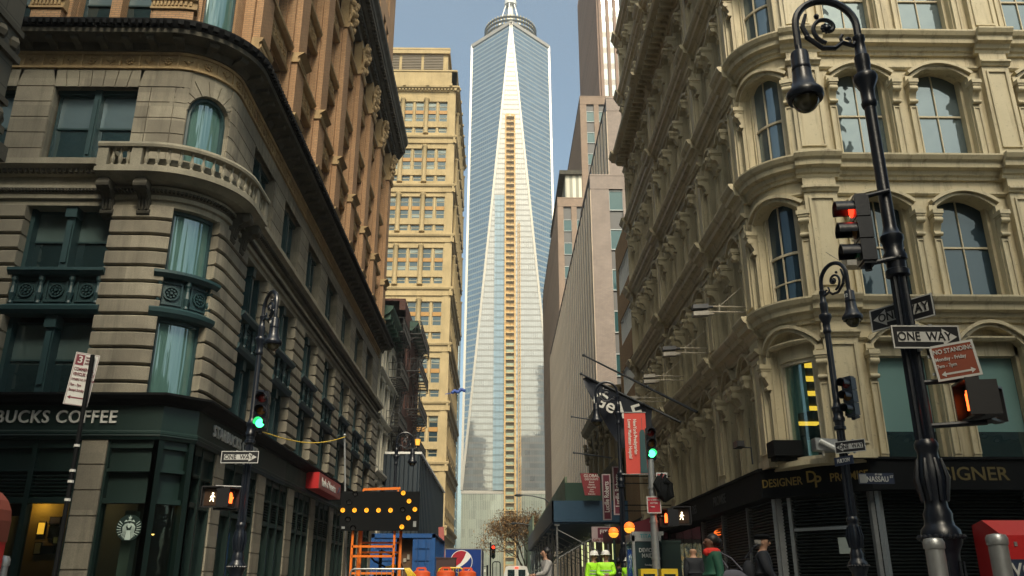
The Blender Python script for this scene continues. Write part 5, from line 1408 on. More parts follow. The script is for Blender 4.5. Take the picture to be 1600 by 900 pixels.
def vsign(label, x, z0, z1, y):
    T = thing('vertical_shop_sign', label, 'shop sign', (x, y, z0), 'vertical shop signs above the pavement')
    h = z1-z0; m = MB(); m.box(-.19, .19, 0, .14, 0, h); m.build('frame', M['lrframe'], T, local=True)
    m = MB(); m.box(-.14, .14, -.008, 0, .05, h-.05); m.build('face', M['lrm'], T, local=True)
    text('Lucille Roberts', .30, M['white'], T, (0, -.014, h/2), 0, roty=-PI/2, sx=.72*h/1.95)
    m = MB(); m.mark(); m.bar((.19, .07, h*.8), (3.0, .07, h*.8), .04); m.mark(); m.bar((.19, .07, h*.2), (3.0, .07, h*.2), .04); m.build_each('bracket', M['blackm'], T, local=True)
vsign('nearer and higher of the two maroon vertical signs with white letters', 5.0, 3.62, 5.62, 36)
vsign('farther and lower of the two maroon vertical signs with white letters', 4.78, 3.55, 5.55, 38)
T = thing('discount_shop_sign', 'red slanted sign with white discount lettering over the blue shed roof', 'shop sign', (5.35, 49.4, 5.75))
m = MB(); m.rings([[(x, y, z) for x, z in ((-.4, 0), (.5, 0), (.5, 1.0), (.3, 1.25), (-.65, 1.25))] for y in (0, .12)], True, True); m.build('board', M['dred'], T, local=True)
for t, z, s_ in (('GLOBAL', 1.1, .25), ('DISCOUNTS', .9, .15), ('Brand', .74, .13), ('Names', .6, .13), ('Incredibly', .45, .13), ('Low', .32, .12), ('Prices', .2, .12), ('Everyday', .07, .12)): text(t, s_, M['white'], T, (.0, -.01, z), 0, sx=.95)
T = thing('bank_sign', 'red box sign with white bank lettering over the left pavement', 'shop sign', (-7.6, 33.4, 4.42))
m = MB(); m.box(0, .5, 0, 4.7, 0, .62); m.build('box', M['red'], T, local=True)
M['pink'] = paint('faded_red_face', (.36,.10,.09), .5); m = MB(); m.box(.5, .51, .05, 4.65, .03, .59); m.build('face', M['pink'], T, local=True)
text('Bank of America', .46, M['white'], T, (.52, 2.0, .3), PI/2, sx=.95)
m = MB()
for k in range(3): m.bar((.52, 3.9+.12*k, .2+.07*k), (.52, 4.35-.05*k, .42+.03*k), .05, .01)
m.build('flag_emblem', M['sblue'], T, local=True)
# ---------------------------------------------------------------- round window emblem of the coffee shop
T = thing('round_window_emblem', 'round green and white emblem hung inside the corner coffee shop window', 'emblem', (-8.72, 20.47, 2.12))
m = MB(); m.lathe([(.30, 0), (.30, .015)], (0, 0, 0), 36, ax='y'); m.build('disc', M['green'], T, local=True)
M['emw'] = paint('emblem_pale', (.42,.52,.48), .6); m = MB()
def flat(pts): m.rings([[(x*.3, y, z*.3) for x, z in pts] for y in (-.012, -.002)], True, True)
star = [((.17 if k % 2 == 0 else .07)*math.sin(PI*k/5), .76+(.17 if k % 2 == 0 else .07)*math.cos(PI*k/5)) for k in range(10)]
flat(star); flat([(-.42, .42), (-.3, .6), (-.16, .5), (0, .64), (.16, .5), (.3, .6), (.42, .42), (0, .52)])
for s_ in (-1, 1):
    for k in range(4):
        m.tube([(s_*(.10+.07*k)*.3*1.0, -.008, (.36-.03*k)*.3), (s_*(.26+.07*k)*.3, -.008, .05*.3), (s_*(.14+.09*k)*.3, -.008, -.35*.3), (s_*(.24+.09*k)*.3, -.008, (-.86+.07*k)*.3)], .0085, 5)
    for k in range(6):
        a = .5-k*.24; m.tube([(s_*.3*.62*math.cos(a), -.008, .3*.62*math.sin(a)-.01), (s_*.3*.93*math.cos(a+.06), -.008, .3*.93*math.sin(a+.06))], .009, 5)
flat([(-.13, -.2), (.13, -.2), (.2, -.92), (-.2, -.92)]); flat([(-.14, .32), (.14, .32), (.12, .08), (0, -.04), (-.12, .08)])
m.build('pale_pattern', M['emw'], T, local=True)
# ================================================================ flagpoles, flag, wall fittings
M['polem'] = paint('dark_pole_metal', (.035,.04,.045), .4, .3)
T = thing('flagpole', 'upper slanted flagpole reaching out bare from the cast-iron building', 'flagpole', (7.2, 30, 6.78), 'slanted flagpoles over the street')
m = MB(); m.tube([(0, 0, 0), (-3.7, 3.8, 3.15)], [.055, .035], 8); m.ball((-3.7, 3.8, 3.15), .07); m.ball((-1.5, 1.55, 1.3), .08); m.build('pole', M['polem'], T, True, local=True)
T = thing('flagpole', 'lower slanted flagpole carrying the black flag', 'flagpole', (7.2, 32.9, 6.95), 'slanted flagpoles over the street')
m = MB(); m.tube([(0, 0, 0), (-3.7, 2.2, 2.5)], [.055, .035], 8); m.ball((-3.7, 2.2, 2.5), .07); m.ball((-1.3, .78, .88), .08); m.build('pole', M['polem'], T, True, local=True)
M['flagb'] = paint('black_flag_cloth', (.008,.012,.022), .55, var=.3)
T = thing('black_flag', 'black flag with white lettering hanging in folds from the lower slanted flagpole', 'flag', (3.65, 35.05, 9.35))
m = MB(); vs = []; fs = []; nx, nz = 22, 12
def fpt(i, j):
    u = i/nx; v = j/nz; x = 2.55*u; dx = x/3.7
    drop = (.10+2.15*math.sin(min(u*1.35, 1)*PI/2)**.8)*v
    if u > .62: drop *= 1-.55*(u-.62)/.38
    return (x-.18*v*math.sin(u*3)+.1*math.sin(v*5+u*9)*v, -2.2*dx+.22*math.sin(u*17+v*2.2)*v*.6, -2.5*dx*1.0-drop)
for j in range(nz+1):
    for i in range(nx+1): vs.append(fpt(i, j))
for j in range(nz):
    for i in range(nx): a = j*(nx+1)+i; fs.append((a, a+1, a+nx+2, a+nx+1))
m.add(vs, fs); m.build('cloth', M['flagb'], T, True, local=True)
def flagtext(t, s_, u, v, ry):
    p = fpt(int(u*nx), int(v*nz)); text(t, s_, M['letter'], T, (p[0], p[1]-.32, p[2]), 0, roty=ry, name='lettering', ext=.002)
flagtext('Ge', .85, .36, .55, .5); flagtext('L', 1.0, .62, .38, -.25); flagtext('F', .95, .78, .38, -.3)
M['rod'] = paint('rusty_white_rod', (.42,.38,.30), .6, var=.5, scale=8); M['fbox'] = paint('peeling_black_white_paint', (.32,.30,.26), .6, var=.9, scale=9)
M['fbox2'] = paint('peeling_dark_paint', (.03,.035,.045), .5, var=.3)
names = ['nearest', 'second nearest', 'third', 'fourth and farthest']
for k, (y, z) in enumerate(((23.75, 8.75), (28.6, 8.8), (32.8, 8.8), (37.4, 8.9))):
    T = thing('floodlight', names[k]+' pair of peeling floodlights on white rods beside the cream building', 'floodlight', (7.4, y, z), 'paired floodlights on rods')
    m = MB(); m.tube([(.1, 0, 0), (-1.2, 0, .02)], .025, 6); m.tube([(.1, 0, -.17), (-1.2, 0, -.15)], .025, 6); m.tube([(-.8, 0, .02), (.05, .1, .75)], .012, 5); m.tube([(-.8, 0, .1), (-.8, 0, -.2)], .02, 5); m.build('rod', M['rod'], T, True, local=True)
    for q, mt in ((.0, M['fbox2'] if k < 2 else M['fbox']), (-.22, M['fbox'])):
        m = MB(); m.rings([[(-1.62, yy, q-.06+zz) for yy, zz in ((-.14, -.03), (.14, -.03), (.12, .1), (-.12, .1))], [(-1.15, yy, q-.04+zz) for yy, zz in ((-.12, -.02), (.12, -.02), (.1, .12), (-.1, .12))]]); m.lathe([(.05, 0), (.04, .16)], (-1.15, 0, q), 8, ax='x')
        m.build('lamp_housing', mt, T, local=True)
T = thing('floodlight', 'small square floodlight on a short arm on the front of the cream building', 'floodlight', (9.1, 20.5, 8.7), 'paired floodlights on rods')
m = MB(); m.tube([(.1, .3, -.25), (-.1, -.3, .1)], .03, 6); m.tube([(-.1, -.3, .1), (-.5, -.2, .45)], .012, 5); m.build('rod', M['rod'], T, True, local=True)
m = MB(); m.box(-.12, .34, -.55, -.25, .12, .26); m.box(-.14, .36, -.58, -.22, -.06, .1); m.build('lamp_housing', M['fbox'], T, local=True)
for k, (y, z, ln) in enumerate(((62, 12.4, 2.2), (56.5, 8.9, 2.6), (60, 7.2, 2.4))):
    T = thing('bare_flagpole', ['highest', 'middle', 'lowest'][k]+' of three thin bare poles sticking out over the pavement before the finned office', 'flagpole', (7.6, y, z), 'thin bare poles')
    m = MB(); m.tube([(0, 0, 0), (-ln, 0, .35)], .05, 6); m.ball((-ln, 0, .35), .09, 6, 4); m.bar((-ln*.5, 0, .2), (0, 0, 1.3), .03); m.build('pole', M['polem'], T, True, local=True)
# things standing on the shop fascia
T = thing('air_conditioner', 'black box unit with a pale side on top of the corner shop fascia', 'air conditioner', (7.75, 22.1, 3.95))
m = MB(); m.box(-.55, .35, -.2, .4, .1, .5); m.build('casing', M['blackm'], T, local=True)
m = MB(); m.box(.352, .62, -.18, .38, .1, .5); m.build('side_panel', M['blind'], T, local=True)
m = MB(); m.box(-.5, .6, -.1, .3, .0, .1); m.build('stand', M['blackm'], T, local=True)
T = thing('security_camera', 'dark security camera on a bracket above the street side of the fascia', 'security camera', (6.9, 22.9, 3.95))
m = MB(); m.tube([(0, 0, 0), (0, 0, .45), (-.3, 0, .47)], .025, 6); m.tube([(0, 0, .45), (0, 0, 1.0)], .01, 5); m.build('bracket', M['polem'], T, local=True)
m = MB(); m.box(-.48, -.26, -.3, .05, .42, .6); m.box(-.46, -.28, -.34, -.29, .44, .58); m.build('body', M['pbox'], T, local=True)
T = thing('fascia_floodlight', 'silver floodlight lying tilted on the fascia beside the lamp post', 'floodlight', (8.0, 20.9, 3.95))
m = MB(); m.rings([[(x, y, z) for x, z in ((-.1, .08), (.5, .02), (.55, .34), (-.1, .38))] for y in (-.1, .2)]); m.build('reflector', M['steel'], T, local=True)
m = MB(); m.tube([(0, -.14, .3), (.35, -.16, .1)], .06, 8); m.tube([(.1, 0, -.05), (.1, 0, .1)], .03, 6); m.build('lamp', M['white'], T, True, local=True)
T = thing('pipe_bundle', 'white pipes lying along the corner fascia top under the box unit', 'pipes', (8.3, 21.7, 3.92))
m = MB(); m.tube([(-.4, .4, .08), (.9, -.45, .1)], .035, 8); m.tube([(-.35, .5, .06), (1.0, -.5, .06)], .025, 8); m.build('pipe', M['steel'], T, True, local=True)
M['bluelit'] = paint('notice_blue', (.12,.22,.25), .7)

# ================================================================ kiosk, lamps, boxes at the right kerb
T = thing('phone_kiosk', 'grey pavement phone kiosk with a dark show poster', 'kiosk', (3.55, 23.2, 0))
m = MB(); m.box(0, .85, 0, .08, 0, .12); m.box(0, .07, -.02, .1, .1, 2.1); m.box(.78, .85, -.02, .1, .1, 2.1); m.box(0, .85, -.02, .1, 1.95, 2.2); m.box(-.02, .05, .1, 1.1, 1.95, 2.15); m.box(-.02, .05, 1.02, 1.1, 0, 2.1); m.build('frame', M['steel'], T, local=True)
m = MB(); m.box(-.01, .0, .12, 1.0, .8, 1.95); m.build('glass_side', M['gls'], T, local=True)
M['poster'] = paint('poster_dark', (.012,.03,.035), .35); m = MB(); m.box(.07, .78, 0, .06, .3, 1.95); m.build('poster', M['poster'], T, local=True)
M['tealt'] = paint('teal_letters', (.02,.25,.30), .5)
text('TITAN', .14, M['tealt'], T, (.42, -.03, 2.08), 0); text('DEVIOUS', .15, M['swhite'], T, (.42, -.006, 1.72), 0, sx=.82); text('MAIDS', .15, M['swhite'], T, (.42, -.006, 1.58), 0, sx=.82); text('Sundays', .07, M['swhite'], T, (.42, -.006, 1.35), 0)
M['domeo'] = glow('orange_globe', (1.0, .16, .02), .75); M['domey'] = glow('yellow_globe', (1.0, .42, .04), .75)
for k, (x, y, z) in enumerate(((3.60, 23.9, 2.20), (3.42, 25.9, 2.18))):
    T = thing('globe_lamp', ['larger orange and yellow globe lamp over the phone kiosk', 'smaller orange and yellow globe lamp left of the kiosk'][k], 'lamp', (x, y, 0), 'two-tone globe lamps')
    m = MB(); m.tube([(0, 0, 0), (0, 0, z)], .035, 8); m.build('post', M['green'], T, True, local=True)
    r = .15; zc = z+r
    m = MB(); m.rings([[(r*math.sin(a)*math.cos(2*PI*i/16), r*math.sin(a)*math.sin(2*PI*i/16), zc+.012+r*math.cos(a)*.95) for i in range(16)] for a in [PI/2-j*(PI/2-.05)/6 for j in range(7)]]); m.build('upper_globe', M['domeo'], T, True, local=True)
    m = MB(); m.rings([[(r*math.sin(a)*math.cos(2*PI*i/16), r*math.sin(a)*math.sin(2*PI*i/16), zc-.012+r*math.cos(a)*.95) for i in range(16)] for a in [PI/2+j*(PI/2-.05)/6 for j in range(7)]]); m.build('lower_globe', M['domey'], T, True, local=True)
T = thing('green_cabinet', 'dark green street cabinet right of the steel pole', 'cabinet', (4.3, 23.0, 0))
m = MB(); m.box(0, .5, 0, .5, 0, 1.9); m.box(-.02, .52, -.02, .52, 1.9, 1.96); m.build('body', M['green'], T, local=True); m = MB(); m.box(.04, .46, -.01, 0, .3, 1.8); m.build('door', M['green'], T, local=True)
for k, x in enumerate((3.62, 4.12)):
    T = thing('newspaper_box', ['yellow newspaper box left of the steel pole', 'yellow newspaper box right of the steel pole'][k], 'newspaper box', (x, 21.2, 0), 'yellow newspaper boxes')
    m = MB(); m.box(-.2, .2, 0, .4, .25, 1.22); m.box(-.05, .05, .1, .3, 0, .25); m.build('box', M['yellow'], T, local=True)
    m = MB(); m.box(-.14, .14, -.01, 0, .7, 1.1); m.build('window', M['gld'], T, local=True)
for k, (x, y, z, lb) in enumerate(((4.10, 8.15, 1.26, 'steel bollard in front of the big lamp post base'), (4.62, 8.0, 1.29, 'steel bollard just left of the red newspaper box'), (-4.98, 8.8, 1.12, 'steel bollard by the coffee shop door at lower left'))):
    T = thing('bollard', lb, 'bollard', (x, y, 0), 'steel pipe bollards')
    m = MB(); m.lathe([(.085, 0), (.085, z-.09)], n=18); m.build('post', M['steel'], T, True, local=True)
    m = MB(); m.lathe([(.092, z-.09), (.096, z-.08), (.096, z-.03), (.08, z), (.02, z+.012)], n=18); m.build('cap', M['steel'], T, True, local=True)
T = thing('newspaper_box', 'red newspaper box with blue label at the lower right edge', 'newspaper box', (4.82, 8.25, 0))
m = MB(); m.rings([[(x, y, z) for y, z in ((0, .3), (.5, .3), (.5, 1.42), (.3, 1.46), (.0, 1.30))] for x in (0, .62)]); m.box(.1, .5, .1, .4, 0, .3); m.build('box', M['red'], T, local=True)
m = MB(); m.box(.02, .6, -.012, 0, .88, 1.08); m.build('label_panel', M['sblue'], T, local=True); text('VOICE', .17, M['swhite'], T, (.27, -.016, .98), 0)
m = MB(); m.ball((.28, -.01, 1.22), .022); m.box(.1, .13, -.01, 0, 1.2, 1.24); m.build('lock', M['steel'], T, local=True)
T = thing('red_mailbox', 'rounded dull red mailbox with graffiti cut by the lower left edge', 'mailbox', (-5.56, 8.1, 0))
m = MB(); m.rings([[(x, y, z) for x, z in [(0, .1), (.66, .1), (.66, 1.25)]+[(.33+.33*math.cos(a), 1.45+.33*math.sin(a)) for a in [i*PI/10 for i in range(11)]]+[(0, 1.25)]] for y in (0, .6)]); m.build('body', M['red'], T, local=True)
M['rust'] = paint('rusty_red_top', (.17,.035,.02), .6, var=.4); m = MB(); m.rings([[(x, y, z) for x, z in [(.0, 1.25), (.665, 1.25)]+[(.33+.337*math.cos(a), 1.45+.337*math.sin(a)) for a in [i*PI/10 for i in range(11)]]] for y in (-.01, .61)]); m.build('hood', M['rust'], T, local=True)
m = MB(); m.tube([(.45, -.015, 1.5), (.5, -.015, 1.62), (.58, -.015, 1.6), (.53, -.015, 1.48), (.6, -.015, 1.42)], .01, 5); m.tube([(.52, -.015, 1.42), (.56, -.015, 1.34), (.6, -.015, 1.4)], .01, 5); m.build('graffiti', M['swhite'], T, local=True)

# ================================================================ sidewalk shed and site hoarding on the right
M['shedb'] = paint('blue_shed_panel', (.012,.055,.11), .55, var=.2); M['shedg'] = paint('dark_green_plywood', (.015,.05,.035), .7); M['shedp'] = stone('pale_green_plywood', (.24,.29,.19), (.16,.2,.14), 1.0, streak=.4)
T = thing('sidewalk_shed', 'blue fronted construction shed on steel posts over the right pavement', 'scaffold', (5.3, 50, 0))
m = MB(); m.box(3.05, 3.15, 50, 92, 4.3, 5.5); m.box(3.05, 7.5, 50, 50.1, 4.3, 5.5); m.box(3.1, 7.5, 50.1, 92, 4.2, 4.35); m.build('parapet', M['shedb'], T)
m = MB(); n_ = MB()
for k in range(10):
    y = 50.3+k*4.4
    for x in (3.35, 6.3): m.mark(); m.tube([(x, y, 0), (x, y, 4.25)], .06, 8); m.box(x-.15, x+.15, y-.15, y+.15, 4.1, 4.22)
    n_.bar((3.35, y, 3.9), (3.35, y+4.4, 2.3), .05); m_, m = m, n_; m.bar((3.35, y, 2.3), (3.35, y+4.4, 3.9), .05); m.bar((3.35, y, 3.9), (6.3, y, 2.4), .05); m.bar((3.35, y, 2.3), (6.3, y, 3.9), .05); m.bar((3.35, y, 2.1), (3.35, y+4.4, 2.1), .05); m = m_
m.build_each('post', M['steel'], T, True); n_.build('cross_bracing', M['steel'], T)
M['shedl'] = glow('shed_tube_light', (.75, .8, .35), .8)
for k in range(5):
    m = MB(); m.box(6.9, 6.98, 53+k*5, 53.15+k*5, 2.3, 4.0); m.build('tube_light', M['shedl'], T)
T = thing('plywood_hoarding', 'pale green plywood enclosure rising behind the blue shed', 'hoarding', (4.6, 56, 0))
m = MB(); m.box(4.3, 4.45, 56, 112, 4.4, 7.6); m.box(3.55, 3.7, 92.5, 125, 0, 7.9); m.build('side_panel', M['shedp'], T)
m = MB(); m.box(4.3, 7.4, 55.9, 56, 5.5, 7.2); m.build('end_panel', M['shedg'], T)
T = thing('canopy_awning', 'maroon awning over shop entrances beyond the kiosk', 'awning', (6.5, 40, 0))
m = MB(); m.rings([[(x, y, z) for x, z in ((7.6, 3.9), (5.2, 3.3), (5.2, 2.8), (7.6, 2.8))] for y in (39, 43.5)]); m.build('canvas', M['signm'], T)
T = thing('shop_sign_box', 'small grey projecting sign box under the maroon vertical signs', 'shop sign', (5.2, 44, 2.9))
m = MB(); m.box(-.5, .5, 0, .2, 0, .75); m.build('box', M['lrframe'], T, local=True); m = MB(); m.box(-.2, .45, -.01, 0, .2, .7); m.build('face', M['lrm'], T, local=True); text('FIT', .3, M['white'], T, (.1, -.02, .48), 0); text('Cafe Express', .17, M['sreds'], T, (.0, -.02, .1), 0)

# ================================================================ roadworks on the left
T = thing('arrow_board', 'black arrow board with amber lamps pointing right on an orange frame', 'arrow board', (-3.9, 28, 0))
m = MB(); m.box(-1.28, 1.28, 0, .08, 2.5, 3.74); m.build('panel', M['blackm'], T, local=True)
M['amb'] = glow('amber_lamp_on', (1.0, .36, .02), .9)
on = [(-1.2, .02), (-.82, .02), (-.43, .02), (-.04, .02), (.35, .02), (.74, .57), (.94, .31), (1.14, .05), (.94, -.22), (.74, -.5)]
off = [(-.82, .54), (-1.0, .27), (-1.0, -.27), (-.82, -.54), (.75, .04)]
for l_, mt, nm in ((on, M['amb'], 'amber_lamp'), (off, M['pbox'], 'unlit_lamp')):
    for x, z in l_:
        o = bpy.data.objects.new(nm, None); bpy.data.objects.remove(o)
        m = MB(); m.lathe([(.075, 0), (.06, -.03)], (x, -.002, 3.12+z), 12, ax='y'); lp = m.build(nm, mt, T, True, local=True)
        m = MB(); R = [[(x+rr*math.cos(a), y, 3.12+z+rr*math.sin(a)) for a in [-.2+(PI+.4)*i/10 for i in range(11)]] for y, rr in ((0, .085), (-.09, .085))]; m.rings(R, False, False)
        m.bar((x-.05, -.035, 3.12+z), (x+.05, -.035, 3.12+z), .012, .004); m.bar((x, -.035, 3.07+z), (x, -.035, 3.17+z), .012, .004)
        m.build('hood', M['blackm'], lp, local=True)
m = MB(); m.box(1.1, 1.2, -.006, 0, 2.62, 2.8); m.box(-1.2, -1.1, -.006, 0, 2.56, 2.63); m.build('sticker', M['steel'], T, local=True)
m = MB()
for x in (-.85, .5):
    for y in (.15, .75): m.bar((x+(.12 if y > .5 else 0), y, 0), (x+(.12 if y > .5 else 0), y, 2.6 if x < 0 else 2.62), .07)
m.bar((-.62, .45, 0), (-.62, .45, 2.6), .07); m.bar((.68, .45, 0), (.68, .45, 2.6), .07)
for z in (1.72, 2.02, 1.2): m.bar((-.85, .15, z), (.5, .15, z), .07); m.bar((-.75, .75, z+.14), (.6, .75, z+.14), .06)
m.bar((-.6, .2, 3.82), (.62, .2, 3.86), .06, .08); m.bar((-.6, .2, 3.7), (-.6, .2, 3.82), .05); m.bar((.55, .2, 3.7), (.55, .2, 3.84), .05); m.build('frame', M['orange'], T, local=True)
M['cblue'] = paint('container_blue', (.008,.07,.24), .45, var=.25, streak=.25)
T = thing('shipping_container', 'bright blue shipping container with an open dark doorway', 'container', (-3.95, 36, 0))
m = MB()
def corr(x0, x1, y, z0, z1, n, d=.05, ax='x'):
    pts = []
    for k in range(n):
        a = x0+(x1-x0)*k/n; b = x0+(x1-x0)*(k+1)/n; q = (b-a)/4
        pts += [(a, 0), (a+q, 0), (a+1.5*q, d), (a+3*q, d), (a+3.5*q, 0)]
    pts.append((x1, 0)); R = [[(p, y+e) if ax == 'x' else (y+e, p) for p, e in pts]]
    lo = [(*p, z0) for p in R[0]]; hi = [(*p, z1) for p in R[0]]
    m.add(lo+hi, [(i, i+1, len(lo)+i+1, len(lo)+i) for i in range(len(lo)-1)])
x0, x1, y0, y1, H = -1.35, 1.3, 0, 6.1, 2.85
corr(y0+.1, y1, x1-.03, .15, H-.1, 22, -.06, 'y'); corr(y0+.1, y1, x0+.03, .15, H-.1, 22, .06, 'y')
m.box(x0, x1, y0, y1, H-.06, H); m.box(x0, x1, y1-.05, y1, 0, H); m.box(x0, x1, y0, y1, .0, .12)
for x in (x0, x1-.14): m.box(x, x+.14, y0-.02, y0+.14, 0, H)
m.box(x0, x1, y0-.02, y0+.12, H-.16, H+.01); m.build('shell', M['cblue'], T, local=True)
for a, b in ((x0+.14, x0+1.05), (x0+1.72, x1-.14)):
    m = MB(); m.box(a, b, y0+.03, y0+.08, .12, H-.16)
    for k in range(5): m.box(a+.1, b-.1, y0-.01, y0+.03, .35+k*.48, .58+k*.48)
    for q in (.3, .7): m.tube([(a+(b-a)*q, y0-.04, .15), (a+(b-a)*q, y0-.04, H-.2)], .02, 6)
    m.build('door', M['cblue'], T, local=True)
m = MB(); m.box(x0+1.07, x0+1.7, y0+.6, y0+.65, .1, H-.2); m.build('interior', M['room'], T, local=True)
m = MB(); m.box(x0+1.3, x0+1.42, .55, .58, 1.75, 1.9); m.box(x0+1.45, x0+1.55, .55, .58, 1.85, 2.05); m.build('wall_notice', M['rcol'], T, local=True)
M['hoard'] = paint('blue_black_hoarding', (.018,.03,.042), .5, var=.3)
T = thing('corrugated_hoarding', 'tall dark corrugated hoarding with a pale top edge behind the blue container', 'hoarding', (-5.5, 58, 0))
m = MB(); corr(58, 84, -5.5, 0, 9.35, 20, -.12, 'y'); corr(-8, -5.5, 58.0, 0, 9.35, 4, -.1, 'x'); m.build('sheet', M['hoard'], T)
m = MB(); m.box(-5.6, -5.38, 57.9, 84, 9.35, 9.5); m.box(-7.9, -5.6, 57.9, 58.1, 9.35, 9.5); m.build('top_rail', M['white'], T)
T = thing('yellow_lantern', 'old iron lantern with yellow glass on top of the dark hoarding', 'lantern', (-5.75, 58.5, 9.5))
m = MB(); m.tube([(0, 0, 0), (0, 0, .45)], .05, 6); m.lathe([(.05, .4), (.14, .5), (.16, .52)], n=6); m.lathe([(.24, .95), (.2, 1.02), (.05, 1.2), (.03, 1.35)], n=6); m.build('frame', M['black'], T, local=True)
m = MB(); m.lathe([(.13, .52), (.2, .95)], n=6); m.build('glass', glow('lantern_yellow', (.9,.4,.05), .6), T, local=True)
T = thing('crane_beam', 'red leaning crane beam between the blue container and the soft-drink truck', 'crane', (-3.0, 46, 0))
m = MB(); m.bar((.15, 0, 0), (-.1, 0, 3.75), .28, .2); m.box(-.6, .5, -.5, .6, 0, 1.0); m.build('beam', M['pink'], T, local=True)
T = thing('tool_cabinet', 'brown metal cabinet in front of the soft-drink truck', 'cabinet', (-1.82, 30, 0))
m = MB(); m.box(-.34, .32, 0, .5, 0, 1.70); m.box(-.36, .34, -.02, .52, 1.7, 1.74); m.build('body', paint('brown_metal', (.055,.03,.03), .5), T, local=True)
T = thing('delivery_truck', 'blue box truck with a round red white and blue mark on its back', 'truck', (-2.3, 60, 0))
M['tblue'] = paint('truck_blue', (.006,.035,.20), .35, var=.1)
m = MB(); m.box(-1.45, 1.1, 0, 7.5, .75, 3.2); m.build('cargo_box', M['tblue'], T, local=True)
m = MB()
for a in (-1.45, 1.04): m.box(a, a+.06, -.02, .04, .75, 3.22)
m.box(-1.45, 1.1, -.02, .04, 3.16, 3.22); m.build('trim', M['steel'], T, local=True)
m = MB(); m.box(-1.2, .9, 7.6, 9.4, .5, 2.4); m.box(1.1, 1.25, 8.2, 8.3, 1.8, 2.0); m.build('cab', M['white'], T, local=True)
m = MB(); m.box(1.3, 1.45, 8.0, 8.08, 1.5, 2.3); m.bar((1.0, 8.1, 2.2), (1.4, 8.04, 2.2), .04); m.build('mirror', M['blackm'], T, local=True)
for y in (1.4, 8.4):
    for x in (-1.3, .9): MB().lathe([(.48, -.12), (.48, .12)], (x, y, .48), 18, ax='x').build('wheel', M['blackm'], T, True, local=True)
def blob(mt, nm, pts): m = MB(); m.rings([[(-.3+.72*x, y, 2.35+.72*z) for x, z in pts] for y in (-.03, -.021)]); m.build(nm, mt, T, local=True)
C_ = lambda a0, a1, n=16: [(math.cos(a0+(a1-a0)*i/n), math.sin(a0+(a1-a0)*i/n)) for i in range(n+1)]
m = MB(); m.lathe([(.76, -.012), (.76, -.02)], (-.3, 0, 2.35), 36, ax='y'); m.build('emblem_ring', M['white'], T, local=True)
blob(M['signm'] if False else M['sredb'], 'emblem_red', C_(rad(62), rad(215))+[(-.5, -.42), (-.05, -.1), (.25, .35)])
blob(M['tblue'], 'emblem_blue', C_(rad(232), rad(385))+[(.55, .0), (.1, -.35), (-.3, -.58)])
for k in range(3):
    T_ = (( -2.3, 26, 'white-banded orange traffic barrel in front of the container doorway'), (-1.55, 25.6, 'crumpled red orange traffic barrel, middle of the three'), (-.95, 26.2, 'orange traffic barrel nearest the street centre'))[k]
    T = thing('traffic_barrel', T_[2], 'traffic barrel', (T_[0], T_[1], 0), 'orange traffic barrels')
    M['torng'] = M.get('torng') or paint('barrel_orange', (.62,.085,.02), .45, var=.2)
    m = MB(); m.lathe([(.38, 0), (.38, .08), (.31, .1), (.29, .95), (.27, 1.08), (.26, 1.2), (.18, 1.25)], n=18); m.bar((-.12, 0, 1.32), (.12, 0, 1.32), .07, .05); m.bar((-.12, 0, 1.22), (-.12, 0, 1.32), .06); m.bar((.12, 0, 1.22), (.12, 0, 1.32), .06); m.build('drum', M['torng'], T, True, local=True)
    m = MB(); m.lathe([(.302, .82), (.296, 1.0)], n=18); m.lathe([(.32, .45), (.315, .6)], n=18); m.build('white_band', M['white'], T, True, local=True)
def barricade(label, x0, x1, y, z, mat):
    T = thing('crowd_barrier', label, 'barrier', ((x0+x1)/2, y, 0), 'low tubular barriers'); w_ = (x1-x0)/2
    m = MB(); r = .1; m.tube([(-w_, 0, .1), (-w_, 0, z-r), (-w_+r*.3, 0, z-r*.3), (-w_+r, 0, z), (w_-r, 0, z), (w_-r*.3, 0, z-r*.3), (w_, 0, z-r), (w_, 0, .1)], .024, 8); m.tube([(-w_, 0, .2), (w_, 0, .2)], .02, 6)
    n = int(2*w_/.13)
    for k in range(1, n): m.tube([(-w_+2*w_*k/n, 0, .2), (-w_+2*w_*k/n, 0, z)], .009, 5)
    for s_ in (-w_+.15, w_-.15): m.box(s_-.03, s_+.03, -.25, .25, 0, .03); m.box(s_-.02, s_+.02, -.02, .02, .03, .2)
    m.build('railing', mat, T, True, local=True)
barricade('steel crowd barrier in front of the orange frame', -4.05, -2.5, 24, 1.26, M['steel']); barricade('yellow tubular barrier behind the traffic barrels', -1.85, -1.1, 26.8, 1.34, M['yellow'])
barricade('dark tubular barrier in the distance left of the white van', -.32, .05, 42, 1.9, M['blackm'])
T = thing('yellow_rope', 'bundle of yellow rope tied to the end of the steel barrier', 'rope', (-2.5, 23.95, 1.0))
m = MB()
for k in range(5): m.tube([(-.08+.03*k, 0, .28), (.02+.05*k, -.04, .1), (.1+.04*k, 0, -.1-.05*k)], .022, 5)
m.build('rope', M['yellow'], T, True, local=True)
T = thing('site_generator', 'dark machine with a yellow cap and pipes inside the orange frame', 'machine', (-3.9, 29.5, 0))
m = MB(); m.box(-.3, .4, 0, .8, 0, 1.25); m.bar((-.1, 0, 1.3), (-.1, 0, 1.95), .1); m.bar((-.1, 0, 1.95), (.5, 0, 1.75), .06); m.bar((.5, 0, 1.75), (.7, 0, 1.3), .04); m.tube([(-.6, .1, 1.9), (-.3, 0, 1.6), (.1, .1, 1.4)], .03, 6); m.build('body', M['blackm'], T, local=True)
m = MB(); m.ball((.35, -.1, 1.42), .1); m.bar((.1, -.1, 1.4), (.3, -.1, 1.42), .08); m.build('cap', M['yellow'], T, local=True)
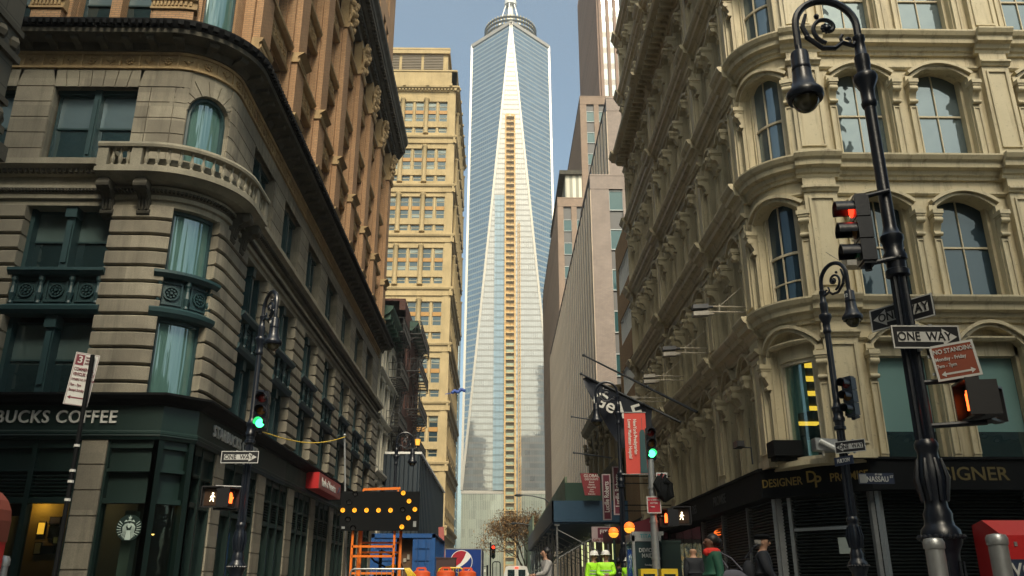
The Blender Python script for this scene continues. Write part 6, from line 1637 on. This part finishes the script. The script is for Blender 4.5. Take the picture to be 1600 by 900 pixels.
T = thing('city_van', 'white van seen from behind in the distance at the street centre', 'van', (1.08, 55, 0))
m = MB(); m.rings([[(x, y, z) for x, z in ((-.78, .35), (.78, .35), (.78, 1.5), (.66, 1.93), (.5, 1.98), (-.5, 1.98), (-.66, 1.93), (-.78, 1.5))] for y in (0, 4.5)]); m.build('body', M['white'], T, local=True)
for x in (-.56, .12): MB().box(x, x+.44, -.01, 0, 1.2, 1.75).build('rear_window', M['gld'], T, local=True)
MB().box(-.1, .12, -.02, 0, 1.82, 1.9).build('brake_light', M['sred'], T, local=True)
for x in (-.7, .62): MB().box(x, x+.08, -.02, 0, 1.0, 1.2).build('tail_light', M['sredb'], T, local=True)
for x in (-.8, .62):
    for y in (.9, 3.7): MB().lathe([(.34, 0), (.34, .18)], (x, y, .34), 16, ax='x').build('wheel', M['blackm'], T, True, local=True)
T = thing('signal_pole', 'thin dark pole beside the distant red signal', 'pole', (-.56, 55, 0)); m = MB(); m.tube([(0, 0, 0), (0, 0, 3.4)], .05, 8); m.bar((0, 0, 2.55), (.2, 0, 2.55), .05); m.bar((0, 0, 3.0), (.2, 0, 3.0), .05); m.build('pole', M['blackm'], T, True, local=True)
T = thing('thin_silver_pole', 'thin leaning silver pole behind the arrow board', 'pole', (-5.1, 29.2, 0)); m = MB(); m.tube([(.12, 0, 0), (-.33, 0, 5.75)], .035, 8); m.ball((-.33, 0, 5.78), .06); m.build('pole', M['steel'], T, True, local=True)
T = thing('yellow_tape', 'thin yellow tape strung from the coffee shop lamp post to the silver pole', 'tape', (-5.7, 19.3, 4.0))
m = MB(); m.tube([(.1+.2*t/10, 9.9*t/10, .22+1.5*t/10-.25*math.sin(PI*t/10)) for t in range(11)], .014, 4); m.build('tape', M['yellow'], T, local=True)
for k, (x, y, z, ln) in enumerate(((4.7, 80, 8.1, 2.7), (4.3, 100, 6.9, 2.4))):
    T = thing('street_light', ['nearer long-armed street light before the glass podium', 'farther long-armed street light against the bare tree'][k], 'street lamp', (x, y, 0), 'long-armed street lights')
    m = MB(); m.tube([(0, 0, 0), (0, 0, z)], .09, 8); m.tube([(0, 0, z-.1), (-.5, 0, z+.35), (-ln*.6, 0, z+.62), (-ln, 0, z+.7)], .06, 6); m.build('post', M['polem'], T, True, local=True)
    m = MB(); m.ball((-ln-.25, 0, z+.66), .3, 8, 5, sz=.45, sy=.6, sx=1.3); m.build('lamp_head', M['polem'], T, True, local=True)
T = thing('blue_netted_sign', 'small blue netted bracket sign sticking out left of the glass skyscraper', 'sign', (-8.4, 128, 29.2))
m = MB(); vs = []; 
for k in range(9): m.ball((1.0+.22*k, 0, .0+.15*math.sin(k*1.3)+.05*k), .28, 6, 4)
m.bar((-.2, 0, -.3), (2.9, 0, .3), .1); m.build('net', paint('cobalt_net', (.01,.05,.25), .6), T, local=True)
T = thing('globe_reflection', 'orange globe reflection in the dark shutter, built as a glowing ball at the street side', 'lamp', (8.05, 30.5, 2.55))  # glowing ball imitates the kiosk globe's reflection in the shutter
MB().ball((-.35, 0, 0), .13, 12, 8).build('globe', M['domeo'], T, True, local=True)
# lit lamps inside the coffee shop
for k, (x, y, z) in enumerate(((-9.2, 24.0, 3.1), (-8.9, 25.1, 2.5), (-9.9, 24.9, 2.2), (-12.8, 23.2, 3.0), (-9.4, 27.5, 2.4), (-9.2, 33.0, 2.2))):
    T = thing('pendant_lamp', ['small warm pendant lamp high in the corner coffee shop window', 'small warm pendant lamp right of the emblem', 'low warm counter lamp below the emblem', 'warm picture lamp in the left shop bay', 'warm lamp in the second street-side shop bay', 'warm lamp in the far street-side shop bay'][k], 'lamp', (x, y, z), 'warm lamps in the coffee shop')
    m = MB(); m.tube([(0, 0, .1), (0, 0, 4.0-z)], .008, 4); m.lathe([(.02, .14), (.05, .1), (.1, .02)], n=10); m.build('shade', M['blackm'], T, local=True)
    MB().ball((0, 0, .03), .045, 8, 6).build('bulb', M['lampw'], T, True, local=True)
for k, (x, z, w_, h_, mt) in enumerate(((-12.05, 2.25, .22, .34, 'lampp'), (-11.72, 2.45, .3, .2, 'ppl'), (-11.7, 2.15, .3, .3, 'blackm'), (-12.05, 1.75, .2, .32, 'rcol'), (-11.78, 1.72, .34, .2, 'blackm'), (-11.62, 1.95, .16, .2, 'blindw'))):
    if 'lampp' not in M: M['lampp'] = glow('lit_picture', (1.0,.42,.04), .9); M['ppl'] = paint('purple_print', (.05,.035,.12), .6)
    T = thing('framed_picture', ['lit yellow framed picture on the coffee shop wall', 'purple framed print beside the lit picture', 'black framed print under the purple print', 'pale framed picture at lower left of the group', 'black framed picture at lower middle of the group', 'small pale notice at the right of the picture group'][k], 'picture', (x, 22.9, z), 'framed pictures in the coffee shop')
    m = MB(); m.box(-w_/2, w_/2, 0, .03, -h_/2, h_/2); m.build('frame', M['blackm'], T, local=True); MB().box(-w_/2+.025, w_/2-.025, -.005, 0, -h_/2+.025, h_/2-.025).build('print', M[mt], T, local=True)
m = MB(); m.box(-12.5, -11.3, 22.94, 23.0, 1.0, 3.9); M['yw'] = paint('mustard_wall', (.26,.16,.05), .8); m.build('partition', M['yw'], L)
ld = bpy.data.lights.new('picture_spot', 'POINT'); ld.energy = 14; ld.color = (1, .55, .12); ld.shadow_soft_size = .05
lo = bpy.data.objects.new('picture_spot', ld); COL.objects.link(lo); lo.location = (-12.1, 22.6, 2.9)
ld = bpy.data.lights.new('shop_light', 'POINT'); ld.energy = 10; ld.color = (1, .6, .25); ld.shadow_soft_size = .1
lo = bpy.data.objects.new('shop_light', ld); COL.objects.link(lo); lo.location = (-9.6, 24.2, 3.4)
# ================================================================ people
M['skin'] = paint('skin', (.42,.24,.16), .6, var=.05); M['skind'] = paint('brown_skin', (.13,.06,.035), .6, var=.05)
def skinned(pts, edges, root, mat, name, parent, sub=1):
    me = bpy.data.meshes.new(name); me.from_pydata([p[:3] for p in pts], edges, [])
    o = bpy.data.objects.new(name, me); COL.objects.link(o)
    o.modifiers.new('s', 'SKIN'); sv = me.skin_vertices[0].data
    for i, p in enumerate(pts): r = p[3]; sv[i].radius = (r[0], r[1]) if isinstance(r, tuple) else (r, r); sv[i].use_root = (i == root)
    md = o.modifiers.new('d', 'SUBSURF'); md.levels = sub; md.render_levels = sub
    dg = bpy.context.evaluated_depsgraph_get(); ev = bpy.data.meshes.new_from_object(o.evaluated_get(dg)); bpy.data.objects.remove(o)
    ev.materials.clear(); ev.materials.append(mat); ev.polygons.foreach_set('use_smooth', [True]*len(ev.polygons)); ev.name = name
    r = bpy.data.objects.new(name, ev); COL.objects.link(r); r.parent = parent; WL[r.name] = Vector((0, 0, 0)); return r
def person(label, loc, rotz, h, skin, coat, legs, arms, hat=None, hair=None, coatlen=.82, group=None, step=.12, coatr=1.0, vest=None):
    """stands facing local -y; arms = ((elbow, hand) left, (elbow, hand) right) in units of height"""
    T = thing('person', label, 'person', loc, group, rotz)
    S = h; P = lambda x, y, z, r: (x*S, y*S, z*S, tuple(q*S for q in r) if isinstance(r, tuple) else r*S)
    (le, lh), (re, rh) = arms
    pts = [P(0, 0, .53, (.085, .06)), P(0, 0, .62, (.075, .055)), P(0, 0, .72, (.09, .062)), P(0, 0, .80, (.08, .05)), P(0, -.005, .845, .034), P(0, -.012, .875, .036), P(0, -.02, .925, (.053, .063)), P(0, -.012, .965, (.05, .056)),
           P(.105, 0, .80, .038), P(*le, .028), P(*lh, .018), P(-.105, 0, .80, .038), P(*re, .028), P(*rh, .018),
           P(.055, 0, .50, .055), P(.06, -step*.5, .28, .038), P(.06, -step*.6, .05, .024), P(.06, -step*.6-.07, .02, .02),
           P(-.055, 0, .50, .055), P(-.06, step*.4, .28, .038), P(-.06, step*.9, .05, .024), P(-.06, step*.9-.07, .02, .02)]
    ed = [(0,1),(1,2),(2,3),(3,4),(4,5),(5,6),(6,7),(3,8),(8,9),(9,10),(3,11),(11,12),(12,13),(0,14),(14,15),(15,16),(16,17),(0,18),(18,19),(19,20),(20,21)]
    body = skinned(pts, ed, 0, skin, 'body', T, 2)
    m = MB()                                          # face, ears, fingers join the body surface
    hd = .93*S
    m.ball((0, -.073*S, hd-.012*S), .0105*S, 8, 6, sz=1.5, sy=1.3)
    for s_ in (-1, 1): m.ball((s_*.047*S, -.012*S, hd-.01*S), .014*S, 8, 5, sx=.4, sz=1.4)
    m.ball((0, -.066*S, hd-.034*S), .014*S, 8, 5, sx=1.3, sz=.35, sy=.5)
    for hp, el in ((lh, le), (rh, re)):
        a = Vector(hp)*S; d = (a-Vector(el)*S).normalized(); sd = d.cross(Vector((0, 1, .2))).normalized(); fw = d.cross(sd)
        m.ball(tuple(a+d*.02*S), .021*S, 8, 6)
        for k in range(4):
            b = a+d*.035*S+sd*(k-1.5)*.0105*S; l_ = (.042, .05, .047, .036)[k]*S
            m.tube([b, b+d*l_*.5+fw*.003*S, b+d*l_*.8+fw*.013*S, b+d*l_*.85+fw*.024*S], [.0055*S, .0052*S, .005*S, .004*S], 6)
        b = a+d*.008*S+sd*.02*S; m.tube([b, b+d*.018*S+sd*.014*S, b+d*.036*S+sd*.015*S+fw*.008*S], [.0068*S, .006*S, .0048*S], 6)
    fm = m.mesh(skin, True)
    bmx = bmesh.new(); bmx.from_mesh(body.data); bmx.from_mesh(fm); bmx.to_mesh(body.data); bmx.free()
    m = MB()
    for s_ in (-1, 1): m.ball((s_*.019*S, -.070*S, hd), .0065*S, 8, 5)
    m.build('eye', M['blackm'], T, True, local=True)
    k = 1.16*coatr; f = lambda p, g: (p[0], p[1], p[2], tuple(q*g for q in p[3]) if isinstance(p[3], tuple) else p[3]*g)
    cp = [f(P(0, .0, .44 if coatlen < .8 else .5, (.084, .066)), coatr), f(pts[0], k), f(pts[1], k*1.1), f(pts[2], k*1.06), f(pts[3], k*1.05), P(0, 0, .838, .045), f(pts[8], 1.22*coatr), f(pts[9], 1.4*coatr), P(lh[0]*.96+le[0]*.04, lh[1]*.96+le[1]*.04, lh[2]*.96+le[2]*.04, .026), f(pts[11], 1.22*coatr), f(pts[12], 1.4*coatr), P(rh[0]*.96+re[0]*.04, rh[1]*.96+re[1]*.04, rh[2]*.96+re[2]*.04, .026)]
    skinned(cp, [(0,1),(1,2),(2,3),(3,4),(4,5),(4,6),(6,7),(7,8),(4,9),(9,10),(10,11)], 1, coat, 'coat', T, 2)
    lp = [f(pts[0], .86), f(pts[14], 1.15), f(pts[15], 1.3), (pts[16][0], pts[16][1], pts[16][2], .034*S), f(pts[18], 1.15), f(pts[19], 1.3), (pts[20][0], pts[20][1], pts[20][2], .034*S)]
    skinned(lp, [(0,1),(1,2),(2,3),(0,4),(4,5),(5,6)], 0, legs, 'trousers', T, 1)
    m = MB()
    for q in (17, 21): m.ball((pts[q][0], pts[q][1]+.03*S, .025*S), .032*S, 10, 6, sy=1.9, sz=.75)
    m.build('shoe', M['blackm'], T, True, local=True)
    if hair == 'long':
        m = MB(); m.ball((0, .012*S, .945*S), .066*S, 14, 9, sy=1.05, sz=1.02)
        m.rings([[(rx*math.cos(2*PI*i/14)*S, (yy+ry*math.sin(2*PI*i/14))*S, z*S) for i in range(14)] for rx, ry, yy, z in ((.055, .05, .02, .96), (.07, .052, .032, .9), (.072, .045, .045, .82), (.06, .03, .055, .75))]); m.build('hair', M['hairb'], T, True, local=True)
    elif hair == 'bun':
        m = MB(); m.ball((0, .022*S, .95*S), .063*S, 14, 9, sy=1.05); m.ball((0, .07*S, .93*S), .045*S, 10, 7); m.build('hair', M['hairb'], T, True, local=True)
    elif hair == 'fringe':
        m = MB(); m.ball((0, .022*S, .925*S), .053*S, 12, 8, sy=.95, sz=.9); m.build('hair', M['hairg'], T, True, local=True)
    if hat == 'helmet':
        m = MB(); m.rings([[(.07*S*c*math.cos(2*PI*i/16), -.012*S+.082*S*c*math.sin(2*PI*i/16), z*S) for i in range(16)] for c, z in ((1.25, .952), (1.22, .958), (1.0, .962), (.97, .985), (.8, 1.01), (.45, 1.025), (.1, 1.03))]); m.build('helmet', M['white'], T, True, local=True)
    elif hat == 'cap':
        m = MB(); m.rings([[(.062*S*c*math.cos(2*PI*i/16), (dy-.004)*S+.072*S*c*math.sin(2*PI*i/16), z*S) for i in range(16)] for c, dy, z in ((.95, 0, .955), (1.08, -.004, .968), (1.1, -.006, .985), (.9, -.004, .998), (.4, 0, 1.005))]); m.ball((0, -.075*S, .965*S), .045*S, 12, 5, sz=.16, sy=.9); m.build('cap', M['blackm'], T, True, local=True)
    return T
M['hairb'] = paint('black_hair', (.008,.007,.007), .5); M['hairg'] = paint('grey_hair', (.25,.24,.22), .8)
M['hiv'] = paint('lime_high_visibility', (.42,.95,.03), .6, var=.1); M['hiv'].node_tree.nodes  # fluorescent cloth
M['navy'] = paint('navy_cloth', (.012,.015,.022), .8); M['jean'] = paint('jeans', (.03,.05,.09), .8); M['gcoat'] = paint('green_coat', (.012,.085,.05), .7, var=.2); M['scarf'] = paint('red_scarf', (.60,.025,.015), .8, var=.2); M['bagm'] = paint('grey_bag_cloth', (.085,.085,.11), .8, var=.3); M['lgrey'] = paint('light_grey_cloth', (.35,.34,.33), .8)
crossed = (((.135, -.03, .66), (.03, -.12, .64)), ((-.135, -.03, .66), (-.03, -.12, .62)))
down = (((.13, .02, .64), (.14, -.02, .50)), ((-.13, .02, .64), (-.14, -.02, .50)))
def stripes(T, S):
    m = MB()
    for z, rx, ry in ((.655, .103, .082), (.70, .108, .086)):
        m.rings([[(rx*S*math.cos(2*PI*i/20), ry*S*math.sin(2*PI*i/20), (z+q)*S) for i in range(20)] for q in (0, .016)], True, False)
    m.build('reflective_stripe', M['swhite'], T, True, local=True)
for k, (x, y, rz, lb, ar) in enumerate(((2.72, 25.2, .5, 'worker in lime jacket and white helmet standing left, partly behind the other', down), (3.02, 24.8, -.1, 'worker in lime jacket and white helmet in front with hands together', crossed), (3.85, 26.0, -.6, 'worker in lime jacket seen behind the phone kiosk glass', down))):
    T = person(lb, (x, y, 0), rz, 1.74 if k < 2 else 1.6, M['skin'], M['hiv'], M['jean'], ar, hat='helmet', group='workers in lime jackets', coatlen=.7, coatr=1.06); stripes(T, 1.74 if k < 2 else 1.6)
T = person('woman in green coat and red scarf with a grey shoulder bag walking left', (3.42, 14.0, 0), rad(-80), 1.62, M['skind'], M['gcoat'], M['navy'], down, hair='bun', coatlen=.7, coatr=1.1)
S = 1.62
m = MB(); m.rings([[(rx*S*math.cos(2*PI*i/16), (-.0+ry*S*math.sin(2*PI*i/16)), z*S) for i in range(16)] for rx, ry, z in ((.06, .065, .80), (.085, .09, .82), (.08, .085, .85), (.055, .06, .872))], True, False); m.ball((.03, -.1, .83*S), .06, 8, 5); m.build('scarf', M['scarf'], T, True, local=True)
B = thing('shoulder_bag', 'slouchy grey shoulder bag carried by the woman in the green coat', 'bag', (3.62, 13.78, .95), None, rad(-10))
m = MB(); m.ball((.05, 0, .0), .165, 14, 9, sx=1.3, sy=.6, sz=.8); m.ball((.14, 0, -.03), .12, 12, 8, sx=1.3, sy=.75); m.ball((-.05, .02, -.02), .12, 12, 8, sx=1.1, sy=.7); m.build('pouch', M['bagm'], B, True, local=True)
m = MB(); m.tube([(-.02, .0, .15), (-.12, .04, .32), (-.22, .12, .42)], .014, 6); m.tube([(.2, 0, .12), (.05, .04, .3), (-.18, .12, .43)], .014, 6); m.build('strap', M['bagm'], B, True, local=True)
T = person('man in dark coat and flat cap walking right with a dark shoulder bag', (4.24, 14.0, 0), rad(70), 1.62, M['skin'], M['navy'], M['jean'], (((.14, .05, .66), (.11, -.02, .52)), ((-.14, -.04, .66), (-.13, -.12, .56))), hat='cap', hair='fringe', coatlen=.7, coatr=1.22)
B = thing('dark_bag', 'dark bag hanging behind the man in the flat cap', 'bag', (3.93, 13.95, 1.05)); m = MB(); m.ball((.05, 0, 0), .15, 12, 8, sx=.7, sy=.6, sz=1.2); m.tube([(0, 0, .2), (.15, -.05, .38), (.25, 0, .42)], .014, 6); m.build('pouch', M['navy'], B, True, local=True)
person('bald man in a long dark coat seen from behind near the shutters', (5.35, 24, 0), PI, 1.86, M['skin'], M['navy'], M['navy'], down, coatlen=.7, coatr=1.1)
T = person('woman with long black hair in a light grey top facing left in mid street', (1.08, 20, 0), rad(-75), 1.66, M['skin'], M['lgrey'], M['navy'], (((.12, -.07, .66), (.05, -.18, .64)), ((-.13, .0, .66), (-.1, -.13, .60))), hair='long', coatlen=.82)
person('dark clothed passer-by in the shade under the blue shed', (5.0, 48, 0), .2, 1.75, M['skin'], M['navy'], M['navy'], down, hair='fringe')
person('dark clothed passer-by beside the workers', (4.1, 30, 0), 2.8, 1.72, M['skind'], M['navy'], M['navy'], down, hair='bun')

# ================================================================ bare autumn tree
M['bark'] = stone('bark', (.09,.065,.045), (.05,.035,.025), 4, streak=0); M['leaf'] = paint('dry_orange_leaf', (.30,.17,.06), .8, var=.6, scale=1.5); M['leaf2'] = paint('dry_tan_leaf', (.22,.14,.07), .8, var=.5, scale=1.5)
T = thing('bare_tree', 'bare street tree with sparse dry orange leaves before the glass podium', 'tree', (3.3, 110, 0))
random.seed(21)
tr = MB(); lf = MB()
def grow(p, d, l, r, dep):
    q = p+d*l; tr.tube([p, p+d*l*.5+Vector((random.uniform(-.05, .05)*l,)*3), q], [r, r*.85, r*.7], 5 if dep < 3 else 4)
    if dep >= 3:
        for _ in range(7 if dep > 3 else 3):
            c = q+Vector([random.gauss(0, .35) for _ in range(3)]); a = Vector([random.gauss(0, 1) for _ in range(3)]).normalized(); b = a.cross(Vector((.3, .2, 1))).normalized(); s_ = random.uniform(.09, .17)
            lf.add([c-a*s_, c+b*s_*.5, c+a*s_, c-b*s_*.5], [(0, 1, 2, 3)], random.choice((0, 0, 1)))
    if dep < 6:
        for k in range(3 if dep < 4 else 2):
            nd = (d+Vector((random.gauss(0, .5), random.gauss(0, .5), random.gauss(.12, .28)))).normalized(); grow(q, nd, l*random.uniform(.68, .88), r*.62, dep+1)
grow(Vector((0, 0, 0)), Vector((0, 0, 1)), 2.6, .17, 0)
for a in (0.4, 2.2, 4.1, 5.3): grow(Vector((0, 0, 2.4)), Vector((math.cos(a)*.8, math.sin(a)*.8, .8)).normalized(), 2.3, .1, 1)
tr.build('trunk', M['bark'], T, local=True); lf.build('crown', [M['leaf'], M['leaf2']], T, local=True)
# ================================================================ air: a thin even haze round everything
hz = MB(); hz.box(-140, 140, -155, 660, -1.5, 560); ho = hz.build('haze', M['dark']); ho['kind'] = 'stuff'
hm = bpy.data.materials.new('haze_air'); hm.use_nodes = True; hn = hm.node_tree; hn.nodes.clear()
ov = hn.nodes.new('ShaderNodeOutputMaterial'); pv = hn.nodes.new('ShaderNodeVolumePrincipled')
pv.inputs['Density'].default_value = .0003; pv.inputs['Color'].default_value = (.86, .90, .93, 1); pv.inputs['Anisotropy'].default_value = 0.2
hn.links.new(pv.outputs[0], ov.inputs['Volume']); ho.data.materials.clear(); ho.data.materials.append(hm)
# ---------------------------------------------------------------- a thing with a single plain mesh needs no Empty above it
for o in [x for x in bpy.data.objects if x.type == 'EMPTY' and x.parent is None and len(x.children) == 1 and not x.children[0].children]:
    c = o.children[0]; nm = o.name; c.matrix_basis = o.matrix_basis @ c.matrix_basis; c.parent = None
    for k_ in ('label', 'category', 'group'):
        if k_ in o: c[k_] = o[k_]
    bpy.data.objects.remove(o); c.name = nm
